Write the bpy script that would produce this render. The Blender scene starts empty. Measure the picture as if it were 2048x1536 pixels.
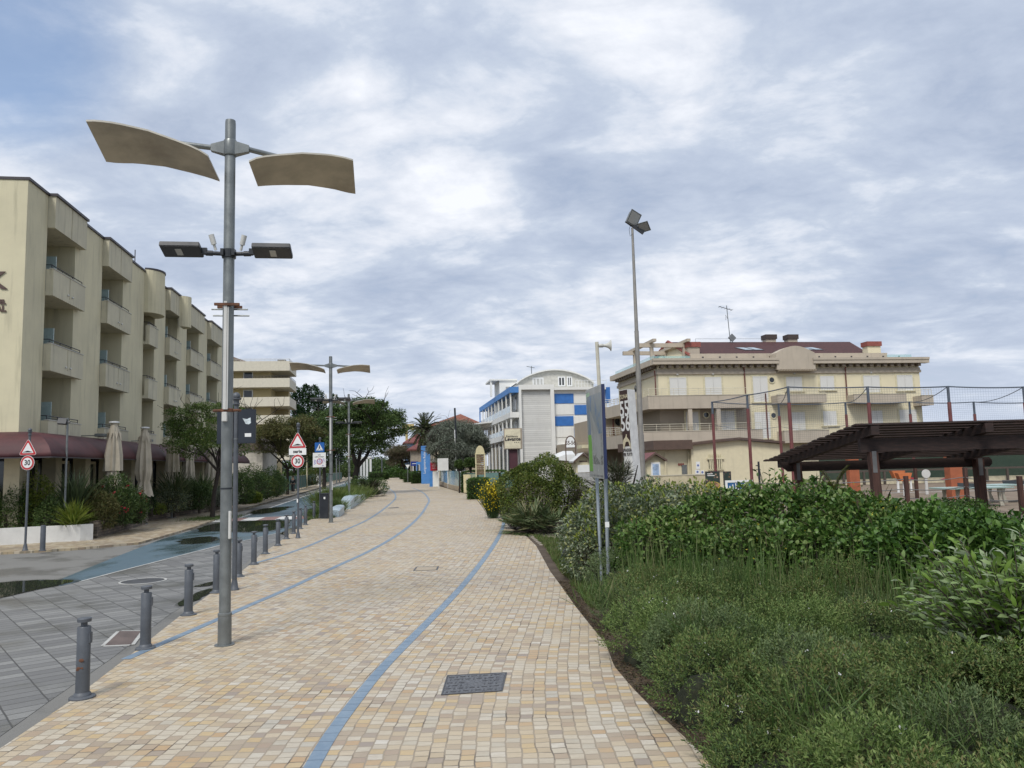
import bpy, bmesh, math, random
import numpy as np
from mathutils import Vector, Matrix
random.seed(7); RNG = np.random.default_rng(11)
R = math.radians
scene = bpy.context.scene
COL = scene.collection

# ------------------------------------------------------------------ camera
CAM_H, FPX = 2.2, 1560.0
PITCH, ROLL = R(5.91), R(1.5)
cam_d = bpy.data.cameras.new("camera"); cam = bpy.data.objects.new("camera", cam_d); COL.objects.link(cam)
cam_d.sensor_width = 36.0; cam_d.lens = FPX/2048*36.0
cam_d.clip_start = 0.1; cam_d.clip_end = 6000
CAMM = Matrix.Rotation(math.pi/2+PITCH, 4, 'X') @ Matrix.Rotation(-ROLL, 4, 'Z')
cam.matrix_world = Matrix.Translation((0, 0, CAM_H)) @ CAMM
scene.camera = cam
C3 = CAMM.to_3x3()
# measured positions in the photograph -> places in the world
def ray(px, py): return (C3 @ Vector(((px-1024)/FPX, (768-py)/FPX, -1.0)))
def G(px, py, z=0.0):
    d = ray(px, py); t = (z-CAM_H)/d.z; return Vector((d.x*t, d.y*t, z))
def WY(px, py, Y):
    d = ray(px, py); t = Y/d.y; return Vector((d.x*t, Y, CAM_H+d.z*t))
# street frame: a across (right), b along the street
TH = math.atan(0.156); CT, ST = math.cos(TH), math.sin(TH)
def S2W(a, b, z=0.0): return Vector((a*CT-b*ST, a*ST+b*CT, z))
def W2S(v): return Vector((v.x*CT+v.y*ST, -v.x*ST+v.y*CT, v.z))
def SP(px, py, z=0.0): return W2S(G(px, py, z))
def SB(px, py, b):
    d = ray(px, py); db = -d.x*ST+d.y*CT; t = b/db; v = d*t; w = W2S(v); return (w.x, v.z+CAM_H)
def SA(px, py, a):
    d = ray(px, py); da = d.x*CT+d.y*ST; t = a/da; v = d*t; w = W2S(v); return (w.y, v.z+CAM_H)

# ------------------------------------------------------------------ light
SUN_EL, SUN_AZ = R(52), R(200)      # azimuth from +Y, clockwise: behind the camera, a little to the left
world = bpy.data.worlds.new("World"); scene.world = world; world.use_nodes = True
def build_world():
    nt = world.node_tree; N = nt.nodes; L = nt.links; N.clear()
    out = N.new('ShaderNodeOutputWorld')
    tc = N.new('ShaderNodeTexCoord')
    sky = N.new('ShaderNodeTexSky'); sky.sky_type = 'NISHITA'; sky.sun_disc = False
    sky.sun_elevation = SUN_EL; sky.sun_rotation = SUN_AZ
    bsky = N.new('ShaderNodeBackground'); bsky.inputs[1].default_value = 0.10
    L.new(sky.outputs[0], bsky.inputs[0])
    sep = N.new('ShaderNodeSeparateXYZ'); L.new(tc.outputs['Generated'], sep.inputs[0])
    def math_(op, a, b=None, c=None):
        n = N.new('ShaderNodeMath'); n.operation = op
        for i, v in enumerate((a, b, c)):
            if v is None: continue
            if isinstance(v, (int, float)): n.inputs[i].default_value = v
            else: L.new(v, n.inputs[i])
        return n.outputs[0]
    zz = math_('MAXIMUM', sep.outputs[2], 0.0)
    den = math_('ADD', zz, 0.20)
    u = math_('DIVIDE', sep.outputs[0], den); v = math_('DIVIDE', sep.outputs[1], den)
    cmb = N.new('ShaderNodeCombineXYZ'); L.new(u, cmb.inputs[0]); L.new(v, cmb.inputs[1])
    def noise(vec, scale, detail, rough, dist, off):
        mp = N.new('ShaderNodeMapping'); mp.inputs['Location'].default_value = off
        L.new(vec, mp.inputs[0])
        n = N.new('ShaderNodeTexNoise'); n.inputs['Scale'].default_value = scale; n.inputs['Detail'].default_value = detail
        n.inputs['Roughness'].default_value = rough; n.inputs['Distortion'].default_value = dist
        L.new(mp.outputs[0], n.inputs[0]); return n.outputs[0]
    wc = N.new('ShaderNodeMapping'); wc.inputs['Scale'].default_value = (.80, 1.0, 1); wc.inputs['Rotation'].default_value = (0, 0, .35); L.new(cmb.outputs[0], wc.inputs[0]); wv = wc.outputs[0]
    big = noise(wv, 0.9, 4, 0.5, 0.4, (2.3, 1.1, 0.4))
    mid = noise(wv, 2.3, 14, 0.60, 0.25, (5.3, 0.7, 2.4))
    fine = noise(wv, 8.0, 10, 0.62, 0.3, (1.3, 9.7, 0.4))
    # billows: folded noise gives the cloud banks soft bellies and crisp rims
    bl = noise(wv, 3.4, 9, 0.58, 0.3, (7.3, 2.7, 1.4)); billow = math_('MULTIPLY', math_('ABSOLUTE', math_('SUBTRACT', bl, 0.5)), 1.6)
    # the bright opening in the middle of the cloud deck and its darker banks
    def lobe(px, py, width):
        d = ray(px, py).normalized()
        dt = N.new('ShaderNodeVectorMath'); dt.operation = 'DOT_PRODUCT'
        L.new(tc.outputs['Generated'], dt.inputs[0]); dt.inputs[1].default_value = d
        m = N.new('ShaderNodeMapRange'); m.interpolation_type = 'SMOOTHSTEP'
        m.inputs[1].default_value = math.cos(R(width)); m.inputs[2].default_value = 1.0
        L.new(dt.outputs['Value'], m.inputs[0]); return m.outputs[0]
    t = math_('MULTIPLY_ADD', mid, 0.62, 0.0)
    t = math_('MULTIPLY_ADD', big, 0.24, t)
    t = math_('MULTIPLY_ADD', billow, 0.45, t)
    t = math_('MULTIPLY_ADD', fine, 0.17, t); t = math_('ADD', t, 0.02)
    for px, py, w, amp in ((250, 60, 9, .05), (880, 270, 12, .10), (1250, 180, 9, .09), (600, 230, 8, .05), (900, 400, 6, .07), (640, 650, 9, .06), (1500, 640, 10, .05), (1200, 340, 7, -.10), (1060, 380, 6, -.08), (700, 90, 13, -.08), (250, 130, 12, -.05), (1700, 200, 16, -.04), (1950, 620, 16, -.06), (900, 520, 12, -.04), (350, 440, 9, -.05), (930, 800, 5, .08)):
        t = math_('MULTIPLY_ADD', lobe(px, py, w), amp, t)
    ramp = N.new('ShaderNodeValToRGB'); L.new(t, ramp.inputs[0]); cr = ramp.color_ramp
    cr.elements[0].position = 0.38; cr.elements[0].color = (0.225, 0.265, 0.345, 1)
    cr.elements[1].position = 0.76; cr.elements[1].color = (0.52, 0.535, 0.57, 1)
    for p, c in ((0.46, (0.262, 0.303, 0.382)), (0.52, (0.29, 0.331, 0.408)), (0.57, (0.32, 0.36, 0.43)), (0.605, (0.365, 0.40, 0.462)), (0.67, (0.435, 0.458, 0.505))):
        e = cr.elements.new(p); e.color = (*c, 1)
    # paler towards the horizon
    hz = N.new('ShaderNodeMapRange'); hz.interpolation_type = 'SMOOTHSTEP'
    hz.inputs[1].default_value = 0.18; hz.inputs[2].default_value = -0.02
    L.new(sep.outputs[2], hz.inputs[0])
    mh = N.new('ShaderNodeMix'); mh.data_type = 'RGBA'; L.new(math_('MULTIPLY', hz.outputs[0], 0.55), mh.inputs[0])
    L.new(ramp.outputs[0], mh.inputs[6]); mh.inputs[7].default_value = (0.40, 0.435, 0.50, 1)
    bcl = N.new('ShaderNodeBackground'); bcl.inputs[1].default_value = 1.0; L.new(mh.outputs[2], bcl.inputs[0])
    # how much clear blue shows: mostly the upper left corner
    cov = math_('MULTIPLY_ADD', lobe(-40, 30, 9.5), 0.9, math_('MULTIPLY', math_('SUBTRACT', 0.46, t), 1.0))
    cm = N.new('ShaderNodeClamp'); cm.inputs[2].default_value = 0.75; L.new(cov, cm.inputs[0])
    mx = N.new('ShaderNodeMixShader'); L.new(cm.outputs[0], mx.inputs[0]); L.new(bcl.outputs[0], mx.inputs[1]); L.new(bsky.outputs[0], mx.inputs[2])
    L.new(mx.outputs[0], out.inputs[0])
build_world()
sun_d = bpy.data.lights.new("sun", 'SUN'); sun_d.energy = 1.5; sun_d.angle = R(18); sun_d.color = (1.0, 0.96, 0.90)
sun = bpy.data.objects.new("sun", sun_d); COL.objects.link(sun)
sdir = Vector((math.sin(SUN_AZ)*math.cos(SUN_EL), math.cos(SUN_AZ)*math.cos(SUN_EL), math.sin(SUN_EL)))
sun.rotation_euler = sdir.to_track_quat('Z', 'Y').to_euler()
scene.view_settings.view_transform = 'Standard'; scene.view_settings.look = 'None'
scene.view_settings.exposure = 0.88; scene.view_settings.gamma = 1.0
scene.render.engine = 'CYCLES'
scene.cycles.use_denoising = True
scene.cycles.transparent_max_bounces = 12
scene.cycles.max_bounces = 6

# ------------------------------------------------------------------ materials
class NT:
    def __init__(s, name):
        s.m = bpy.data.materials.new(name); s.m.use_nodes = True; s.t = s.m.node_tree; s.t.nodes.clear()
        s.out = s.n('ShaderNodeOutputMaterial'); s.b = s.n('ShaderNodeBsdfPrincipled'); s.l(s.b.outputs[0], s.out.inputs[0])
    def n(s, k): return s.t.nodes.new(k)
    def l(s, a, b): s.t.links.new(a, b)
    def set(s, inp, v):
        if isinstance(v, (int, float, tuple, list)): inp.default_value = v
        else: s.l(v, inp)
    def math(s, op, a, b=None, c=None):
        n = s.n('ShaderNodeMath'); n.operation = op
        for i, v in enumerate((a, b, c)):
            if v is not None: s.set(n.inputs[i], v)
        return n.outputs[0]
    def mix(s, f, a, b, blend='MIX'):
        n = s.n('ShaderNodeMix'); n.data_type = 'RGBA'; n.blend_type = blend
        s.set(n.inputs[0], f); s.set(n.inputs[6], a if not (isinstance(a, tuple) and len(a) == 3) else (*a, 1)); s.set(n.inputs[7], b if not (isinstance(b, tuple) and len(b) == 3) else (*b, 1))
        return n.outputs[2]
    def noise(s, vec, scale, detail=4, rough=.55, dist=0.0):
        n = s.n('ShaderNodeTexNoise'); s.l(vec, n.inputs[0]); n.inputs['Scale'].default_value = scale
        n.inputs['Detail'].default_value = detail; n.inputs['Roughness'].default_value = rough; n.inputs['Distortion'].default_value = dist
        return n.outputs[0]
    def rng(s, v, a, b, c=0.0, d=1.0, smooth=True):
        n = s.n('ShaderNodeMapRange'); n.interpolation_type = 'SMOOTHSTEP' if smooth else 'LINEAR'
        s.set(n.inputs[0], v); n.inputs[1].default_value = a; n.inputs[2].default_value = b; n.inputs[3].default_value = c; n.inputs[4].default_value = d
        return n.outputs[0]
    def ramp(s, v, els, const=False):
        n = s.n('ShaderNodeValToRGB'); s.l(v, n.inputs[0]); cr = n.color_ramp
        if const: cr.interpolation = 'CONSTANT'
        cr.elements[0].position = els[0][0]; cr.elements[0].color = (*els[0][1], 1)
        cr.elements[1].position = els[-1][0]; cr.elements[1].color = (*els[-1][1], 1)
        for p, c in els[1:-1]:
            e = cr.elements.new(p); e.color = (*c, 1)
        return n.outputs[0]
    def pos(s): return s.n('ShaderNodeNewGeometry').outputs['Position']
    def obj(s): return s.n('ShaderNodeTexCoord').outputs['Object']
    def mapv(s, vec, scale=(1, 1, 1), rot=(0, 0, 0), loc=(0, 0, 0)):
        n = s.n('ShaderNodeMapping'); s.l(vec, n.inputs[0]); n.inputs['Scale'].default_value = scale; n.inputs['Rotation'].default_value = rot; n.inputs['Location'].default_value = loc
        return n.outputs[0]
    def bump(s, h, strength=.3, dist=.01, normal=None):
        n = s.n('ShaderNodeBump'); s.l(h, n.inputs['Height']); n.inputs['Strength'].default_value = strength; n.inputs['Distance'].default_value = dist
        if normal is not None: s.l(normal, n.inputs['Normal'])
        s.l(n.outputs[0], s.b.inputs['Normal']); return n.outputs[0]
    def cells(s, vec, w, l, joint, jitter=0.01, stagger=True):
        """irregular stones in columns: returns (random value per stone, second random value, joint mask)"""
        nz = s.n('ShaderNodeTexNoise'); s.l(vec, nz.inputs[0]); nz.inputs['Scale'].default_value = 4.0; nz.inputs['Detail'].default_value = 2
        vm = s.n('ShaderNodeVectorMath'); vm.operation = 'MULTIPLY_ADD'; s.l(nz.outputs[1], vm.inputs[0]); vm.inputs[1].default_value = (jitter*4, jitter*4, 0); s.l(vec, vm.inputs[2])
        sp = s.n('ShaderNodeSeparateXYZ'); s.l(vm.outputs[0], sp.inputs[0])
        uu = s.math('DIVIDE', sp.outputs[0], w); col = s.math('FLOOR', uu); fu = s.math('FRACT', uu)
        wn = s.n('ShaderNodeTexWhiteNoise'); wn.noise_dimensions = '1D'; s.l(col, wn.inputs['W'])
        vv = s.math('MULTIPLY_ADD', wn.outputs['Value'], 7.31 if stagger else 0.0, s.math('DIVIDE', sp.outputs[1], l))
        row = s.math('FLOOR', vv); fv = s.math('FRACT', vv)
        cb = s.n('ShaderNodeCombineXYZ'); s.l(col, cb.inputs[0]); s.l(row, cb.inputs[1])
        w2 = s.n('ShaderNodeTexWhiteNoise'); w2.noise_dimensions = '2D'; s.l(cb.outputs[0], w2.inputs['Vector'])
        sc = s.n('ShaderNodeSeparateColor'); s.l(w2.outputs['Color'], sc.inputs[0])
        du = s.math('MULTIPLY', s.math('MINIMUM', fu, s.math('SUBTRACT', 1.0, fu)), w)
        dv = s.math('MULTIPLY', s.math('MINIMUM', fv, s.math('SUBTRACT', 1.0, fv)), l)
        d = s.math('MINIMUM', du, dv)
        return w2.outputs['Value'], sc.outputs[1], s.rng(d, joint*.35, joint)
MATS = {}
def mat(name, col, rough=.6, metal=0.0, var=.12, vscale=3.0, bump=0.0, bscale=40.0, spec=.5, streak=0.0, dirt=None, dirtamt=0.0):
    if name in MATS: return MATS[name]
    k = NT(name); p = k.obj()
    nz = k.noise(p, vscale, 5, .6)
    a = tuple(c*(1-var) for c in col); b = tuple(min(1, c*(1+var)) for c in col)
    c = k.mix(k.rng(nz, .3, .7), a, b)
    if streak:
        st = k.noise(k.mapv(p, (3.0, 3.0, .25)), 1.3, 5, .65)
        c = k.mix(k.math('MULTIPLY', k.rng(st, .5, .75), streak), c, tuple(x*.55 for x in col))
    if dirt:
        dn = k.noise(p, 1.1, 6, .65)
        c = k.mix(k.math('MULTIPLY', k.rng(dn, .48, .72), dirtamt), c, dirt)
    k.l(c, k.b.inputs['Base Color']); k.b.inputs['Metallic'].default_value = metal
    k.l(k.rng(nz, .3, .7, max(.02, rough-.08), min(1, rough+.08)), k.b.inputs['Roughness'])
    k.b.inputs['Specular IOR Level'].default_value = spec
    if bump: k.bump(k.noise(p, bscale, 4, .6), bump, .01)
    MATS[name] = k.m; return k.m
def glassy(name, col, rough=.05, alpha=1.0):
    if name in MATS: return MATS[name]
    k = NT(name); k.b.inputs['Base Color'].default_value = (*col, 1); k.b.inputs['Roughness'].default_value = rough
    k.b.inputs['Specular IOR Level'].default_value = .7
    if alpha < 1: k.b.inputs['Alpha'].default_value = alpha
    MATS[name] = k.m; return k.m
def leafmat(name, cols, rough=.5, transl=.25, patch=.25, pscale=1.2):
    """cols: list of colours spread over the leaves at random"""
    if name in MATS: return MATS[name]
    k = NT(name); g = k.n('ShaderNodeNewGeometry')
    rv = g.outputs['Random Per Island']
    pn = k.noise(g.outputs['Position'], pscale, 3, .6)
    v = k.math('MULTIPLY_ADD', k.math('SUBTRACT', pn, .5), patch*3, rv)
    els = [(i/(len(cols)-1)*.92+.04, c) for i, c in enumerate(cols)]
    c = k.ramp(v, els)
    k.l(c, k.b.inputs['Base Color']); k.b.inputs['Roughness'].default_value = rough; k.b.inputs['Specular IOR Level'].default_value = .35
    tr = k.n('ShaderNodeBsdfTranslucent'); k.l(c, tr.inputs[0])
    mx = k.n('ShaderNodeMixShader'); mx.inputs[0].default_value = transl
    k.l(k.b.outputs[0], mx.inputs[1]); k.l(tr.outputs[0], mx.inputs[2]); k.l(mx.outputs[0], k.out.inputs[0])
    MATS[name] = k.m; return k.m

# ------------------------------------------------------------------ mesh helpers
class MB:
    def __init__(s): s.v = []; s.f = []
    def add(s, vs, fs, M=None):
        o = len(s.v)
        s.v += [tuple(M @ Vector(v)) if M is not None else tuple(v) for v in vs]
        s.f += [tuple(i+o for i in f) for f in fs]; return s
    def box(s, x0, x1, y0, y1, z0, z1, M=None):
        return s.add([(x0, y0, z0), (x1, y0, z0), (x1, y1, z0), (x0, y1, z0), (x0, y0, z1), (x1, y0, z1), (x1, y1, z1), (x0, y1, z1)],
                     [(0, 3, 2, 1), (4, 5, 6, 7), (0, 1, 5, 4), (1, 2, 6, 5), (2, 3, 7, 6), (3, 0, 4, 7)], M)
    def bevbox(s, x0, x1, y0, y1, z0, z1, r=.01, M=None):
        bm = bmesh.new(); bmesh.ops.create_cube(bm, size=1)
        for v in bm.verts: v.co = Vector(((x0+x1)/2+v.co.x*(x1-x0), (y0+y1)/2+v.co.y*(y1-y0), (z0+z1)/2+v.co.z*(z1-z0)))
        bmesh.ops.bevel(bm, geom=bm.edges[:], offset=r, segments=2, affect='EDGES')
        s.add([v.co.copy() for v in bm.verts], [tuple(v.index for v in f.verts) for f in bm.faces], M); bm.free(); return s
    def tube(s, pts, rad, n=8, caps=True, M=None):
        pts = [Vector(p) for p in pts]
        if isinstance(rad, (int, float)): rad = [rad]*len(pts)
        vs = []; fs = []; up = None
        for i, p in enumerate(pts):
            d = (pts[min(i+1, len(pts)-1)]-pts[max(i-1, 0)])
            d = d.normalized() if d.length > 1e-9 else Vector((0, 0, 1))
            if up is None: up = Vector((0, 0, 1)) if abs(d.z) < .9 else Vector((0, 1, 0))
            sx = d.cross(up); sx.normalize(); up = sx.cross(d).normalized()
            for k in range(n):
                a = 2*math.pi*k/n; vs.append(p+(sx*math.cos(a)+up*math.sin(a))*rad[i])
        for i in range(len(pts)-1):
            for k in range(n):
                k2 = (k+1) % n; fs.append((i*n+k, i*n+k2, (i+1)*n+k2, (i+1)*n+k))
        if caps: fs.append(tuple(range(n-1, -1, -1))); fs.append(tuple((len(pts)-1)*n+k for k in range(n)))
        return s.add(vs, fs, M)
    def lathe(s, prof, n=16, M=None, cx=0, cy=0):
        vs = []; fs = []
        for r, z in prof:
            for k in range(n):
                a = 2*math.pi*k/n; vs.append((cx+r*math.cos(a), cy+r*math.sin(a), z))
        for i in range(len(prof)-1):
            for k in range(n):
                k2 = (k+1) % n; fs.append((i*n+k, i*n+k2, (i+1)*n+k2, (i+1)*n+k))
        fs.append(tuple(range(n-1, -1, -1))); fs.append(tuple((len(prof)-1)*n+k for k in range(n)))
        return s.add(vs, fs, M)
    def ext(s, poly, vec, M=None):
        """poly: 3d points of a planar outline, extruded by vec"""
        n = len(poly); vec = Vector(vec); P = [Vector(p) for p in poly]
        vs = P+[p+vec for p in P]
        fs = [tuple(range(n-1, -1, -1)), tuple(range(n, 2*n))]+[(i, (i+1) % n, n+(i+1) % n, n+i) for i in range(n)]
        return s.add(vs, fs, M)
    def ball(s, c, r, n=12, m=8, M=None, sq=(1, 1, 1)):
        prof = []
        vs = []; fs = []
        for i in range(1, m):
            t = math.pi*i/m
            for k in range(n):
                a = 2*math.pi*k/n; vs.append((c[0]+r*sq[0]*math.sin(t)*math.cos(a), c[1]+r*sq[1]*math.sin(t)*math.sin(a), c[2]+r*sq[2]*math.cos(t)))
        for i in range(m-2):
            for k in range(n): k2 = (k+1) % n; fs.append((i*n+k, (i+1)*n+k, (i+1)*n+k2, i*n+k2))
        vs += [(c[0], c[1], c[2]+r*sq[2]), (c[0], c[1], c[2]-r*sq[2])]; t0 = len(vs)-2
        for k in range(n): k2 = (k+1) % n; fs.append((t0, k, k2)); fs.append((t0+1, (m-2)*n+k2, (m-2)*n+k))
        return s.add(vs, fs, M)
    def build(s, name, m, parent=None, smooth=False, bevel=0.0, loc=None):
        me = bpy.data.meshes.new(name); me.from_pydata(s.v, [], s.f); me.update()
        if m is not None: me.materials.append(m)
        bm = bmesh.new(); bm.from_mesh(me); bmesh.ops.recalc_face_normals(bm, faces=bm.faces[:]); bm.to_mesh(me); bm.free()
        o = bpy.data.objects.new(name, me); COL.objects.link(o)
        if smooth:
            me.polygons.foreach_set('use_smooth', [True]*len(me.polygons))
            try: me.set_sharp_from_angle(angle=R(38))
            except Exception: pass
        if bevel:
            b = o.modifiers.new('bevel', 'BEVEL'); b.width = bevel; b.segments = 2; b.limit_method = 'ANGLE'
        if parent is not None: o.parent = parent
        if loc is not None: o.location = loc
        return o
def tag(o, label=None, cat=None, group=None, kind=None):
    if label: o['label'] = label
    if cat: o['category'] = cat
    if group: o['group'] = group
    if kind: o['kind'] = kind
    return o
def thing(name, label, cat, loc=(0, 0, 0), rotz=0.0, group=None):
    o = bpy.data.objects.new(name, None); COL.objects.link(o); o.location = loc; o.rotation_euler = (0, 0, rotz); o.empty_display_size = .3
    return tag(o, label, cat, group)
def struct(o): o['kind'] = 'structure'; return o
def kids(o): return [c for c in COL.objects if c.parent == o]
def dup(o, loc=None, rotz=None, label=None, scale=None, par=None):
    ch = kids(o)
    c = o.copy(); COL.objects.link(c)
    if par is not None: c.parent = par
    if loc is not None: c.location = loc
    if rotz is not None: c.rotation_euler = (0, 0, rotz)
    if scale is not None: c.scale = (scale, scale, scale) if isinstance(scale, (int, float)) else scale
    if label: c['label'] = label
    for k in ch: dup(k, par=c)
    return c
def text_mesh(txt, size, m, parent, M, name='lettering', ext=.004, align='CENTER', sx=1.0, bold=0.0, spacing=1.0, line=1.0):
    """flat raised lettering; M maps the text plane (x right, y up) into the parent frame"""
    cu = bpy.data.curves.new(name, 'FONT'); cu.body = txt; cu.size = size; cu.extrude = ext; cu.align_x = align; cu.align_y = 'CENTER'
    cu.offset = bold; cu.space_character = spacing; cu.space_line = line; cu.resolution_u = 3
    o = bpy.data.objects.new(name, cu); COL.objects.link(o)
    dg = bpy.context.evaluated_depsgraph_get(); me = bpy.data.meshes.new_from_object(o.evaluated_get(dg))
    COL.objects.unlink(o); bpy.data.objects.remove(o)
    me.transform(M @ Matrix.Diagonal((sx, 1, 1, 1))); me.materials.clear(); me.materials.append(m)
    ob = bpy.data.objects.new(name, me); COL.objects.link(ob); ob.parent = parent; return ob
def face_M(x, y, z, rz=0.0):
    """text plane standing upright, facing local -y, turned by rz"""
    return Matrix.Translation((x, y, z)) @ Matrix.Rotation(rz, 4, 'Z') @ Matrix.Rotation(math.pi/2, 4, 'X')

# ------------------------------------------------------------------ leaves
def norm(a): return a/np.maximum(np.linalg.norm(a, axis=1, keepdims=True), 1e-9)
def leaf_data(P, D, U, L, W, bend=.15, fold=.15, seg=1):
    n = len(P); L = np.broadcast_to(L, n)[:, None]; W = np.broadcast_to(W, n)[:, None]
    D = norm(D); S = norm(np.cross(D, U)); Nn = np.cross(S, D)
    if seg == 1:
        V = np.stack([P, P+D*L*.45+S*W*.5+Nn*W*fold, P+D*L-Nn*L*bend, P+D*L*.45-S*W*.5+Nn*W*fold], 1)
        F = np.array([0, 1, 2, 0, 2, 3]); tot = [3, 3]; k = 4
    else:
        V = np.stack([P, P+D*L*.28+S*W*.42+Nn*W*fold, P+D*L*.28-S*W*.42+Nn*W*fold,
                      P+D*L*.62+S*W*.46-Nn*(L*bend*.35-W*fold), P+D*L*.62-S*W*.46-Nn*(L*bend*.35-W*fold), P+D*L*.97-Nn*L*bend], 1)
        F = np.array([0, 1, 2, 1, 3, 4, 2, 3, 5, 4]); tot = [3, 4, 3]; k = 6
    return V, F, tot, k
def mesh_from_leaves(name, V, F, tot, k, m, parent=None):
    n = len(V); me = bpy.data.meshes.new(name)
    me.vertices.add(n*k); me.vertices.foreach_set('co', np.ascontiguousarray(V, dtype=np.float32).reshape(-1))
    idx = (F[None, :]+(np.arange(n)*k)[:, None]).reshape(-1)
    me.loops.add(len(idx)); me.loops.foreach_set('vertex_index', idx.astype(np.int32))
    t = np.tile(np.array(tot, dtype=np.int32), n); st = np.concatenate([[0], np.cumsum(t)[:-1]]).astype(np.int32)
    me.polygons.add(len(t)); me.polygons.foreach_set('loop_start', st); me.polygons.foreach_set('loop_total', t)
    me.update(calc_edges=True); me.validate(); me.materials.append(m)
    o = bpy.data.objects.new(name, me); COL.objects.link(o)
    if parent is not None: o.parent = parent
    return o
def leaves(name, P, D, L, W, m, parent=None, bend=.15, fold=.15, seg=1, up=(0, 0, 1), roll=.6):
    n = len(P); U = np.tile(np.array(up, float), (n, 1))+RNG.normal(0, roll, (n, 3))
    return mesh_from_leaves(name, *leaf_data(P, D, U, L, W, bend, fold, seg), m, parent)
def blob_points(blobs, n, shell=.3, gap=.0, up=.0, seed=None, zmin=0.02, gscale=3.0):
    """points near the lumpy surface of a union of ellipsoids, with outward directions"""
    B = np.array(blobs, float); ar = (B[:, 3]*B[:, 4]+B[:, 3]*B[:, 5]+B[:, 4]*B[:, 5]); ar = ar/ar.sum()
    out = []; nn = []; need = n; it = 0
    ph = RNG.uniform(0, 6.28, 6)
    while need > 0 and it < 30:
        it += 1; m = int(need*2.2)+50
        i = RNG.choice(len(B), m, p=ar); d = norm(RNG.normal(0, 1, (m, 3))+np.array([0, 0, up]))
        # lumps
        lump = 1+.10*np.sin(d[:, 0]*5+ph[0]+i)+.10*np.sin(d[:, 1]*6+ph[1]+2*i)+.08*np.sin(d[:, 2]*7+ph[2]+3*i)
        r = lump*(1-np.abs(RNG.normal(0, shell, m))); r = np.clip(r, .15, 1.25)
        p = B[i, :3]+d*B[i, 3:6]*r[:, None]
        ok = p[:, 2] > zmin
        for j in range(len(B)):
            q = (p-B[j, :3])/B[j, 3:6]; inside = (np.linalg.norm(q, axis=1) < .62) & (i != j); ok &= ~inside
        if gap > 0:
            g = np.sin(p[:, 0]*gscale+ph[3])*np.sin(p[:, 1]*gscale*1.1+ph[4])*np.sin(p[:, 2]*gscale*1.2+ph[5])
            ok &= (g > -gap+RNG.normal(0, .1, m)) if False else (RNG.random(m) > gap*(g > .12))
        p = p[ok][:need]; q = (d/B[i, 3:6]); q = norm(q)[ok][:need]
        out.append(p); nn.append(q); need -= len(p)
    return np.concatenate(out), np.concatenate(nn)
# ================================================================== GROUND, PATH, ROAD
def lerp_y(pts):
    pts = sorted(pts, key=lambda p: p[0]); ys = np.array([p[0] for p in pts]); xs = np.array([p[1] for p in pts])
    return lambda y: float(np.interp(y, ys, xs))
def px_line(pxs, extra=()):
    out = list(extra)
    for p in pxs:
        g = G(*p); out.append((g.y, g.x))
    return out
PXL = [(0, 1497), (68, 1451), (141, 1402), (247, 1320.6), (361, 1231), (423, 1185.5), (467, 1155), (499, 1130), (522, 1108), (548, 1091), (566, 1078),
       (580, 1067), (594, 1057), (604, 1050), (622, 1038), (668, 1036), (682, 1026), (700, 1014), (722, 1001), (742, 988), (757, 984), (755, 970), (756, 962), (773, 957), (771, 951), (762, 945)]
PXR = [(1430, 1536), (1379, 1483), (1309.5, 1421), (1267, 1378), (1228, 1332), (1212.5, 1289), (1177.6, 1246.5), (1150, 1211.6), (1123, 1173), (1100, 1142), (1088, 1120),
       (1072, 1091), (1048, 1068), (1022, 1057), (1011, 1045), (1000, 1030), (985, 1015), (966, 999), (937, 989), (895, 977), (855, 966), (819, 964), (812, 957), (791, 953.5), (776, 947.5)]
PX1 = [(622, 1536), (664, 1464), (709, 1404.7), (761.7, 1338), (831.5, 1268.7), (918.7, 1181), (971, 1115), (999, 1073), (1009, 1045), (1008, 1028)]
PX2 = [(250.6, 1319), (309, 1293), (436, 1239), (500, 1210), (570, 1181), (657, 1139.6), (744, 1101), (807, 1063), (842, 1031), (856, 1007), (859.5, 1001), (850.7, 988), (837, 980), (824, 975.6)]
PX3 = [(500, 1129), (559, 1113), (622, 1090.7), (688, 1061), (744, 1036.6), (786, 1003.5), (793, 994.5), (787.6, 982), (766.6, 972)]
XL = lerp_y(px_line(PXL, [(0.5, -4.4), (3.0, -4.25)])); XR = lerp_y(px_line(PXR, [(0.5, 1.9), (2.5, 1.75)]))
def smooth_poly(P, step=.25, it=3):
    P = [Vector((p[0], p[1])) for p in P]
    for _ in range(it):
        Q = [P[0]]
        for a, b in zip(P[:-1], P[1:]): Q += [a*.75+b*.25, a*.25+b*.75]
        Q.append(P[-1]); P = Q
    return P
def g2(pxs): return [(G(*p).x, G(*p).y) for p in pxs]
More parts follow.
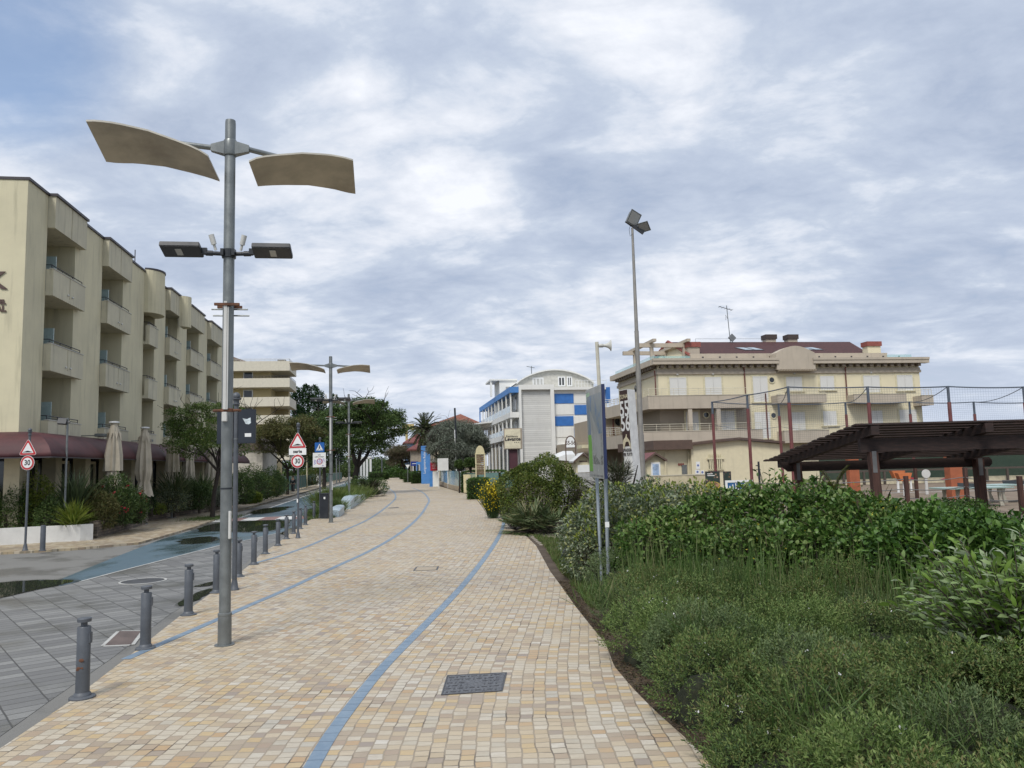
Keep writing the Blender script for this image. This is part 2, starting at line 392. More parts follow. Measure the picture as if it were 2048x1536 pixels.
# spine of the paving pattern: the right-hand blue line, carried on both ways
spine = [(-1.25, 0.0), (-1.5, 2.5)]+g2(PX1)+[(G(985, 1012).x, G(985, 1012).y)]+[(G(x-25, y+1).x, G(x-25, y+1).y) for x, y in PXR[-8:]]
SPN = np.array([tuple(p) for p in smooth_poly(spine)])
seg = np.linalg.norm(np.diff(SPN, axis=0), axis=1); SARC = np.concatenate([[0], np.cumsum(seg)])
def resample(P, A, st):
    t = np.arange(0, A[-1], st); return np.stack([np.interp(t, A, P[:, 0]), np.interp(t, A, P[:, 1])], 1), t
SP_D, SP_T = resample(SPN, SARC, .4)
def spine_uv(x, y):
    d = (SP_D[:, 0]-x)**2+(SP_D[:, 1]-y)**2; i = int(np.argmin(d)); i = min(max(i, 1), len(SP_D)-2)
    a = SP_D[i-1]; b = SP_D[i+1]; t = (b-a)/np.linalg.norm(b-a); q = np.array((x, y))-SP_D[i]
    return (t[1]*q[0]-t[0]*q[1]) + 20.0, SP_T[i]+t@q
def build_path():
    ys = [1.2]
    while ys[-1] < 400: ys.append(ys[-1]+min(max(.22, ys[-1]*.016), 6))
    ncol = 40; vs = []; fs = []; uv = []
    for y in ys:
        l, r = XL(y), XR(y)
        for j in range(ncol+1):
            x = l+(r-l)*j/ncol; vs.append((x, y, 0.0)); uv.append(spine_uv(x, y))
    for i in range(len(ys)-1):
        for j in range(ncol):
            a = i*(ncol+1)+j; fs.append((a, a+1, a+ncol+2, a+ncol+1))
    # skirt down to the road and the bed
    for side in (0, ncol):
        base = len(vs)
        for i in range(len(ys)):
            v = vs[i*(ncol+1)+side]; vs.append((v[0], v[1], -.09)); uv.append(uv[i*(ncol+1)+side])
        for i in range(len(ys)-1):
            a = i*(ncol+1)+side; b = (i+1)*(ncol+1)+side; fs.append((a, b, base+i+1, base+i))
    me = bpy.data.meshes.new("promenade"); me.from_pydata(vs, [], fs)
    ul = me.uv_layers.new(name="UVMap")
    for lp in me.loops: ul.data[lp.index].uv = uv[lp.vertex_index]
    k = NT("promenade_stone")
    uvn = k.n('ShaderNodeTexCoord').outputs['UV']; g = k.pos()
    rv, rv2, jm = k.cells(uvn, .118, .110, .0085, .010)
    c = k.ramp(rv, [(0, (.50, .42, .30)), (.16, (.43, .345, .23)), (.30, (.50, .455, .37)), (.45, (.34, .275, .21)), (.56, (.50, .365, .18)), (.65, (.53, .49, .405)),
                    (.78, (.33, .245, .18)), (.84, (.44, .42, .36)), (.89, (.44, .29, .15)), (.945, (.24, .20, .185)), (.97, (.58, .55, .48))], True)
    c = k.mix(k.math('MULTIPLY', rv2, .30), c, (.45, .40, .31))
    vein = k.noise(k.mapv(uvn, (8, 30, 8), rot=(0, 0, .5)), 1.0, 5, .65, 1.2)
    c = k.mix(k.rng(vein, .35, .7, 0, .38), c, (.33, .26, .19))
    wetn = k.noise(g, .35, 5, .6)
    fine = k.noise(g, 60, 3, .6)
    c = k.mix(k.rng(fine, .3, .7, 0, .14), c, (.25, .2, .15))
    grime = k.noise(g, 1.3, 6, .7)
    c = k.mix(k.rng(grime, .50, .74, 0, .30), c, (.24, .19, .14)); patchn = k.noise(g, .28, 4, .6); c = k.mix(k.rng(patchn, .40, .62, 0, .30), c, (.47, .38, .24))
    jn = k.noise(g, 2.2, 4, .6)
    jc = k.mix(k.rng(jn, .48, .70), (.30, .25, .185), (.10, .08, .06))
    c = k.mix(jm, jc, c)
    k.l(c, k.b.inputs['Base Color'])
    k.l(k.math('MULTIPLY_ADD', rv2, .22, k.rng(wetn, .40, .62, .40, .62)), k.b.inputs['Roughness'])
    h = k.math('ADD', k.math('MULTIPLY', jm, 1.0), k.math('ADD', k.math('MULTIPLY', rv2, .35), k.math('MULTIPLY', vein, .25)))
    k.bump(h, .55, .006)
    me.materials.append(k.m)
    o = bpy.data.objects.new("promenade", me); COL.objects.link(o); struct(o)
build_path()

# blue tile bands let into the paving
def band(name, pxs, w, z=.004, ext0=None, label=None):
    pts = g2(pxs)
    if ext0: pts = ext0+pts
    P = np.array([tuple(p) for p in smooth_poly(pts)])
    A = np.concatenate([[0], np.cumsum(np.linalg.norm(np.diff(P, axis=0), axis=1))])
    D, T = resample(P, A, .30)
    vs = []; fs = []; uv = []
    for i in range(len(D)):
        a = D[max(i-1, 0)]; b = D[min(i+1, len(D)-1)]; t = (b-a)/np.linalg.norm(b-a); n = np.array((t[1], -t[0]))
        for s in (-.5, .5): p = D[i]+n*w*s; vs.append((p[0], p[1], z)); uv.append((s+.5, T[i]))
    for i in range(len(D)-1): fs.append((2*i, 2*i+1, 2*i+3, 2*i+2))
    me = bpy.data.meshes.new(name); me.from_pydata(vs, [], fs); ul = me.uv_layers.new(name="UVMap")
    for lp in me.loops: ul.data[lp.index].uv = uv[lp.vertex_index]
    me.materials.append(MATS['blue_tile']); o = bpy.data.objects.new(name, me); COL.objects.link(o); return struct(o)
k = NT("blue_tile"); uvn = k.n('ShaderNodeTexCoord').outputs['UV']
sp = k.n('ShaderNodeSeparateXYZ'); k.l(uvn, sp.inputs[0]); vv = k.math('DIVIDE', sp.outputs[1], .20); fr = k.math('FRACT', vv)
jt = k.math('LESS_THAN', fr, .045); wn = k.n('ShaderNodeTexWhiteNoise'); wn.noise_dimensions = '1D'; k.l(k.math('FLOOR', vv), wn.inputs['W'])
c = k.mix(wn.outputs['Value'], (.135, .20, .275), (.18, .25, .32)); n2 = k.noise(k.pos(), 9, 5, .65)
c = k.mix(k.rng(n2, .35, .75, 0, .35), c, (.30, .36, .42)); c = k.mix(jt, c, (.06, .09, .13)); k.l(c, k.b.inputs['Base Color']); k.b.inputs['Roughness'].default_value = .5
MATS['blue_tile'] = k.m
band("paving_line", PX1, .125, ext0=[(-1.30, .8), (-1.42, 3.0)])
band("paving_line", PX2, .125)
band("paving_line", PX3, .125)

# ground sheets ------------------------------------------------------
def sheet(name, pts, z, m, kind='structure'):
    me = bpy.data.meshes.new(name); me.from_pydata([(p[0], p[1], z) for p in pts], [], [tuple(range(len(pts)))])
    if me.polygons[0].normal.z < 0: me.flip_normals()
    me.materials.append(m); o = bpy.data.objects.new(name, me); COL.objects.link(o); o['kind'] = kind; return o
def gmat(name, cols, scale=2.0, rough=.9, fine=60, bump=.3, big=None, bigcol=None, spec=.4):
    k = NT(name); g = k.pos(); n1 = k.noise(g, scale, 7, .65); n2 = k.noise(g, fine, 3, .6)
    c = k.ramp(k.math('ADD', k.math('MULTIPLY', n1, .7), k.math('MULTIPLY', n2, .3)), [(.36, cols[0]), (.5, cols[1]), (.64, cols[2])])
    if big: c = k.mix(k.rng(k.noise(g, big, 5, .6), .47, .62, 0, .8), c, bigcol)
    k.l(c, k.b.inputs['Base Color']); k.b.inputs['Roughness'].default_value = rough; k.b.inputs['Specular IOR Level'].default_value = spec
    k.bump(n2, bump, .01); MATS[name] = k.m; return k.m
gmat('soil', [(.045, .032, .022), (.075, .055, .038), (.11, .085, .06)], 3, .95)
gmat('sandy', [(.16, .12, .09), (.20, .155, .115), (.25, .20, .15)], .8, .95)
gmat('far_ground', [(.05, .06, .03), (.08, .09, .045), (.12, .11, .07)], .05, .95)
sheet("ground", [(-3000, -300), (3000, -300), (3000, 4500), (-3000, 4500)], -.12, MATS['far_ground'])
# asphalt, with wet darker areas
k = NT('asphalt'); g = k.pos(); n1 = k.noise(g, 90, 3, .7); n2 = k.noise(g, .5, 6, .6)
c = k.mix(n1, (.13, .128, .12), (.22, .215, .20)); wet = k.rng(n2, .50, .60)
c = k.mix(k.math('MULTIPLY', wet, .45), c, (.085, .083, .076)); k.l(c, k.b.inputs['Base Color']); k.l(k.rng(n2, .48, .60, .85, .38), k.b.inputs['Roughness']); k.bump(n1, .35, .006); MATS['asphalt'] = k.m
def sq(a0, a1, b0, b1): return [S2W(a0, b0), S2W(a1, b0), S2W(a1, b1), S2W(a0, b1)]
ZR = -.05
road_pts = [S2W(-8.75, -3), S2W(-1.0, -3), S2W(-1.0, 300), S2W(-8.75, 300)]
sheet("road", [S2W(-45, -6), (-4.0, -6), (-4.0, 20), G(668, 1036), S2W(-3.9, 45), S2W(-3.9, 260), S2W(-8.6, 260), S2W(-8.6, 40), S2W(-11, 30), S2W(-45, 27)], ZR, MATS['asphalt'])
# grey pavers, laid on the diagonal
k = NT('grey_pavers'); g = k.pos(); mp = k.mapv(g, rot=(0, 0, R(-40))); 
rv, rv2, jm = k.cells(mp, .40, .20, .012, .004)
c = k.ramp(rv, [(0, (.17, .17, .168)), (.3, (.21, .21, .205)), (.6, (.15, .15, .15)), (.85, (.24, .24, .232))], True)
nn = k.noise(g, 30, 4, .65); c = k.mix(k.rng(nn, .3, .7, 0, .3), c, (.12, .12, .11)); n2 = k.noise(g, .45, 6, .6)
wet = k.rng(n2, .46, .64); c = k.mix(k.math('MULTIPLY', wet, .5), c, (.085, .085, .075))
c = k.mix(jm, (.06, .06, .057), c); k.l(c, k.b.inputs['Base Color']); k.l(k.rng(n2, .45, .66, .70, .30), k.b.inputs['Roughness']); k.bump(jm, .5, .006); MATS['grey_pavers'] = k.m
pv = [G(x, y) for x, y in [(-900, 1300), (-400, 1225), (0, 1192), (80, 1174), (159.5, 1159.5), (300, 1124), (436, 1089.5), (500, 1077), (560, 1064), (590, 1052), (600, 1046), (600, 1049), (583, 1060), (560, 1074), (540, 1084), (515, 1101), (490, 1123), (455, 1147), (405, 1181), (335, 1226), (222, 1310), (100, 1392), (0, 1462)]]+[Vector((-5.4, 3, 0)), Vector((-5.6, -2, 0)), Vector((-30, -2, 0)), Vector((-30, 9, 0))]
sheet("paved_area", pv, ZR+.004, MATS['grey_pavers'])
# blue painted lane
k = NT('blue_lane'); g = k.pos(); gm = k.mapv(g, (1, .45, 1)); n1 = k.noise(g, 70, 3, .7); n2 = k.noise(gm, .55, 6, .62); n3 = k.noise(g, 2.5, 5, .6)
c = k.mix(n1, (.075, .118, .148), (.11, .158, .19)); c = k.mix(k.rng(n3, .4, .7, 0, .35), c, (.10, .16, .20)); wet = k.rng(n2, .47, .60)
c = k.mix(k.math('MULTIPLY', wet, .75), c, (.05, .085, .095)); k.l(c, k.b.inputs['Base Color']); k.l(k.rng(n2, .46, .66, .55, .16), k.b.inputs['Roughness']); k.b.inputs['Specular IOR Level'].default_value = .22
k.bump(k.math('MULTIPLY', n1, k.math('SUBTRACT', 1.0, wet)), .25, .005); MATS['blue_lane'] = k.m
ln = [G(x, y) for x, y in [(107, 1160), (215, 1117), (325, 1075), (390, 1057), (440, 1048), (470, 1040)]]
ln += [S2W(-7.35, 41), S2W(-7.45, 60), S2W(-7.5, 250), S2W(-4.0, 250), S2W(-3.9, 60), S2W(-3.85, 39), S2W(-3.8, 33)]
ln += [G(x, y) for x, y in [(590, 1051), (560, 1063), (500, 1076), (436, 1088.7), (300, 1123), (159.5, 1158.7), (120, 1168)]]
sheet("bike_lane", ln, ZR+.008, MATS['blue_lane'])
white = mat('road_white', (.62, .62, .60), .7, var=.18, vscale=4, dirt=(.3, .3, .28), dirtamt=.6)
def strip(name, pts, w, z, m):
    vs = []; fs = []
    for i, p in enumerate(pts):
        a = pts[max(i-1, 0)]; b = pts[min(i+1, len(pts)-1)]; t = (b-a); t.z = 0; t.normalize(); n = Vector((t.y, -t.x, 0))
        vs += [tuple(p+n*w/2), tuple(p-n*w/2)]
    for i in range(len(pts)-1): fs.append((2*i, 2*i+1, 2*i+3, 2*i+2))
    vs = [(v[0], v[1], z) for v in vs]; me = bpy.data.meshes.new(name); me.from_pydata(vs, [], fs); me.materials.append(m)
    if me.polygons[0].normal.z < 0: me.flip_normals()
    o = bpy.data.objects.new(name, me); COL.objects.link(o); return struct(o)
strip("lane_line", [G(x, y) for x, y in [(159.5, 1159.5), (230, 1141), (300, 1123.5), (436, 1089), (500, 1076.5), (560, 1063)]], .07, ZR+.012, mat('kerb_pale', (.42, .42, .40), .8))
strip("lane_line", [S2W(-7.4, 40.5), S2W(-7.45, 60), S2W(-7.5, 120), S2W(-7.5, 250)], .14, ZR+.012, white)
# raised crossing: white and dusty red blocks
red = mat('road_red', (.26, .15, .14), .8, var=.15, dirt=(.2, .17, .16), dirtamt=.5)
x0 = -8.7
for i in range(7):
    a0 = -8.5+i*.78; sheet("crossing_stripe", [S2W(a0, 37.6), S2W(a0+.78, 37.6), S2W(a0+.78, 40.2), S2W(a0, 40.2)], ZR+.014, white if i % 2 == 0 else red)
# puddles: still water lying on the road
k = NT('puddle_water'); k.b.inputs['Base Color'].default_value = (.035, .04, .032, 1); k.b.inputs['Roughness'].default_value = .02; k.b.inputs['Specular IOR Level'].default_value = .6
g = k.pos(); k.bump(k.noise(g, 5, 2, .5), .03, .01); MATS['puddle_water'] = k.m
k = NT('damp'); g = k.pos(); n1 = k.noise(g, 6, 6, .7); k.b.inputs['Base Color'].default_value = (.06, .065, .06, 1); k.b.inputs['Roughness'].default_value = .25; k.l(k.rng(n1, .35, .75, .15, .75), k.b.inputs['Alpha']); MATS['damp'] = k.m
def puddle(pxs, z=ZR+.016):
    pts = [Vector((p[0], p[1])) for p in g2(pxs)]; P = []
    for i in range(len(pts)):
        a, b = pts[i], pts[(i+1) % len(pts)]; P += [a*.75+b*.25, a*.25+b*.75]
    Q = []
    for i in range(len(P)):
        a, b = P[i], P[(i+1) % len(P)]
        for t in (0, .5): q = a.lerp(b, t); d = (b-a).length; Q.append((q.x+random.gauss(0, d*.05), q.y+random.gauss(0, d*.05)))
    c = Vector((sum(q[0] for q in Q)/len(Q), sum(q[1] for q in Q)/len(Q)))
    sheet("damp_patch", [(c.x+(q[0]-c.x)*random.uniform(1.08, 1.22), c.y+(q[1]-c.y)*random.uniform(1.08, 1.2)) for q in Q], z-.0015, MATS['damp'])
    sheet("puddle", Q, z, MATS['puddle_water'])
puddle([(-60, 1170), (10, 1160), (90, 1156), (150, 1156), (140, 1162), (60, 1178), (0, 1192), (-60, 1200)])
puddle([(395, 1053), (440, 1043), (500, 1040), (575, 1038), (584, 1046), (560, 1056), (520, 1062), (470, 1062), (430, 1060), (392, 1062)])
puddle([(350, 1078), (410, 1070), (440, 1073), (424, 1082), (370, 1087)])
puddle([(500, 1021), (540, 1014), (590, 1011), (570, 1020), (530, 1026), (500, 1027)])
puddle([(610, 1019), (632, 1013), (640, 1016), (622, 1024), (606, 1027)])
puddle([(352, 1203), (392, 1180), (425, 1172), (428, 1177), (398, 1194), (362, 1209)])
puddle([(378, 1170), (430, 1158), (440, 1160), (420, 1168)])
puddle([(560, 1064), (600, 1048), (606, 1050), (590, 1060), (570, 1069)])
# left pavement with its kerb, tan slabs
k = NT('tan_slabs'); g = k.pos(); mp = k.mapv(g, rot=(0, 0, R(-9)))
rv, rv2, jm = k.cells(mp, .16, .22, .012, .01)
c = k.ramp(rv, [(0, (.40, .33, .22)), (.25, (.34, .27, .17)), (.5, (.45, .39, .29)), (.75, (.30, .23, .16))], True); nn = k.noise(g, .8, 6, .65)
c = k.mix(k.rng(nn, .45, .7, 0, .55), c, (.17, .14, .11)); c = k.mix(jm, (.20, .17, .12), c); k.l(c, k.b.inputs['Base Color']); k.b.inputs['Roughness'].default_value = .65; k.bump(jm, .4, .006); MATS['tan_slabs'] = k.m
sw = [(-60, 1112), (0, 1106), (60, 1103), (140, 1098), (210, 1092), (277, 1086), (325, 1073), (390, 1054), (430, 1040)]
swp = [G(x, y) for x, y in sw]+[S2W(-8.85, 38), S2W(-8.85, 250), S2W(-20, 250), S2W(-20, 30), S2W(-45, 30), S2W(-45, 22)]
def slab(name, pts, z0, z1, m):
    mb = MB(); mb.ext([(p[0], p[1], z0) for p in pts], (0, 0, z1-z0)); return struct(mb.build(name, m))
slab("pavement", swp, -.11, .02, MATS['tan_slabs'])
strip("kerb", [G(x, y, .02) for x, y in [(430, 1038), (470, 1021)]]+[S2W(-8.8, 60), S2W(-8.8, 250)], .13, .026, mat('kerb_stone', (.28, .27, .25), .85))
# bed right of the path, sand court beyond
bed = [Vector((XR(y)-.05, y, 0)) for y in (1, 2, 3, 4, 5, 5.6, 6.2, 6.8, 7.4, 8, 8.6, 9.2, 10, 11, 12, 13, 14, 16, 18, 20, 22, 24, 26, 28, 32, 36, 42, 50, 60, 75, 90, 107, 130, 170, 240)]
bed = bed+[Vector((60, 240, 0)), Vector((60, 1, 0))]
sheet("planting_bed", bed, -.03, MATS['soil'])
sheet("sand_court", [(8, 18), (70, 18), (70, 62), (14, 62), (10, 40)], -.024, MATS['sandy'])
sheet("grass_plot", [S2W(-3.6, 36.5), S2W(-1.0, 35.8)]+[Vector((XL(y)+.03, y, 0)) for y in (37, 42, 48, 55, 67, 80, 100, 140, 163, 200, 240)]+[S2W(-3.8, 240)], -.035, MATS['soil'])
# stepping-slab patch between the path and the shrubs
m = mat('grating_slab', (.33, .29, .24), .8)
o = MB()
p0, p1 = G(1060, 1080), G(1128, 1074)
for i in range(9):
    t = i/9.0; a = G(1052, 1066).lerp(G(1084, 1092), t); b = G(1122, 1064).lerp(G(1138, 1088), t)
    d = (b-a); n = Vector((-d.y, d.x, 0)).normalized()*.07; o.ext([a-n+Vector((0, 0, -.04)), b-n+Vector((0, 0, -.04)), b+n+Vector((0, 0, -.04)), a+n+Vector((0, 0, -.04))], (0, 0, .035))
struct(o.build("slab_patch", m))
# manhole covers --------------------------------------------------------------
iron = mat('cast_iron', (.075, .078, .085), .5, .3, var=.2)
k = NT('cover_iron'); g = k.obj(); vo = k.n('ShaderNodeTexVoronoi'); vo.feature = 'DISTANCE_TO_EDGE'; k.l(g, vo.inputs[0]); vo.inputs['Scale'].default_value = 22
nz = k.noise(g, 12, 4, .6); rr = k.rng(vo.outputs[0], .05, .12); c = k.mix(rr, (.05, .052, .058), (.10, .105, .115)); c = k.mix(k.rng(nz, .4, .7, 0, .4), c, (.14, .14, .14)); k.l(c, k.b.inputs['Base Color']); k.b.inputs['Roughness'].default_value = .45; k.bump(rr, .5, .004)
MATS['cover_iron'] = k.m
q = [G(882, 1391), G(1005, 1383), G(1014, 1346), G(894, 1352)]
cv = thing("manhole_cover", "dark cast iron rectangular cover set in the foreground of the sandstone promenade", "manhole cover", sum(q, Vector())/4)
cen = cv.location.copy()
f = MB(); 
for i in range(4):
    a, b = q[i]-cen, q[(i+1) % 4]-cen; ai, bi = a*.955, b*.955; f.add([a+Vector((0, 0, .003)), b+Vector((0, 0, .003)), bi+Vector((0, 0, .003)), ai+Vector((0, 0, .003)), a+Vector((0, 0, .009)), b+Vector((0, 0, .009)), bi+Vector((0, 0, .009)), ai+Vector((0, 0, .009))], [(4, 5, 6, 7), (0, 1, 5, 4), (2, 3, 7, 6)])
f.build('frame', iron, cv)
pl = MB(); pl.ext([(p-cen)*.945+Vector((0, 0, .003)) for p in q], (0, 0, .004)); plo = pl.build('plate', MATS['cover_iron'], cv)
rb = MB(); ux = (q[1]-q[0]); uy = (q[3]-q[0]); lx, ly = ux.length, uy.length; ux.normalize(); uy.normalize()
for i in range(9):
    for j in range(6):
        c0 = (q[0]-cen)+ux*lx*(.09+i*.1)+uy*ly*(.12+j*.15)
        if i in (3, 4, 5) and j in (2, 3): continue
        d, e = (ux, uy) if (i+j) % 2 else (uy, ux)
        rb.ext([c0-d*.028-e*.007+Vector((0, 0, .007)), c0+d*.028-e*.007+Vector((0, 0, .007)), c0+d*.028+e*.007+Vector((0, 0, .007)), c0-d*.028+e*.007+Vector((0, 0, .007))], (0, 0, .004))
o_ = rb.build('tread_pattern', iron, cv)
def disc_cover(px, py, r, label, col, zz=ZR+.006, group=None, mm=None):
    g = G(px, py, ZR); t = thing("manhole_cover", label, "manhole cover", (g.x, g.y, zz), 0, group)
    o = MB(); o.lathe([(r*1.12, 0), (r*1.12, .010), (r*1.02, .010), (r*1.02, .004)], 32); o.build('frame', mat('kerb_pale', (.42, .42, .40), .8), t)
    o = MB(); o.lathe([(r, .002), (r, .008), (r*.8, .009), (r*.4, .008)], 32); o.build('plate', mm or iron, t)
disc_cover(286, 1163, .42, "round iron cover among the grey pavers left of the bollards", None)
q = [G(210, 1285), G(262, 1283), G(282, 1257), G(240, 1257)]
cv = thing("manhole_cover", "rusty brown rectangular cover in the grey pavers behind the two nearest bollards", "manhole cover", (q[0]+q[2])/2)
pl = MB(); pl.ext([p-cv.location+Vector((0, 0, ZR+.006)) for p in q], (0, 0, .01)); pl.build('plate', mat('rusty_cover', (.13, .10, .09), .7, .2, var=.25), cv)
pl = MB()
for i in range(4):
    a, b = q[i]-cv.location, q[(i+1) % 4]-cv.location; n = (b-a).cross(Vector((0, 0, 1))).normalized()*-.05
    pl.ext([a+Vector((0, 0, ZR+.006))-n*0, b+Vector((0, 0, ZR+.006)), b-n+Vector((0, 0, ZR+.006)), a-n+Vector((0, 0, ZR+.006))], (0, 0, .007))
pl.build('frame', MATS['kerb_pale'], cv)
for pxs, lab in (([(826, 1142), (875, 1140), (878, 1133), (832, 1134)], "small stone-filled cover outlined in the paving between two blue bands"),
                 ([(776, 1017), (798, 1016), (797, 1014.5), (779, 1015.5)], "narrow dark drain cover in the far paving near the left blue band")):
    q = [G(*p) for p in pxs]; cv = thing("drain_cover", lab, "drain cover", (q[0]+q[2])/2); f = MB()
    for i in range(4):
        a, b = q[i]-cv.location, q[(i+1) % 4]-cv.location; ai, bi = a*.88, b*.88; f.ext([a+Vector((0, 0, .002)), b+Vector((0, 0, .002)), bi+Vector((0, 0, .002)), ai+Vector((0, 0, .002))], (0, 0, .004))
    f.build('frame', iron, cv)
    f = MB(); f.ext([(p-cv.location)*.86+Vector((0, 0, .002)) for p in q], (0, 0, .003)); f.build('plate', mat('stone_fill', (.36, .30, .22), .7) if 'stone' in lab else iron, cv)
# ================================================================== STREET FURNITURE
galv = mat('galvanised_steel', (.20, .215, .215), .45, .55, var=.16, vscale=5, bump=.1, bscale=30, dirt=(.13, .14, .14), dirtamt=.4)
dgrey = mat('dark_grey_paint', (.085, .095, .11), .5, .1, var=.12, vscale=6, dirt=(.14, .14, .14), dirtamt=.35)
blackp = mat('black_paint', (.018, .022, .028), .45, var=.2)
rust = mat('rusty_steel', (.13, .06, .035), .8, .2, var=.4, vscale=12)
pale = mat('pale_plastic', (.55, .55, .53), .5, var=.06)
panelm = mat('reflector_panel', (.42, .37, .29), .6, var=.22, vscale=1.6, dirt=(.22, .18, .135), dirtamt=.5)
panele = mat('reflector_edge', (.55, .52, .45), .5)
lens = glassy('lamp_glass', (.35, .36, .35), .1)
def make_lamp(x, y, label):
    t = thing('street_lamp', label, 'street lamp', (x, y, 0), TH, 'double armed street lamps along the promenade')
    o = MB(); o.lathe([(.125, -.02), (.125, .012), (.086, .012), (.084, .37), (.088, .375), (.088, .40), (.074, .41)], 24); o.build('base_sleeve', galv, t, True)
    o = MB(); o.lathe([(.072, .35), (.072, 4.0), (.070, 6.69), (.066, 6.73), (.05, 6.735)], 24); o.build('pole', galv, t, True)
    # collar with two arms
    o = MB(); o.lathe([(.085, 6.26), (.092, 6.28), (.092, 6.44), (.085, 6.46)], 20)
    for s in (-1, 1):
        o.add([(s*.07, -.06, 6.44), (s*.07, .06, 6.44), (s*.07, .06, 6.27), (s*.07, -.06, 6.27), (s*.25, -.035, 6.40), (s*.25, .035, 6.40), (s*.25, .035, 6.315), (s*.25, -.035, 6.315)],
              [(0, 1, 2, 3), (4, 7, 6, 5), (0, 4, 5, 1), (1, 5, 6, 2), (2, 6, 7, 3), (3, 7, 4, 0)])
    SHR = math.tan(R(17))
    o.build('collar', galv, t, True)
    for s in (-1, 1):
        o = MB(); o.tube([(s*.22, 0, 6.36), (s*.70, .12+s*.70*SHR, 6.37), (s*.95, .2+s*.95*SHR, 6.385)], .034, 10); o.build('arm', galv, t, True)
        # curved reflector panel
        xs = np.linspace(.25, 1.63, 15); zs = np.interp(xs, [.18, .38, .6, .95, 1.3, 1.68], [6.15, 6.24, 6.30, 6.38, 6.41, 6.40])
        vs = []; fs = []; n = len(xs); 
        ts = np.linspace(0, 1, 7)
        for i in range(n):
            e = min(i, n-1-i); inset = .055 if e == 0 else (.012 if e == 1 else 0)
            for tt in ts: 
                yy = -.14+.82*(inset+(1-2*inset)*tt); zz = zs[i]-(.07+.15*i/(n-1))*tt
                vs.append((s*xs[i], yy+s*xs[i]*SHR, zz))
        m = len(ts); K = len(vs); vs += [(a, b, c+.022) for a, b, c in vs]
        for i in range(n-1):
            for j in range(m-1):
                q = (i*m+j, (i+1)*m+j, (i+1)*m+j+1, i*m+j+1); fs.append(q); fs.append(tuple(v+K for v in reversed(q)))
        def rim(a, b): fs.append((a, b, b+K, a+K))
        for i in range(n-1): rim(i*m, (i+1)*m); rim(i*m+m-1, (i+1)*m+m-1)
        for j in range(m-1): rim(j, j+1); rim((n-1)*m+j, (n-1)*m+j+1)
        o = MB(); o.add(vs, fs); po = o.build('reflector_panel', panelm, t, True)
        po.data.materials.append(panele)
        for f in po.data.polygons:
            if abs(f.normal.z) < .6: f.material_index = 1
    # lower floodlights
    o = MB(); o.lathe([(.075, 4.93), (.092, 4.935), (.092, 5.04), (.075, 5.045)], 16)
    for s in (-1, 1): o.box(s*.07-.02, s*.07+.02, -.12, .02, 4.95, 5.03)
    o.build('floodlight_bracket', blackp, t)
    for s in (-1, 1):
        o = MB(); o.tube([(s*.08, -.02, 4.985), (s*.32, -.05, 4.985)], .026, 10); o.tube([(s*.20, -.035, 4.985), (s*.29, -.045, 4.985)], .034, 10); 
        o.box(min(s*.27, s*.35), max(s*.27, s*.35), -.08, -.03, 4.97, 5.045); o.build('floodlight_arm', blackp, t, True)
        M = Matrix.Translation((s*.58, -.07, 5.0)) @ Matrix.Rotation(R(8)*s*0, 4, 'Y') @ Matrix.Rotation(R(-14), 4, 'X')
        o = MB(); o.bevbox(-.25, .25, -.18, .12, -.028, .036, .008, M); fo = o.build('floodlight', blackp, t)
        o = MB(); o.box(-.05*1+s*.02, .03+s*.02, -.11, .05, -.034, -.029, M); o.build('lens', lens, fo)
        M = Matrix.Translation((s*.16, -.05, 5.02)) @ Matrix.Rotation(R(16)*s*1.0, 4, 'Y') @ Matrix.Rotation(R(12), 4, 'X')
        o = MB(); o.lathe([(.018, 0), (.018, .07), (.034, .075), (.036, .17), (.036, .20), (.030, .20)], 14, M); o.build('spotlight', pale, t, True)
    # bracket bars for banners and the cable duct on the front
    o = MB(); o.box(-.16, .16, -.115, -.075, 4.315, 4.345); o.box(-.16, .16, .075, .11, 4.315, 4.345); o.build('clamp', rust, t)
    for z in (4.30, 4.22):
        o = MB(); o.tube([(-.235+(.02 if z < 4.25 else 0), .09, z), (.235+(.02 if z < 4.25 else 0), .09, z)], .010, 8); o.build('banner_bar', galv, t)
    o = MB(); o.box(-.038, .002, -.102, -.070, 3.02, 4.37); o.box(.006, .022, -.095, -.068, 3.02, 4.30); o.build('cable_duct', pale, t)
    o = MB(); o.lathe([(.078, 2.99), (.082, 2.995), (.082, 3.03), (.078, 3.035)], 16)
    for s in (-1, 1): o.tube([(s*.08, -.01, 3.01), (s*.15, -.02, 3.01), (s*.17, .0, 3.01)], .018, 8)
    o.build('clamp', rust, t, True)
    o = MB(); o.bevbox(-.045, .02, -.125, -.07, 2.86, 2.985, .006); o.build('junction_box', pale, t)
    o = MB(); o.bevbox(.035, .075, -.066, -.03, 1.34, 1.70, .008); o.build('access_hatch', pale, t)
    o = MB(); o.lathe([(.078, 1.98), (.078, 2.0)], 16); o.build('strap', blackp, t)
    for c in COL.objects:
        if c.parent == t or (c.parent and c.parent.parent == t):
            for v in c.data.vertices: v.co.z += .27*min(1, max(0, (v.co.z-3.2)/3.5))
    return t
p = G(449, 1290); lamp = make_lamp(p.x, p.y, "nearest and tallest-looking double street lamp, standing beside the bollards in the foreground")
p2_ = G(662, 1045); dup(lamp, (p2_.x, p2_.y, 0), TH, "second double street lamp, standing right next to the black litter bin")
p3_ = WY(698, 930, 50.0); dup(lamp, (p3_.x, p3_.y, 0), TH, "third double street lamp, rising behind the wavy bench in front of the dark tree")

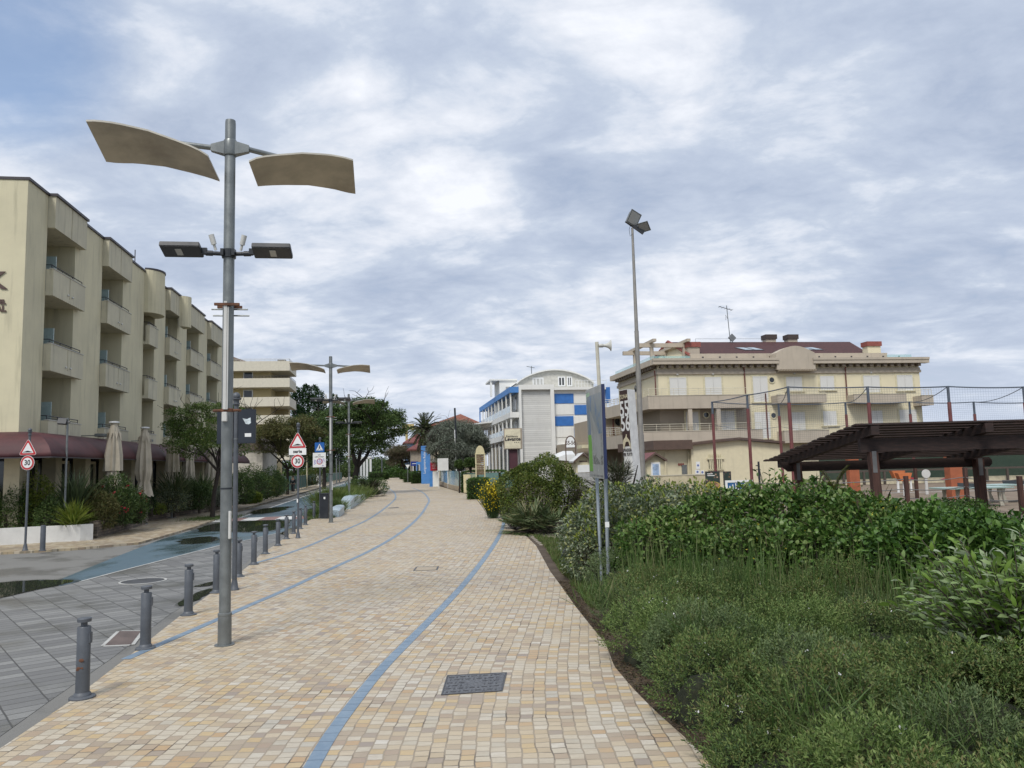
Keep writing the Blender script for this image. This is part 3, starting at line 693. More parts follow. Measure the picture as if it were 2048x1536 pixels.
# bollards ---------------------------------------------------------------
def make_bollard(x, y, label):
    t = thing('bollard', label, 'bollard', (x, y, 0), random.uniform(-.3, .3), 'dark grey bollards lining the edge of the promenade')
    o = MB(); o.lathe([(.122, -.01), (.122, .014), (.115, .02), (.083, .024), (.078, .045), (.068, .055), (.067, .06)], 24); o.build('base_flange', dgrey, t, True)
    o = MB(); o.lathe([(.066, .04), (.064, .30), (.064, .688), (.058, .696)], 20); o.bevbox(.052, .078, -.022, .022, .53, .64, .006); sh = o.build('shaft', dgrey, t, True)
    o = MB(); o.lathe([(.030, .69), (.030, .735), (.066, .742), (.068, .772), (.060, .780), (.02, .784)], 20); o.build('cap', dgrey, t, True)
    return t
BP = [(164.4, 1395.5), (290.7, 1297), (376.6, 1230), (433, 1185.5), (477.5, 1153.5), (507.7, 1129), (530.7, 1108), (556, 1091.4), (573, 1078), (587.5, 1067.5), (600.5, 1057.6), (611, 1050), (628, 1037)]
BL = ["nearest bollard in the lower left corner, with two rust spots on its shaft", "second bollard from the viewer, standing on the blue band between path and pavers", "third bollard, just left of the foreground street lamp",
      "fourth bollard, half hidden by the left side of the foreground lamp post", "fifth bollard, immediately right of the foreground lamp post", "sixth bollard, first clear one right of the foreground lamp",
      "seventh bollard, beside the large puddle", "eighth bollard, two before the thirty sign post", "ninth bollard, last one left of the thirty sign post", "tenth bollard, closely left of the thirty sign post foot",
      "eleventh bollard, just right of the thirty sign post", "twelfth bollard, second right of the thirty sign post", "farthest bollard in the row, left of the black litter bin"]
b0 = None
for (x, y), l in zip(BP, BL):
    g = G(x, y)
    if b0 is None:
        b0 = make_bollard(g.x, g.y, l)
    else: dup(b0, (g.x, g.y, 0), random.uniform(-.4, .4), l)
g = G(85, 1103); lb = thing('bollard', "short plain dark grey post on the far pavement in front of the white planter wall", 'bollard', (g.x, g.y, .02))
o = MB(); o.lathe([(.10, 0), (.10, .02), (.075, .03)], 16); o.build('base_flange', dgrey, lb, True)
o = MB(); o.lathe([(.075, .02), (.072, .74), (.068, .75)], 16); o.build('shaft', dgrey, lb, True)
MB.rustspots = None
o = MB()
for (a, z, r) in ((-1.75, .30, .014), (-1.35, .375, .018), (-1.25, .30, .010), (-1.9, .285, .012)):
    c = Vector((math.cos(a)*.0655, math.sin(a)*.0655, z)); o.ball(tuple(c), r, 8, 5, sq=(1.5, .25, 1))
rs = o.build('rust_patch', rust, b0); rs.rotation_euler = (0, 0, 0); b0.rotation_euler = (0, 0, 0)

# road signs ----------------------------------------------------------------
wht = mat('sign_white', (.72, .73, .72), .4, var=.03); redp = mat('sign_red', (.42, .025, .03), .4, var=.08); blk = mat('sign_black', (.012, .012, .014), .5, var=.05); blu = mat('sign_blue', (.01, .10, .36), .4, var=.08); back = mat('sign_back', (.30, .31, .31), .5, .4)
def rtri(r, z, rad=.05, n=5):
    """rounded triangle outline, apex up, circumradius r centred at height z"""
    pts = []
    for k in range(3):
        a = math.pi/2+k*2*math.pi/3; cx, cz = (r-2*rad)*math.cos(a), (r-2*rad)*math.sin(a)
        for j in range(n+1):
            b = a-math.pi/3+j*(2*math.pi/3)/n; pts.append((cx+rad*math.cos(b), 0, z+cz+rad*math.sin(b)))
    return pts
def disc(r, z, n=40, x=0): return [(x+r*math.cos(2*math.pi*i/n), 0, z+r*math.sin(2*math.pi*i/n)) for i in range(n)]
def lay(pts, y, th=.004): 
    o = MB(); o.ext([(p[0], y-th, p[2]) for p in pts], (0, th, 0)); return o
def hump_sign(t, zc, r, y=-.05):
    s = lay(rtri(r, zc, .045), y, .006).build('warning_triangle', wht, t)
    lay(rtri(r*.95, zc, .038), y-.0075, .0015).build('red_border', redp, s)
    lay(rtri(r*.64, zc, .018), y-.0105, .0015).build('white_field', wht, s)
    w = r*.43; z0 = zc-r*.255
    pts = [(-w, 0, z0), (w, 0, z0), (w, 0, z0+.012), (w*.72, 0, z0+.022), (w*.35, 0, z0+r*.11), (w*.1, 0, z0+r*.145), (-w*.1, 0, z0+r*.145), (-w*.35, 0, z0+r*.11), (-w*.72, 0, z0+.022), (-w, 0, z0+.012)]
    lay(pts, y-.0135, .0015).build('hump_symbol', blk, s); return s
def speed_sign(t, zc, r, y=-.05, txt="30"):
    s = lay(disc(r, zc), y, .006).build('speed_limit_disc', wht, t)
    lay(disc(r*.95, zc), y-.0075, .0015).build('red_border', redp, s)
    lay(disc(r*.70, zc), y-.0105, .0015).build('white_field', wht, s)
    text_mesh(txt, r*1.02, blk, s, face_M(0, y-.0125, zc), 'numerals', .0012, sx=.86, bold=.006); return s
def post(t, h, r=.03, base=True, m=dgrey, finial=True):
    o = MB(); o.lathe([(r, 0), (r, h)], 14)
    o.build('post', m, t, True)
    if base: o = MB(); o.lathe([(.085, 0), (.085, .02), (.07, .04), (.055, .14), (.04, .20), (.034, .22)], 16); o.build('base_foot', m, t, True)
    if finial: o = MB(); o.lathe([(r*1.2, h-.10), (r*1.5, h-.09), (r*1.5, h-.07), (r*1.2, h-.06), (r*1.3, h-.01), (r*2.0, h+.01), (r*2.0, h+.03)], 14); o.ball((0, 0, h+.07), r*1.7, 12, 8); o.build('finial', m, t, True)
g = G(596, 1076.5); Yd = g.y; pxm = FPX/Yd
t = thing('road_sign', "sign post with hump triangle, serie plate and thirty disc among the far bollards", 'road sign', (g.x, g.y, 0), -R(6))
def zz(py, px=596): return CAM_H+(WY(px, py, Yd).z-CAM_H)
post(t, zz(853), .034)
za, zb = zz(863), zz(896.5); r_ = (za-zb)/1.5
hump_sign(t, zb+r_*.5, r_)
pl = MB(); pl.bevbox(-.295, .295, -.056, -.050, zz(910), zz(896.8), .002); pl = pl.build('supplementary_plate', wht, t)
text_mesh("serie", .155, blk, pl, face_M(0, -.0575, (zz(910)+zz(896.8))/2+.005), 'lettering', .001, bold=.005)
speed_sign(t, zz(922.6), .222)
o = MB(); o.bevbox(-.03, .012, -.04, -.033, zz(1005), zz(998), .001); o.build('sticker', wht, t)
# pedestrian crossing sign
g = G(640, 1036); Yd = g.y
t = thing('road_sign', "blue pedestrian crossing sign above a white notice, left of the litter bin", 'road sign', (g.x, g.y, 0), -R(6))
post(t, zz(880, 640), .034, base=True)
s_ = zz(885, 638)-zz(904.5, 638)
zc = (zz(885, 638)+zz(904.5, 638))/2
def rsq(w, h, zc, rad=.03, n=4):
    pts = []
    for sx, sz, a0 in ((1, 1, 0), (-1, 1, 90), (-1, -1, 180), (1, -1, 270)):
        for j in range(n+1):
            a = R(a0+90*j/n); pts.append((sx*(w/2-rad)+rad*math.cos(a), 0, zc+sz*(h/2-rad)+rad*math.sin(a)))
    return pts
s = lay(rsq(s_, s_, zc), -.05, .006).build('crossing_sign', blu, t)
lay([(-s_*.38, 0, zc-s_*.32), (s_*.38, 0, zc-s_*.32), (0, 0, zc+s_*.36)], -.058, .0015).build('white_triangle', wht, s)
o = MB(); 
def bar(x0, z0, x1, z1, w): 
    d = Vector((x1-x0, 0, z1-z0)).normalized(); n = Vector((-d.z, 0, d.x))*w/2; a = Vector((x0, -.0595, zc+z0)); b = Vector((x1, -.0595, zc+z1)); o.ext([a-n, b-n, b+n, a+n], (0, -.0015, 0))
q = s_
bar(0, q*.10, 0, -q*.05, q*.09); bar(0, -q*.03, -q*.10, -q*.24, q*.05); bar(0, -q*.03, q*.09, -q*.24, q*.05); bar(0, q*.08, -q*.11, -q*.03, q*.035); bar(0, q*.08, q*.11, -q*.03, q*.035)
for x in (-.27, -.16, .16, .27): bar(q*x, -q*.30, q*x*.92, -q*.24, q*.05)
o.ext([(.045*q*math.cos(a)*1.2, -.0595, zc+q*.155+.045*q*1.2*math.sin(a)) for a in np.linspace(0, 6.28, 12)[:-1]], (0, -.0015, 0))
o.build('walking_figure', blk, s)
z0, z1 = zz(934.5, 638), zz(905.5, 638); xm = -.0
s = MB(); s.bevbox(-.32, .30, -.056, -.050, z0, z1, .004); s = s.build('notice_board', wht, t)
text_mesh("zona", .065, blk, s, face_M(-.01, -.0575, z1-.10), 'lettering', .001, bold=.002)
text_mesh("traffico limitato", .075, blk, s, face_M(-.01, -.0575, z1-.19), 'lettering', .001, sx=.95, bold=.002)
zr = (z0+z1)/2-.07
ring = MB(); n = 28
for i in range(n):
    a, b = 2*math.pi*i/n, 2*math.pi*(i+1)/n
    ring.ext([(.14*math.cos(a), -.057, zr+.14*math.sin(a)), (.14*math.cos(b), -.057, zr+.14*math.sin(b)), (.105*math.cos(b), -.057, zr+.105*math.sin(b)), (.105*math.cos(a), -.057, zr+.105*math.sin(a))], (0, -.0015, 0))
ring.build('red_ring', redp, s)
ink = mat('violet_spray', (.10, .09, .45), .6)
sp_ = MB()
def stroke(pts, w=.013):
    for (x0, z0_), (x1, z1_) in zip(pts[:-1], pts[1:]):
        d = Vector((x1-x0, 0, z1_-z0_)); 
        if d.length < 1e-5: continue
        d.normalize(); n_ = Vector((-d.z, 0, d.x))*w/2; a = Vector((x0, -.0595, zr+z0_)); b = Vector((x1, -.0595, zr+z1_)); sp_.ext([a-n_, b-n_, b+n_, a+n_], (0, -.001, 0))
stroke([(-.25, -.14), (-.25, .08), (-.17, .04), (-.24, -.02), (-.16, -.08), (-.25, -.13)]); stroke([(-.13, -.09), (-.09, .10), (-.03, -.08)]); stroke([(-.11, -.01), (-.05, .0)])
stroke([(0, -.10), (0, .13), (.07, -.09), (.08, .12)]); stroke([(.11, .13), (.17, .03), (.22, .15)]); stroke([(.17, .03), (.15, -.10)]); stroke([(.19, .14), (.27, -.05)]); stroke([(.12, -.20), (.16, -.16), (.14, -.23), (.2, -.18), (.22, -.24)], .009)
sp_.build('spray_scribble', ink, s)
# far-left sign post
g = G(50, 1102.5); Yd = g.y
t = thing('road_sign', "hump triangle and thirty disc on a tilted post in front of the white planter", 'road sign', (g.x, g.y, .02), -R(4))
tx = (WY(60, 900, Yd).x-g.x)
post(t, zz(866, 58), .034); za, zb = zz(878, 60), zz(911.5, 60); r_ = (za-zb)/1.5
hump_sign(t, zb+r_*.5, r_); speed_sign(t, zz(927, 60), .22)
t.rotation_euler = (0, math.atan2(tx-.155*0, 3.0)*.35, -R(4))
# floodlight post in the planter
g = WY(128.5, 1047, 27.0); Yd = 27.0
t = thing('floodlight_post', "thin galvanised post with a small black floodlight rising from the planter shrubs", 'floodlight', (g.x, g.y, .3))
H = zz(836, 132)-.3; o = MB(); o.lathe([(.035, -.3), (.035, H)], 12); o.build('post', galv, t, True)
M = Matrix.Translation((-.12, -.1, H-.12)) @ Matrix.Rotation(R(-20), 4, 'X') @ Matrix.Rotation(R(15), 4, 'Z')
o = MB(); o.bevbox(-.14, .14, -.06, .05, -.11, .10, .01, M); o.box(.08, .24, .0, .04, -.03, .03, M); o.build('floodlight', blackp, t)

# notice board post behind the foreground lamp
g = G(468.8, 1180); Yd = g.y
t = thing('notice_board_post', "dark post with two black notice boards seen from behind, close behind the foreground lamp", 'notice board', (g.x, g.y, 0), R(3))
H = zz(800, 466); post(t, H, .045)
for s, x0, x1 in ((-1, (430-467), (452-467)), (1, 10, (504-465))):
    a, b = x0/FPX*Yd, x1/FPX*Yd
    if s < 0: b = -.045
    else: a = .045
    o = MB(); o.bevbox(a, b, -.03, .03, zz(884), zz(816), .008); bd = o.build('board', mat('board_black', (.018, .024, .034), .35), t)
    if s > 0:
        o = MB(); c0 = (491-467)/FPX*Yd; zc = zz(840)
        pts = [(c0-.10, zc+.06), (c0-.02, zc+.04), (c0+.05, zc+.07), (c0+.06, zc-.03), (c0+.02, zc-.06), (c0-.04, zc-.05), (c0-.06, zc-.01)]
        o.ext([(x, -.033, z) for x, z in pts], (0, .003, 0)); o.build('torn_sticker', mat('sticker_pale', (.55, .62, .65), .6, var=.3, vscale=20), bd)
        o = MB(); o.box(c0-.055, c0+.065, -.034, -.031, zz(871), zz(864)); o.build('sticker', wht, bd)
    else:
        pass
o = MB(); o.lathe([(.049, zz(822)), (.049, zz(820))], 14); o.lathe([(.049, zz(876)), (.049, zz(873))], 14); o.build('strap', galv, t)

# litter bin ---------------------------------------------------------------
g = G(651, 1037); Yd = g.y
t = thing('litter_bin', "tall black box litter bin beside the second street lamp", 'litter bin', (g.x, g.y, 0), -R(8))
H = zz(988, 651); w = 17/FPX*Yd/2
o = MB(); o.bevbox(-w, w, -w, w, .03, H, .012); o.build('body', blackp, t); o = MB(); o.bevbox(-w-.012, w+.012, -w-.012, w+.012, H+.002, H+.04, .01); o.build('lid', blackp, t)
o = MB(); o.box(-.01, .07, -w-.004, -w-.001, H-.22, H-.12); o.build('sticker', wht, t); o = MB(); o.box(-w+.02, w-.02, -w+.02, w-.02, 0, .03); o.build('plinth', galv, t)

# wavy mosaic bench ---------------------------------------------------------------
k = NT('mosaic_concrete'); g_ = k.obj(); vo = k.n('ShaderNodeTexVoronoi'); k.l(g_, vo.inputs[0]); vo.inputs['Scale'].default_value = 14
c = k.ramp(vo.outputs['Distance'], [(0, (.50, .60, .65)), (.45, (.42, .52, .58)), (1, (.22, .27, .30))]); n2 = k.noise(g_, 3, 5, .6); c = k.mix(k.rng(n2, .45, .7, 0, .6), c, (.30, .34, .36)); k.l(c, k.b.inputs['Base Color']); k.b.inputs['Roughness'].default_value = .4; MATS['mosaic_concrete'] = k.m
def bench(pxs, label, name='wavy_bench'):
    """pxs: (px, py_ground, height, half width)"""
    P = [(G(x, y), h, w) for x, y, h, w in pxs]; c = P[0][0]
    t = thing(name, label, 'bench', (c.x, c.y, 0)); n = 24; vs = []; fs = []
    T = np.linspace(0, len(P)-1, n)
    xs = np.interp(T, range(len(P)), [p[0].x-c.x for p in P]); ys = np.interp(T, range(len(P)), [p[0].y-c.y for p in P])
    hs = np.interp(T, range(len(P)), [p[1] for p in P]); ws = np.interp(T, range(len(P)), [p[2] for p in P])
    hs = np.convolve(np.pad(hs, 1, 'edge'), [.25, .5, .25], 'valid')
    pr = [(-1, 0), (-.95, .6), (-1.05, .85), (-.8, 1.0), (0, 1.04), (.8, 1.0), (1.05, .85), (.95, .6), (1, 0)]
    for i in range(n):
        a, b = max(i-1, 0), min(i+1, n-1); d = Vector((xs[b]-xs[a], ys[b]-ys[a], 0)).normalized(); nn = Vector((d.y, -d.x, 0))
        for u, v in pr: q = Vector((xs[i], ys[i], 0))+nn*u*ws[i]; vs.append((q.x, q.y, v*hs[i]))
    m = len(pr)
    for i in range(n-1):
        for j in range(m-1): fs.append((i*m+j, i*m+j+1, (i+1)*m+j+1, (i+1)*m+j))
    fs.append(tuple(range(m))); fs.append(tuple((n-1)*m+j for j in range(m)))
    o = MB(); o.add(vs, fs); o.build('seat', MATS['mosaic_concrete'], t, True)
    return t
bench([(690, 1019, .50, .30), (697, 1014, .64, .30), (707, 1009, .60, .28), (716, 1003, .42, .26), (725, 997, .34, .24), (733, 992, .46, .20), (740, 987, .62, .14)], "long wavy pale blue mosaic concrete bench edging the grassy bed")
bench([(668, 1034, .30, .22), (674, 1031, .42, .24), (680, 1026, .40, .22)], "short pale blue mosaic bench end right of the second lamp post")

# info board on two leaning posts ------------------------------------------------
pa0, pb0 = G(1204, 1176), None
A0 = WY(1204, 1172, 14.1); B0 = WY(1218, 1188, 13.4)
At, Bt = WY(1186, 800, 14.7), WY(1205.5, 771, 13.5)
A0.z = B0.z = -.03
t = thing('information_board', "tall information board with map and green stripe on two leaning steel posts", 'information board', (A0.x, A0.y, 0))
for a, b in ((A0, At), (B0, Bt)):
    o = MB(); o.tube([a-t.location, b-t.location], .032, 12); o.build('post', mat('post_steel', (.30, .34, .37), .4, .5, var=.1), t, True)
tl, bl, tr, br = WY(1171.6, 781, 14.35), WY(1180, 954, 14.35), WY(1203, 768, 13.05), WY(1209.6, 958, 13.05)
bl = bl.lerp(bl, 1); O = t.location
nrm = (tr-tl).cross(bl-tl).normalized(); nrm = nrm if nrm.y < 0 else -nrm
o = MB(); o.ext([tl-O, tr-O, br-O, bl-O], -nrm*.05); pn = o.build('panel', mat('panel_navy', (.02, .03, .09), .4), t)
def on(u, v, d=.004): return tl.lerp(tr, u).lerp(bl.lerp(br, u), v)-O+nrm*d
k = NT('map_print'); g_ = k.obj(); n1 = k.noise(g_, 2.5, 5, .6, .6); c = k.ramp(n1, [(.35, (.30, .33, .34)), (.5, (.24, .28, .32)), (.58, (.17, .24, .36)), (.7, (.14, .22, .36))]); k.l(c, k.b.inputs['Base Color']); k.b.inputs['Roughness'].default_value = .15; MATS['map_print'] = k.m
sheet_m = mat('poster_grey', (.33, .345, .35), .2, var=.05)
def patch(u0, u1, v0, v1, m, name, d=.004, par=pn):
    o = MB(); o.ext([on(u0, v0, d), on(u1, v0, d), on(u1, v1, d), on(u0, v1, d)], nrm*.002); return o.build(name, m, par)
patch(.0, .97, .0, 1, sheet_m, 'printed_sheet', .001)
patch(.05, .95, .08, .52, MATS['map_print'], 'map')
patch(.04, .27, .52, .93, mat('sign_green', (.12, .30, .05), .4, var=.08), 'green_stripe')
patch(.02, .24, .04, .12, mat('pale_green', (.30, .45, .32), .4), 'green_corner')
o = MB()
for i in range(16):
    v = .525+i*.0145; e = .93 if i not in (5, 10, 15) else .6
    a = [on(.33, v, .004), on(e, v, .004), on(e, v+.007, .004), on(.33, v+.007, .004)]; o.ext(a, nrm*.001)
o.build('text_lines', mat('print_dark', (.10, .11, .12), .5), pn)
patch(.33, .95, .75, .85, mat('print_photo', (.15, .16, .16), .3, var=.5, vscale=30), 'photograph')
o = MB()
for i, w in enumerate((.05, .03, .06, .04, .09, .05, .10, .07)): u = .08+i*.11; o.ext([on(u, .965, .004), on(u+w, .965, .004), on(u+w, .985, .004), on(u, .985, .004)], nrm*.001)
o.build('logo_strip', MATS['print_dark'], pn)
o = MB(); q = B0.lerp(Bt, .33)-O; o.box(q.x-.035, q.x+.035, q.y-.036, q.y-.030, q.z-.04, q.z+.05); o.build('sticker', wht, t)

# loudspeaker on its pole -------------------------------------------------------
Y0 = 24.0; b_ = WY(1206, 900, Y0); tp = WY(1193.5, 684, Y0); Hp = tp.z
dx = (tp.x-WY(1206, 900, Y0).x)/(tp.z-b_.z); base = Vector((tp.x-dx*tp.z, Y0, 0))
t = thing('loudspeaker_pole', "cream pole with a grey horn loudspeaker at its top, behind the information board", 'loudspeaker', base)
wood = mat('cream_pole', (.50, .48, .40), .6); o = MB(); o.tube([(0, 0, 0), (tp.x-base.x, 0, Hp)], .055, 8); o.build('pole', wood, t)
M = Matrix.Translation((tp.x-base.x+.06, -.02, Hp-.12)) @ Matrix.Rotation(R(90), 4, 'Y')
hm = mat('horn_grey', (.50, .50, .46), .5); o = MB(); o.lathe([(.05, 0), (.06, .02), (.06, .12), (.045, .14), (.05, .20), (.08, .28), (.13, .34), (.18, .365), (.185, .375), (.13, .35)], 20, M); o.build('horn', hm, t, True)
# tall floodlight mast -------------------------------------------------------
Y0 = 35.0; bt = WY(1286.5, 985, Y0); tp = WY(1264.5, 456, Y0); dx = (tp.x-bt.x)/(tp.z-bt.z); base = Vector((tp.x-dx*tp.z, Y0, 0)); H = tp.z
t = thing('floodlight_mast', "very tall tapering grey mast carrying two floodlights, rising right of the number totem", 'floodlight mast', base)
mm = mat('mast_grey', (.27, .26, .24), .55, .3); o = MB(); X = lambda z: dx*z
o.tube([(0, 0, 0), (X(3.4), 0, 3.4)], .135, 14); o.tube([(X(3.4), 0, 3.4), (X(6.4), 0, 6.4)], .115, 14); o.tube([(X(6.4), 0, 6.4), (X(8.1), 0, 8.1)], .10, 12); o.tube([(X(8.1), 0, 8.1), (X(H), 0, H)], [.085, .055], 12); o.build('mast', mm, t, True)
o = MB(); o.box(-.08, .08, -.05, .05, -.5, .5, Matrix.Translation((X(H)+.12, 0, H+.05)) @ Matrix.Rotation(R(-52), 4, 'Y')); o.build('cross_arm', blackp, t)
M = Matrix.Translation((X(H)+.05, -.12, H+.42)) @ Matrix.Rotation(R(20), 4, 'Y') @ Matrix.Rotation(R(35), 4, 'Z') @ Matrix.Rotation(R(10), 4, 'X')
def lampbox(M):
    o = MB(); o.add([(-.30, -.02, -.30), (.30, -.02, -.30), (.30, -.02, .30), (-.30, -.02, .30), (-.16, .26, -.2), (.16, .26, -.2), (.16, .26, .2), (-.16, .26, .2)], [(0, 1, 2, 3), (4, 7, 6, 5), (0, 4, 5, 1), (1, 5, 6, 2), (2, 6, 7, 3), (3, 7, 4, 0)], M)
    o.box(-.32, .32, -.06, -.018, -.32, .32, M); f = o.build('floodlight', mat('flood_grey', (.16, .17, .17), .5, .2), t)
    o = MB(); o.box(-.26, .26, -.068, -.061, -.26, .26, M); o.build('lens', lens, f)
lampbox(M)
lampbox(Matrix.Translation((X(H)+.52, -.1, H+.02)) @ Matrix.Rotation(R(58), 4, 'Y') @ Matrix.Rotation(R(40), 4, 'Z') @ Matrix.Rotation(R(35), 4, 'X') @ Matrix.Scale(.8, 4))
o = MB(); o.tube([(X(H)-.05, -.06, H+.25), (X(H)-.16, -.1, H-.1), (X(H)-.13, -.1, H-.42), (X(H)-.03, -.06, H-.3)], .010, 6); o.build('loose_cable', blackp, t)
# ================================================================== BUILDINGS
hotelm = mat('hotel_plaster', (.58, .535, .375), .85, var=.07, vscale=.6, streak=.55, bump=.12, bscale=25)
hotelm2 = mat('hotel_parapet', (.52, .485, .365), .85, var=.08, vscale=1.0, streak=.9, bump=.1, bscale=25)
coping = mat('dark_coping', (.055, .05, .055), .5, .3)
darkglass = glassy('dark_glass', (.02, .025, .03), .06)
frostg = mat('frosted_glass', (.32, .42, .42), .25, var=.05)
ironrail = mat('rail_dark', (.03, .03, .04), .5, .3)
def rail(o, x0, y0, x1, y1, z, h, n, r=.018, mid=1):
    o.tube([(x0, y0, z+h), (x1, y1, z+h)], r, 6)
    for i in range(n+1):
        t = i/n; o.tube([(x0+(x1-x0)*t, y0+(y1-y0)*t, z), (x0+(x1-x0)*t, y0+(y1-y0)*t, z+h)], r*.8, 6)
    for k in range(mid): o.tube([(x0, y0, z+h*(k+1)/(mid+1)), (x1, y1, z+h*(k+1)/(mid+1))], r*.6, 5)
def window(parent, x0, x1, z0, z1, y=-.0, frame=None, glass=None, div=2, name='window', fw=.06, depth=.04, out=-1):
    """window or door standing on a wall whose face is at local y, facing -y"""
    o = MB(); o.box(x0, x1, y-depth, y-.002, z0, z0+fw); o.box(x0, x1, y-depth, y-.002, z1-fw, z1); o.box(x0, x0+fw, y-depth, y-.002, z0+fw, z1-fw); o.box(x1-fw, x1, y-depth, y-.002, z0+fw, z1-fw)
    for i in range(1, div): xm = x0+(x1-x0)*i/div; o.box(xm-fw*.4, xm+fw*.4, y-depth, y-.002, z0+fw, z1-fw)
    w = o.build(name, frame, parent)
    o = MB(); o.box(x0+fw*.5, x1-fw*.5, y-depth*.5, y-.003, z0+fw*.5, z1-fw*.5); o.build('pane', glass, w); return w
# --- hotel on the left: local x = out towards the street, local y = along the street
A_H, B_H = -12.67, 29.4
o0 = S2W(A_H, B_H)
hotel = thing('hotel', "long cream four storey hotel with recessed balconies and dark red awning on the left", 'hotel', (o0.x, o0.y, 0), TH)
ZT, ZF = 12.72, [3.42, 6.26, 9.08]
BAYS = [(1.36, 4.0, 'b'), (7.0, 9.75, 'b'), (13.0, 14.9, 'n'), (16.9, 19.4, 'r'), (21.6, 24.7, 'b'), (27.1, 30.4, 'b')]
END = 35.3
wm = MB(); cop = MB(); e0 = -.3
for (a, b, kd) in BAYS+[(END, END, '')]:
    wm.box(-12, 0, e0, a, 3.3, ZT); cop.box(-12, .06, e0-.03, a+.03, ZT+.002, ZT+.10)
    if b > a: wm.box(-12, -1.5, a, b, 3.3, ZT-.02)
    e0 = b
wall = wm.build('wall', hotelm, hotel)
cop.build('coping', coping, hotel)
doorw = mat('door_white', (.45, .45, .43), .5)
plain = mat('plain_plaster', (.40, .375, .27), .85)
for (a, b, kd) in BAYS:
    r_ = .5 if kd == 'b' else 0
    bb = b+(.45 if kd == 'b' else .0); aa = a+.02
    # roof box over the bay
    if kd == 'n':
        o = MB(); o.box(-1.49, 0.0, a+.003, b-.003, 10.75, ZT-.03)
        cx, rr = (a+b)/2, (b-a)/2
        pts = [(0.0, a+.003, 10.6)]+[(rr*.75*math.sin(math.pi*i/12), cx-rr*math.cos(math.pi*i/12), 10.6) for i in range(1, 12)]+[(0.0, b-.003, 10.6)]
        o.ext(pts, (0, 0, ZT-10.6+.15)); o.build('roof_box', hotelm, hotel)
        o = MB(); o.ext([(x*1.06, y, ZT+.16) for x, y, z in pts], (0, 0, .09)); o.build('coping', coping, hotel)
    else:
        o = MB(); mid = (aa+bb)/2; o.box(-1.49, .26, aa, mid-.03, 11.5, ZT); o.box(-1.49, .24, mid-.03, mid+.03, 11.5, ZT-.01); o.box(-1.49, .26, mid+.03, bb, 11.5, ZT); o.build('roof_box', hotelm2, hotel)
        o = MB(); o.box(-1.49, .33, aa-.05, bb+.05, ZT+.004, ZT+.10); o.build('coping', coping, hotel)
        if kd == 'r':
            pts = [(.26, b-.6, 10.9)]+[(.26+.55*math.sin(math.pi*i/10), b-.1-.5*math.cos(math.pi*i/10), 10.9) for i in range(0, 11)]; o = MB(); o.ext(pts, (0, 0, 1.85)); o.build('round_bay', hotelm, hotel)
    for fi, z in enumerate(ZF):
        if kd == 'n' and fi == 2: pass
        pb = MB(); mid = (aa+bb)/2; zt = z+.84
        pb.box(-1.49, .10, a+.003, b-.003, z-.16, z)        # floor slab
        if kd == 'n': x1 = .30; pb.box(.10, x1, aa, bb-.35, z-.16, z); pb.box(x1-.12, x1, aa, bb-.35, z, zt); pb.box(.10, x1-.12, aa, aa+.12, z, zt); bbx = bb-.35
        else:
            x1 = .26; bbx = bb
            pb.box(.101, x1, aa, bb, z-.16, z)
            for u0, u1 in ((aa, mid-.03), (mid+.03, bb)): pb.box(x1-.11, x1, u0, u1, z, zt)
            pb.box(x1-.13, x1-.02, mid-.03, mid+.03, z, zt-.01); pb.box(-.0, x1-.11, aa, aa+.1, z, zt); pb.box(.003, x1-.11, bb-.1, bb, z, zt)
        bal = pb.build('balcony', hotelm2, hotel)
        o = MB(); rail(o, x1-.10, aa+.08, x1-.10, bbx-.1, zt, .18, 3); o.tube([(x1-.10, aa+.08, zt+.18), (-.3, aa+.08, zt+.18)], .016, 6); o.build('railing', ironrail, bal)
        o = MB(); o.box(x1-.14, x1+.02, aa-.02, bbx+.02, zt+.001, zt+.035); o.build('ledge', mat('ledge_pale', (.48, .47, .42), .8, var=.1, streak=.4), bal)
        if kd != 'n':
            o = MB(); o.ball((x1+.03, mid-.2, z+.12), .045, 8, 6); o.ball((x1+.03, mid+.22, z+.12), .045, 8, 6); o.build('drain_spout', pale, bal)
            o = MB(); o.box(-1.48, -.12, mid-.05-.35, mid-.35, z+.02, z+1.62); o.build('glass_divider', frostg, hotel)
        dr = MB(); dr.box(-1.498, -1.44, a+.25, b-.25, z+.0, z+2.2); d_ = dr.build('balcony_door', doorw, hotel)
        o = MB(); o.box(-1.0, -.55, b-.75, b-.35, z+.42, z+.46); o.box(-1.0, -.96, b-.75, b-.35, z+.46, z+.88); [o.box(u, u+.03, v, v+.03, z, z+.42) for u in (-1.0, -.58) for v in (b-.75, b-.38)]; o.build('balcony_chair', doorw, bal)
        dr = MB(); dr.box(-1.438, -1.43, a+.33, (a+b)/2-.05, z+.08, z+2.1); dr.box(-1.438, -1.43, (a+b)/2+.05, b-.33, z+.08, z+2.1); dr.build('pane', darkglass, d_)
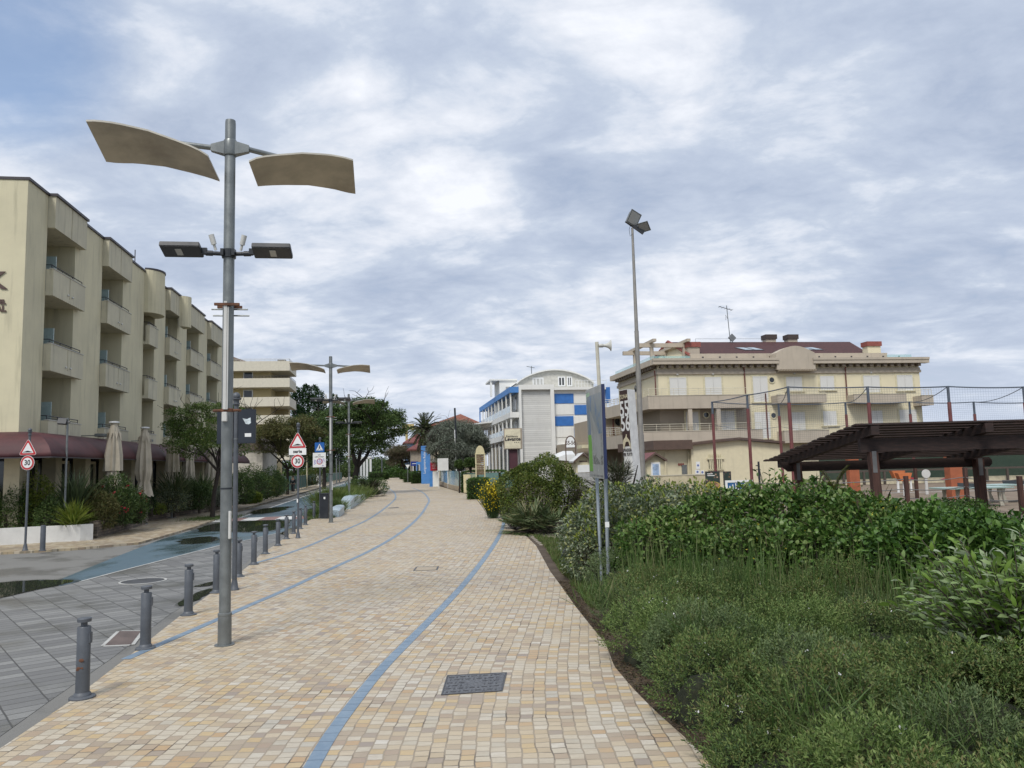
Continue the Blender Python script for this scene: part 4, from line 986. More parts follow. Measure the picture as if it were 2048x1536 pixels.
# awning swept round the corner
prof = [(0, 3.78), (.45, 3.76), (.85, 3.66), (1.18, 3.48), (1.42, 3.25), (1.55, 3.02), (1.58, 2.86)]
vs = []; fs = []; m = len(prof)
for (fx, fy) in (((-12, None), (0, 0))[0:0] or ()): pass
rows = []
for d, z in prof: rows.append([(-12, -d, z), (d, -d, z)]+[(d, yy, z) for yy in np.linspace(3, END-.2, 12)])
nn = len(rows[0]); vs = [v for r in rows for v in r]; fs = [(i*nn+j, i*nn+j+1, (i+1)*nn+j+1, (i+1)*nn+j) for i in range(m-1) for j in range(nn-1)]
k = NT('awning_red'); g_ = k.obj(); sp = k.n('ShaderNodeSeparateXYZ'); k.l(g_, sp.inputs[0]); wv = k.math('FRACT', k.math('MULTIPLY', sp.outputs[1], 1.7)); wv2 = k.math('FRACT', k.math('MULTIPLY', sp.outputs[0], 1.7))
seam = k.math('MAXIMUM', k.math('LESS_THAN', wv, .06), 0.0); nz = k.noise(g_, 1.6, 6, .65); nz2 = k.noise(k.mapv(g_, (2, 5, .3)), 2, 4, .6)
c = k.mix(k.rng(nz, .35, .7), (.055, .015, .018), (.092, .027, .029)); c = k.mix(k.rng(nz2, .5, .75, 0, .5), c, (.05, .022, .022)); c = k.mix(k.math('MULTIPLY', seam, .4), c, (.05, .015, .015)); k.l(c, k.b.inputs['Base Color']); k.b.inputs['Roughness'].default_value = .65; k.bump(seam, .4, .02); MATS['awning_red'] = k.m
o = MB(); o.add(vs, fs); aw = o.build('awning', MATS['awning_red'], hotel, True); md = aw.modifiers.new('thick', 'SOLIDIFY'); md.thickness = .03
o = MB(); o.box(-12, 1.60, -1.62, -1.585, 2.83, 2.87); o.box(1.565, 1.60, -1.585, END-.2, 2.83, 2.87); o.build('awning_trim', coping, hotel)
# ground floor: dark glazing between columns
colm = mat('hotel_column', (.56, .50, .35), .8, var=.08, streak=.3)
o = MB(); o.box(-11.5, -.75, .6, END, 0, 3.3); o.build('shopfront', darkglass, hotel)
o = MB()
y = .0; ys = []
while y < END-1: ys.append(y); y += 2.95
o = None
for y in ys:
    o = MB(); o.box(-.55, -.05, y, y+.55, 0, 3.299); o.build('column', colm, hotel)
o = MB(); o.box(-12, 1.2, -.6, END, -.1, .12); o.build('plinth', colm, hotel)
for y in ys[:-1]:
    o = MB(); o.box(-.74, -.66, y+.6, y+2.9, 2.72, 2.84); o.box(-.74, -.66, y+.6, y+.68, .12, 2.72); o.box(-.74, -.66, y+2.82, y+2.9, .12, 2.72); o.box(-.74, -.68, y+1.72, y+1.78, .12, 2.72)
    if y > 8: o.box(-.74, -.68, y+.68, y+1.72, 1.5, 1.56)
    o.build('window_frame', colm if y < 8 else coping, hotel)
for y in ys[:-1]:
    if y > 5.5: continue
    o = MB(); o.box(-.735, -.70, y+.68, y+1.7, .12, 2.72); o.build('curtain_panel', mat('beige_panel', (.28, .25, .19), .8), hotel)
for x in (-3.4, -6.4):
    o = MB(); o.box(x-.4, x+.2, -.5, 0.05, 0, 3.299); o.build('column', colm, hotel)
# lettering on the end wall, cut by the frame in the photograph
brown = mat('letter_brown', (.085, .05, .04), .5)
def hl(txt, px, py, hpx, name='lettering', sx=1.0):
    a, z = SB(px, py, B_H); h = hpx/FPX*27.2; M = face_M(a-A_H, -.33, z); return text_mesh(txt, h*1.40, brown, hotel, M, name, .012, 'RIGHT', sx=sx, bold=.012)
hl("K", 23, 567, 36, sx=1.25); hl("HOTEL", 20.5, 608, 8.6, sx=.92); hl("RESIDENTIAL", 21, 621.5, 12, sx=.95)
# roof bits
for y, h in ((4.0, .45), (9.6, .25), (13.0, 1.1)):
    o = MB(); o.tube([(-.5, y, ZT+.09), (-.5, y, ZT+.09+h)], .025, 6)
    if y < 5: o.lathe([(.07, ZT+.5), (.09, ZT+.6), (.06, ZT+.75)], 8, cx=-.5, cy=y)
    if 9 < y < 10: o.lathe([(.04, ZT+.1), (.04, ZT+.3), (.22, ZT+.3), (.22, ZT+.4)], 10, cx=-.5, cy=y)
    o.build('roof_vent', coping, hotel)
for y in (5.2, 11.5):
    o = MB(); o.bevbox(.6, .95, y-.3, y+.3, 3.80, 3.92, .02); o.tube([(0, y, 3.85), (.7, y, 3.86)], .02, 6); o.build('awning_lamp', galv, hotel)

# --- planters before the hotel
brick_l = NT('stone_planter'); k = brick_l; g_ = k.obj(); gn = k.n('ShaderNodeNewGeometry'); sp = k.n('ShaderNodeSeparateXYZ'); k.l(g_, sp.inputs[0])
cb = k.n('ShaderNodeCombineXYZ'); k.l(sp.outputs[2], cb.inputs[0]); k.l(k.math('ADD', sp.outputs[0], sp.outputs[1]), cb.inputs[1])
rv, rv2, jm = k.cells(cb.outputs[0], .10, .28, .014, .006)
c = k.ramp(rv, [(0, (.17, .13, .10)), (.3, (.13, .10, .08)), (.6, (.21, .17, .13)), (.85, (.10, .08, .065))], True); nz = k.noise(g_, 4, 5, .6); c = k.mix(k.rng(nz, .4, .7, 0, .4), c, (.10, .10, .07)); c = k.mix(jm, (.05, .045, .04), c)
k.l(c, k.b.inputs['Base Color']); k.b.inputs['Roughness'].default_value = .9; k.bump(jm, .6, .012); MATS['stone_planter'] = k.m
whitew = mat('white_render', (.62, .62, .60), .85, var=.08, vscale=1.5, dirt=(.30, .28, .24), dirtamt=.45, bump=.1)
def wall_run(name, label, cat, pts, h, th, m, capm=None, group=None, z0=0.0, hs=None):
    """low wall along ground points"""
    c = pts[0]; t = thing(name, label, cat, (c.x, c.y, z0), 0, group)
    for part, hh0, hh1, w in (('wall', 0, h, th),)+((('coping', h, h+.05, th+.05),) if capm else ()):
        vs = []; fs = []
        for i, p in enumerate(pts):
            a = pts[max(i-1, 0)]; b = pts[min(i+1, len(pts)-1)]; tt = (b-a); tt.z = 0; tt.normalize(); n = Vector((tt.y, -tt.x, 0))*w/2; q = Vector((p.x-c.x, p.y-c.y, 0))
            for s in (1, -1):
                for z in (hh0, hh1): vs.append((q.x+n.x*s, q.y+n.y*s, z))
        for i in range(len(pts)-1):
            o = i*4; fs += [(o, o+4, o+5, o+1), (o+2, o+3, o+7, o+6), (o+1, o+5, o+7, o+3), (o, o+2, o+6, o+4)]
        e = (len(pts)-1)*4; fs += [(0, 1, 3, 2), (e, e+2, e+3, e+1)]
        o = MB(); o.add(vs, fs); o.build(part, m if part == 'wall' else capm, t)
    return t
wall_run('planter_wall', "low white rendered planter wall in front of the hotel shrubs", 'planter', [G(-120, 1098), G(0, 1091.5), G(92, 1086), G(160, 1082.5), G(183, 1080.5)], .56, .22, whitew)
wall_run('planter_wall', "nearer brown brick planter wall beginning at the end of the white wall", 'planter', [G(186, 1078), G(235, 1065), G(289, 1049), G(281, 1040)], .62, .25, MATS['stone_planter'])
wall_run('planter_wall', "farther brown brick planter wall running behind the street tree", 'planter', [G(290, 1043.5), G(345, 1034), G(423, 1024)]+[S2W(-10.35, 50), S2W(-10.4, 60), S2W(-10.6, 72)], .62, .25, MATS['stone_planter'])

# --- closed umbrellas on the hotel terrace
canv = mat('umbrella_canvas', (.46, .41, .32), .85, var=.10, vscale=2.5, dirt=(.36, .31, .24), dirtamt=.3)
def make_umb(px, ytop, ybot, Y, label, first=None):
    g_ = WY(px, 940, Y); zt = WY(px, ytop, Y).z; zb = WY(px, ybot, Y).z
    t = thing('parasol', label, 'parasol', (g_.x, g_.y, 0), random.uniform(0, 3), 'closed cream parasols on the hotel terrace')
    n = 40; prof = [(.10, zt-.04), (.17, zt-.30), (.22, zt-.75), (.27, zt-1.3), (.30, zt-1.9), (.25, zb+.75), (.20, zb+.62), (.25, zb+.35), (.33, zb)]
    vs = []; fs = []
    for i, (r, z) in enumerate(prof):
        for j in range(n):
            a = 2*math.pi*j/n; f = 1+.22*math.cos(a*8+i*.35)*min(1, i*.4)+.08*math.sin(a*3+i); vs.append((r*f*math.cos(a), r*f*math.sin(a), z+.05*math.cos(a*8)*(i == len(prof)-1)))
    for i in range(len(prof)-1):
        for j in range(n): j2 = (j+1) % n; fs.append((i*n+j, i*n+j2, (i+1)*n+j2, (i+1)*n+j))
    fs.append(tuple(range(n))); o = MB(); o.add(vs, fs); cn = o.build('canopy', canv, t, True)
    o = MB()
    for i in range(8):
        a = i*math.pi/4; a2 = a+.5; r0 = .20; o.ext([(r0*math.cos(a), r0*math.sin(a), zt-.35), (r0*1.25*math.cos(a2), r0*1.25*math.sin(a2), zt-.42), (r0*1.45*math.cos(a+.25), r0*1.45*math.sin(a+.25), zt-.70)], (.01, .01, 0))
    o.build('valance', canv, cn)
    o = MB(); o.lathe([(.19, zt-.02), (.19, zt+.03), (.10, zt+.05)], 20); o.build('top_disc', wht, t, True)
    o = MB(); o.lathe([(.04, 0), (.04, zb+.3)], 10); o.lathe([(.22, 0), (.22, .05), (.06, .07)], 16); o.build('pole', galv, t); return t
for px, yt, yb, Y, l in ((226, 845, 975, 30.7, "closed cream parasol nearest the viewer on the hotel terrace"), (288, 856, 992, 34.6, "closed cream parasol second from the left, the fullest one"),
                         (345, 868, 970, 39.1, "closed cream parasol behind the branches of the street tree"), (377, 886, 960, 42.8, "closed cream parasol farther back, just left of the street tree trunk"),
                         (423, 893, 960, 47.9, "last closed cream parasol, behind the street tree trunk")):
    make_umb(px, yt, yb, Y, l)

# --- cream apartment block behind the hotel
yel = mat('flat_yellow', (.48, .40, .22), .85, var=.05, vscale=.5); flw = mat('flat_white', (.60, .56, .46), .85, var=.05, streak=.25)
a_, b_ = -16.6, 119.0; bA = b_
o0 = S2W(a_, b_); ap = thing('apartment_building', "cream apartment block with wrap-round white balconies behind the hotel", 'apartment block', (o0.x, o0.y, 0), TH)
def AX(px, py): x, z = SB(px, py, bA); return x-a_, z
o = MB(); o.box(-22, -1.2, 1.6, 14, 0, AX(500, 727)[1]); o.build('wall', yel, ap)
fl = [(742, 723), (775, 757), (813, 794.6), (848.5, 831), (886, 870), (921, 907)]
for i, (yb, yt) in enumerate(fl):
    z0 = AX(520, yb)[1]; z1 = AX(520, yt)[1]
    o = MB(); o.box(-22, 1.75, -.35, 1.6, z0, z0+.3); o.box(-22, 1.75, -.35, -.2, z0+.3, z1); o.box(1.6, 1.75, -.2, 7.8, z0+.3, z1); o.box(-1.2, 1.75, 1.6, 8, z0, z0+.3)
    bl = o.build('balcony', flw, ap)
    if i in (0, 1):
        o = MB(); rail(o, -8 if i == 0 else -5, -.28, 1.68, -.28, z1, .35, 14, .025, 2); rail(o, 1.68, -.28, 1.68, 7.8, z1, .35, 8, .025, 2); o.build('railing', pale if i == 0 else ironrail, bl)
    if i > 0:
        zb = z0+.3
        for x0, x1 in ((-8.6, -6.6), (-5.2, -3.8)):
            window(ap, x0, x1, zb+.35, zb+2.35, 1.6, wht, darkglass if (i+x0) % 2 else mat('shutter_pale', (.36, .38, .38), .6), 2 if x0 < -6 else 1, fw=.12, depth=.08)
for i, (yb, yt) in enumerate(fl[:-1]):
    o = MB(); z0 = AX(520, fl[i+1][1])[1]; o.box(-1.19, .7, 6.5, 9, AX(520, fl[i+1][0])[1]+.31, AX(520, yb)[1]-.01); o.build('corner_wall', yel, ap)
x0, z0 = AX(562, 727); o = MB(); o.box(-.4, .6, 3, 4, z0-.5, AX(562, 718)[1]+.2); c_ = o.build('chimney', flw, ap); o = MB(); o.box(-.5, .7, 2.9, 4.1, AX(562, 718)[1]+.21, AX(562, 714)[1]); o.build('chimney_cap', coping, c_)
z1 = AX(500, 724)[1]; o = MB(); o.ext([(-20, 4, z1), (-5.2, 4, z1), (-5.2, 4, z1+.3), (-12.5, 4, AX(445, 688)[1])], (0, 6, 0)); o.build('attic', yel, ap)
o = MB(); o.ext([(-4.4, 3, z1+.0), (-4.4, 3, z1+.3), (-12.5, 3, AX(445, 688)[1]+.5), (-12.5, 3, AX(445, 688)[1]+.2)], (0, 8, 0)); o.build('roof', mat('roof_brown', (.16, .11, .09), .8), ap)
# shed with pale sheets between the hotel and the block
sh_b = 74.0; t0 = S2W(SB(478, 935, sh_b)[0], sh_b); sh = thing('shed', "low grey shed with brown boarded gable and pale curtain panels beyond the hotel terrace", 'shed', (t0.x, t0.y, 0), TH)
xa = SB(478, 935, sh_b)[0]; L_ = SB(525, 935, sh_b)[0]-xa; zE = SB(525, 901, sh_b)[1]; zP = SB(504, 866, sh_b)[1]; xp = SB(500, 866, sh_b)[0]-xa
o = MB(); o.box(-4, L_, 0, 9, 0, zE); o.build('wall', mat('shed_pale', (.50, .47, .41), .8, var=.15, streak=.6), sh)
o = MB(); o.ext([(-4, -.15, zE+.02), (L_+.3, -.15, zE+.02), (xp, -.15, zP), (-4, -.15, zP)], (0, 9.3, 0)); o.build('gable_roof', mat('old_boards', (.12, .095, .085), .9, var=.3, vscale=6), sh)

# --- residence with blue panels ------------------------------------------------
lw = mat('white_plaster', (.72, .72, .69), .8, var=.04, vscale=.5, streak=.2)
k = NT('white_boards'); g_ = k.obj(); sp = k.n('ShaderNodeSeparateXYZ'); k.l(g_, sp.inputs[0]); fr = k.math('FRACT', k.math('DIVIDE', sp.outputs[2], .235)); ln_ = k.math('LESS_THAN', fr, .10)
wn = k.n('ShaderNodeTexWhiteNoise'); wn.noise_dimensions = '1D'; k.l(k.math('FLOOR', k.math('DIVIDE', sp.outputs[2], .235)), wn.inputs['W'])
c = k.mix(wn.outputs[0], (.56, .56, .54), (.68, .68, .65)); c = k.mix(k.math('MULTIPLY', ln_, .7), c, (.25, .25, .24)); nz = k.noise(g_, 1.2, 5, .6); c = k.mix(k.rng(nz, .45, .7, 0, .2), c, (.40, .39, .36)); k.l(c, k.b.inputs['Base Color']); k.b.inputs['Roughness'].default_value = .7; k.bump(k.math('SUBTRACT', 1.0, ln_), .4, .02); MATS['white_boards'] = k.m
bluew = mat('blue_facade', (.035, .15, .44), .6, var=.10, vscale=2); blueb = mat('blue_band', (.07, .22, .52), .6, var=.06)
aL, bL = 14.3, 86.9; o0 = S2W(aL, bL)
lev = thing('residence_building', "white residence with blue roof band, boarded end wall and blue chequer panels", 'apartment building', (o0.x, o0.y, 0), TH)
def LX(px, py, dy=0.0): x, z = SB(px, py, bL+dy); return x-aL, z
zr = LX(1070, 770)[1]
o = MB(); o.box(0, LX(1105, 800)[0], .0, 30, 0, zr-.25); o.build('wall', MATS['white_boards'], lev)
x1 = LX(1107, 800)[0]; o = MB(); o.box(-.05, x1, -.45, 1, zr-.55, zr); o.box(-.05, .22, -.45, 0, 0, zr-.551); o.box(x1-.42, x1, -.45, 0, 0, zr-.551); o.build('end_frame', lw, lev)
# right wing with chequered panels
x2 = LX(1213, 800)[0]; zt2 = LX(1150, 775)[1]; zb2 = LX(1150, 888)[1]
o = MB(); o.box(x1+.002, x2, .12, 12, zb2, zt2-.25); o.box(x1+.002, x2, 1.6, 12, 0, zb2); o.build('wing_wall', lw, lev)
o = MB(); o.box(x1+.002, x2+.3, -.35, 1.5, zt2-.28, zt2); o.box(x1+.001, x2, -.2, .119, zb2-.4, zb2-.02); o.build('cornice', lw, lev)
for ci, (c0, c1) in enumerate(((1107.6, 1147), (1149.5, 1189))):
    for ri, (r0, r1) in enumerate(((787, 807), (809.5, 829.5), (832, 852), (854.5, 874.5))):
        xa_, za_ = LX(c0, r1); xb_, zb_ = LX(c1, r0)
        o = MB(); o.box(xa_, xb_, .06, .118, za_, zb_); o.build('facade_panel', bluew if (ci+ri) % 2 == 0 else lw, lev)
o = MB(); xa_ = LX(1211, 800)[0]; o.box(xa_, xa_+.45, -.5, .1, LX(1211, 806)[1], LX(1211, 775)[1]); o.build('blue_fin', bluew, lev)
# galleries on the street side
def gal(zb, zt, out, m, name, y1=31): 
    o = MB(); o.box(-out, -.01, -.0, y1, zb, zb+.22); o.box(-out, -out+.12, 0, y1, zb+.221, zt); o.box(-out+.12, -.01, 0, .12, zb+.221, zt); return o.build(name, m, lev)
z = lambda py: LX(1025, py)[1]
o = MB(); o.box(-1.05, -.051, -.25, 31, z(785.5), z(774)); o.build('roof_band', blueb, lev)
gal(z(835), z(824), 1.05, lw, 'gallery_slab'); gal(z(880), z(869), 1.6, lw, 'gallery_slab')
for zb, zt, out in ((z(824), z(785.5), 1.0), (z(869), z(835), 1.0), (0, z(880), 1.5)):
    for i in range(9):
        y = .15+i*3.4; o = MB(); o.box(-out, -out+.16, y, y+.16, zb, zt); o.build('gallery_post', lw, lev)
for zb in (z(824), z(869)):
    o = MB(); o.box(-.98, -.955, .2, 30, zb, zb+.75); o.build('glass_parapet', mat('parapet_glass', (.42, .50, .52), .15, var=.05), lev)
for zb, zt in ((z(824)-.3, z(789)), (z(869)-.3, z(838)), (.2, z(884))):
    for i in range(8):
        y = 1.2+i*3.4; o = MB(); o.box(-.04, -.002, y, y+1.5, zb, zt); w_ = o.build('door', mat('door_grey', (.30, .31, .31), .5), lev); o = MB(); o.box(-.05, -.041, y+.15, y+1.35, zb+.3, zt-.15); o.build('pane', darkglass, w_)
o = MB(); o.box(-1.06, -.9, 30.8, 31, 2, z(774)); o.build('blue_fin', blueb, lev)
# curved white canopy at the far gallery
o = MB(); zc = z(850)+.4
pts = [(-1.1, 16), (-3.0, 20), (-3.6, 26), (-2.6, 32), (-1.1, 33)]; o.ext([(x, y, zc+.8) for x, y in pts], (0, 0, .18)); o.build('canopy', lw, lev)
# barrel roofed penthouse and small roof house
dy = 5.0
xa_, za_ = LX(1032, 768, dy); xb_, zb_ = LX(1187, 772, dy); zt = LX(1108, 741.5, dy)[1]; n = 24
pts = [(xa_, dy, za_-.8)]+[(xa_+(xb_-xa_)*i/n, dy, za_-.1+(zt-za_+.1)*math.sin(math.pi*i/n)**.75) for i in range(n+1)]+[(xb_, dy, za_-.8)]
o = MB(); o.ext(pts, (0, 18, 0)); o.build('penthouse', mat('penthouse_cream', (.52, .51, .46), .8), lev)
pts2 = [(p[0], dy-.4, p[2]+.12) for p in pts[1:-1]]; o = MB()
for p, q in zip(pts2[:-1], pts2[1:]): o.add([(p[0], dy-.4, p[2]-.1), (q[0], dy-.4, q[2]-.1), (q[0], dy-.4, q[2]+.06), (p[0], dy-.4, p[2]+.06), (p[0], dy+18.2, p[2]-.1), (q[0], dy+18.2, q[2]-.1), (q[0], dy+18.2, q[2]+.06), (p[0], dy+18.2, p[2]+.06)], [(0, 1, 2, 3), (3, 2, 6, 7), (0, 4, 5, 1)])
o.build('barrel_roof', lw, lev)
for px0, px1, div in ((1065, 1087, 3), (1116, 1130, 2), (1134, 1144, 2)):
    x0_, z0_ = LX(px0, 768, dy); x1_, z1_ = LX(px1, 753 if px0 > 1100 else 755, dy); window(lev, x0_, x1_, z0_-.3, z1_, dy, wht, darkglass if div != 3 else doorw, div, fw=.15)
xa_, za_ = LX(981, 793, 12); xb_, zb_ = LX(1034, 761, 12); o = MB(); o.box(xa_+1.2, xb_, 12, 17, za_-2, zb_); o.box(xa_, xa_+.25, 12, 12.3, za_, zb_); o.box(xa_, xb_, 11.8, 17, zb_+.001, zb_+.2); o.build('roof_house', lw, lev)
o = MB(); o.box(xa_+2, xa_+2.8, 11.95, 11.99, za_-1, zb_-.8); o.build('roof_door', mat('door_grey', (.30, .31, .31), .5), lev)
o = MB(); rail(o, LX(1150, 775)[0], -.2, x2, -.2, zt2, .8, 10, .03, 1); o.build('railing', wht, lev)
o = MB(); xx, zz_ = LX(1069, 742, dy); o.tube([(xx, dy+2, zz_-.4), (xx, dy+2, LX(1069, 728, dy)[1])], .05, 6); zz_ = LX(1069, 730, dy)[1]; o.tube([(xx-.6, dy+2, zz_+.1), (xx+.4, dy+2, zz_-.1)], .04, 5); o.build('antenna', galv, lev)
# plain lower extension right of the residence, in taupe, seen between board and totem
aT = 22.3; bT = 62.8
taupe = mat('taupe_plaster', (.33, .28, .215), .85, var=.05, vscale=.6, streak=.2); taupe2 = mat('taupe_band', (.44, .385, .31), .85, var=.06, vscale=.8, streak=.35)
yelw = mat('yellow_plaster', (.70, .635, .45), .85, var=.04, vscale=.5, streak=.15)
# --- big yellow and taupe hotel on the right ------------------------------------
o0 = S2W(aT, bT); big = thing('beach_hotel', "yellow and taupe three storey hotel with dark red roof behind the sports cage", 'hotel', (o0.x, o0.y, 0), TH)
def BX(px, py, dy=0.0): x, z_ = SB(px, py, bT+dy); return x-aT, z_
def zl(py): return BX(1400, py)[1]
xe = BX(1842, 790)[0]; xm = BX(1500, 800)[0]
o = MB(); o.box(0, xe, 0, 11.7, zl(792)+0, zl(730)-.01); o.build('upper_wall', yelw, big)
o = MB(); o.box(xm, xe-.004, .0, 11.7, zl(864), zl(792)-.002); o.box(xm, xe-.004, 0, 11.7, 0, zl(864)-.002); o.build('middle_wall', yelw, big)
o = MB(); o.box(.004, xm-.002, .0, 11.7, 0, zl(793)-.002); o.build('lower_wall', taupe, big)
# frieze, dentils, cornice
o = MB(); o.box(-.06, xe+.06, -.06, 11.8, zl(745)+.002, zl(738)); o.box(-.12, xe+.12, -.12, 11.9, zl(748.5), zl(743)); o.build('frieze', taupe2, big)
xc0, xc1 = BX(1550, 720)[0], BX(1619, 720)[0]
for (u0, u1) in ((-.6, xc0), (xc1, xe+.6)):
    o = MB(); o.box(u0, u1, -.65, -.061, zl(730), zl(719.5)); o.box(u0-.02, u1+.02, -.70, -.4, zl(723), zl(719)+.03); o.build('cornice', taupe2, big)
o = MB(); o.box(-.65, xe, -.059, 12.4, zl(730), zl(719.5)+.02); o.build('cornice', taupe2, big)
o = MB()
for i in range(40):
    x = .1+i*.66
    if xc0-.3 < x < xc1+.3 or x > xe: continue
    o.box(x, x+.30, -.5, -.062, zl(736), zl(730)-.004)
for i in range(16): o.box(-.5, -.062, .3+i*.7, .6+i*.7, zl(736), zl(730)-.004)
o.build('cornice_moulding', mat('dentil_brown', (.16, .13, .10), .85), big)
# attic parapet with arched centre piece
o = MB(); xa_, xb_ = BX(1379, 700, 1.0)[0], BX(1771, 700, 1.0)[0]
zp0, zp1 = BX(1500, 719, 1.0)[1]-.5, BX(1500, 707.5, 1.0)[1]
o.box(xa_, xb_, .8, 1.1, zp0, zp1); o.build('attic_parapet', taupe2, big)
o = MB()
for i in range(13): x = xa_+1.1+i*1.55; o.box(x-.08, x+.08, .79, .799, zp1-.42, zp1-.26)
o.build('drain_holes', coping, big)
n = 16; xl, xr_ = BX(1546, 700)[0], BX(1622, 700)[0]; zc0, zc1 = zl(742), zl(694); pts = [(xl, -.9, zc0), (xl, -.9, zl(708))]+[(xl+(xr_-xl)*i/n, -.9, zl(708)+(zc1-zl(708))*math.sin(math.pi*i/n)) for i in range(1, n)]+[(xr_, -.9, zl(708)), (xr_, -.9, zc0)]
o = MB(); o.ext([(p[0], -.55, p[2]) for p in pts], (0, 1.2, 0)); o.build('arched_gable', taupe2, big)
o = MB(); 
for i in range(14): x = xl+.1+i*.24; o.box(x, x+.07, -1.1, -.06, zc0-.16, zc0-.02)
o.build('pergola_slats', taupe, big)
# roof
rr = NT('roof_tiles'); k = rr; g_ = k.obj(); br = k.n('ShaderNodeTexBrick'); k.l(k.mapv(g_, (1, 1, 1), rot=(R(90), 0, 0)), br.inputs[0]); br.inputs['Scale'].default_value = 3; br.inputs['Color1'].default_value = (.085, .028, .026, 1); br.inputs['Color2'].default_value = (.055, .02, .02, 1); br.inputs['Mortar'].default_value = (.035, .015, .015, 1)
k.l(br.outputs[0], k.b.inputs['Base Color']); k.b.inputs['Roughness'].default_value = .8; MATS['roof_tiles'] = k.m
dyr = 7.0; zr_ = BX(1500, 684, dyr)[1]; xr0, xr1 = BX(1340, 684, dyr)[0], BX(1699, 683, dyr)[0]
xe1 = BX(1741, 706, 1.2)[0]; xs0 = BX(1382, 708, 1.2)[0]
o = MB(); zz0 = zp1-.1
o.add([(xr0, dyr, zr_), (xr1, dyr, zr_), (xe1, 1.12, zz0), (xs0, 1.12, zz0), (xr0-1.0, 11.5, zz0), (xe1, 11.5, zz0), (xs0, 1.12, zz0-.25), (xe1, 1.12, zz0-.25)], [(0, 3, 2, 1), (0, 1, 5, 4), (1, 2, 5)]); rf = o.build('roof', MATS['roof_tiles'], big)
o = MB(); o.add([(xs0, 1.1, zz0-.1), (xr0, dyr, zr_-.15), (xr0-1, 11.5, zz0-.1)], [(0, 1, 2)]); o.build('gable_end', yelw, big)
rtrim = mat('roof_trim_red', (.25, .075, .06), .7)
o = MB(); o.tube([(xs0-.1, 1.0, zz0-.05), (xr0-.2, dyr, zr_+.05), (xr0-1.2, 11.5, zz0-.05)], .14, 6); o.build('verge_trim', rtrim, rf)
for px0, px1 in ((1478, 1497), (1498, 1517), (1601, 1617), (1618, 1635)):
    y_ = 3.6; t_ = (y_-1.12)/(dyr-1.12); zc_ = zz0+(zr_-zz0)*t_; sl = (zr_-zz0)/(dyr-1.12)
    xa_ = BX(px0, 698, y_)[0]; xb_ = BX(px1, 698, y_)[0]
    o = MB(); o.add([(xa_+.3, y_-.6, zc_-.6*sl+.05), (xb_+.3, y_-.6, zc_-.6*sl+.05), (xb_-.2, y_+.6, zc_+.6*sl+.05), (xa_-.2, y_+.6, zc_+.6*sl+.05), (xa_+.3, y_-.6, zc_-.6*sl-.05), (xb_+.3, y_-.6, zc_-.6*sl-.05), (xb_-.2, y_+.6, zc_+.6*sl-.05), (xa_-.2, y_+.6, zc_+.6*sl-.05)], [(0, 1, 2, 3), (0, 4, 5, 1), (1, 5, 6, 2), (2, 6, 7, 3), (3, 7, 4, 0)]); sk = o.build('skylight', coping, rf)
    o = MB(); o.add([(xa_+.38, y_-.48, zc_-.48*sl+.07), (xb_+.2, y_-.48, zc_-.48*sl+.07), (xb_-.22, y_+.48, zc_+.48*sl+.07), (xa_-.05, y_+.48, zc_+.48*sl+.07)], [(0, 1, 2, 3)]); o.build('pane', glassy('sky_glass', (.35, .42, .46), .05), sk)
def chim(px0, px1, pt, pm, pb, dy_, m, cm):
    x0_, z0_ = BX(px0, pb, dy_); x1_, z1_ = BX(px1, pm, dy_); zt_ = BX(px0, pt, dy_)[1]
    o = MB(); o.box(x0_, x1_, dy_, dy_+.8, z0_-.6, z1_); c_ = o.build('chimney', m, rf); o = MB(); o.add([(x0_-.08, dy_-.1, z1_+.002), (x1_+.08, dy_-.1, z1_+.002), (x1_+.08, dy_+.9, z1_+.002), (x0_-.08, dy_+.9, z1_+.002), (x0_-.08, dy_-.1, zt_), (x1_+.08, dy_-.1, zt_), (x1_+.08, dy_+.9, zt_), (x0_-.08, dy_+.9, zt_)], [(0, 3, 2, 1), (4, 5, 6, 7), (0, 1, 5, 4), (1, 2, 6, 5), (2, 3, 7, 6), (3, 0, 4, 7)]); o.build('chimney_cap', cm, c_)
chim(1377, 1399, 684, 694, 708, 1.6, taupe2, rtrim); chim(1533, 1552, 669, 678, 691, dyr, taupe2, mat('cap_dark', (.06, .045, .04), .8)); chim(1577, 1595, 669, 678, 691, dyr, taupe2, MATS['cap_dark']); chim(1736, 1761, 683, 692, 706, 1.2, yelw, rtrim)
# glass parapets and roof-terrace pergola
glp = glassy('terrace_glass', (.30, .55, .55), .05, .35)
o = MB(); xa_, za_ = BX(1774, 716, .5); xb_, zb_ = BX(1822, 709, .5); o.box(xa_, xb_, .45, .5, za_-.2, zb_); o.build('glass_parapet', glp, big)
o = MB(); o.box(-.3, -.25, .2, 11.6, zl(719.5), zl(710)); o.box(-.25, BX(1378, 710, .4)[0], .2, .25, zl(719.5), zl(711)); o.build('glass_parapet', glp, big)
o = MB(); zpg = BX(1320, 697, 3)[1]
for y_ in (2.2, 7.0):
    for x_ in (.2, 3.2): o.box(x_, x_+.28, y_, y_+.28, zl(719), zpg)
for y_ in (2.2, 7.0): o.box(-.8, 4.6, y_-.02, y_+.3, zpg+.002, zpg+.35)
for x_ in (.1, 3.2): o.box(x_, x_+.32, 1.2, 9, zpg+.36, zpg+.6)
o.build('terrace_pergola', taupe2, big)
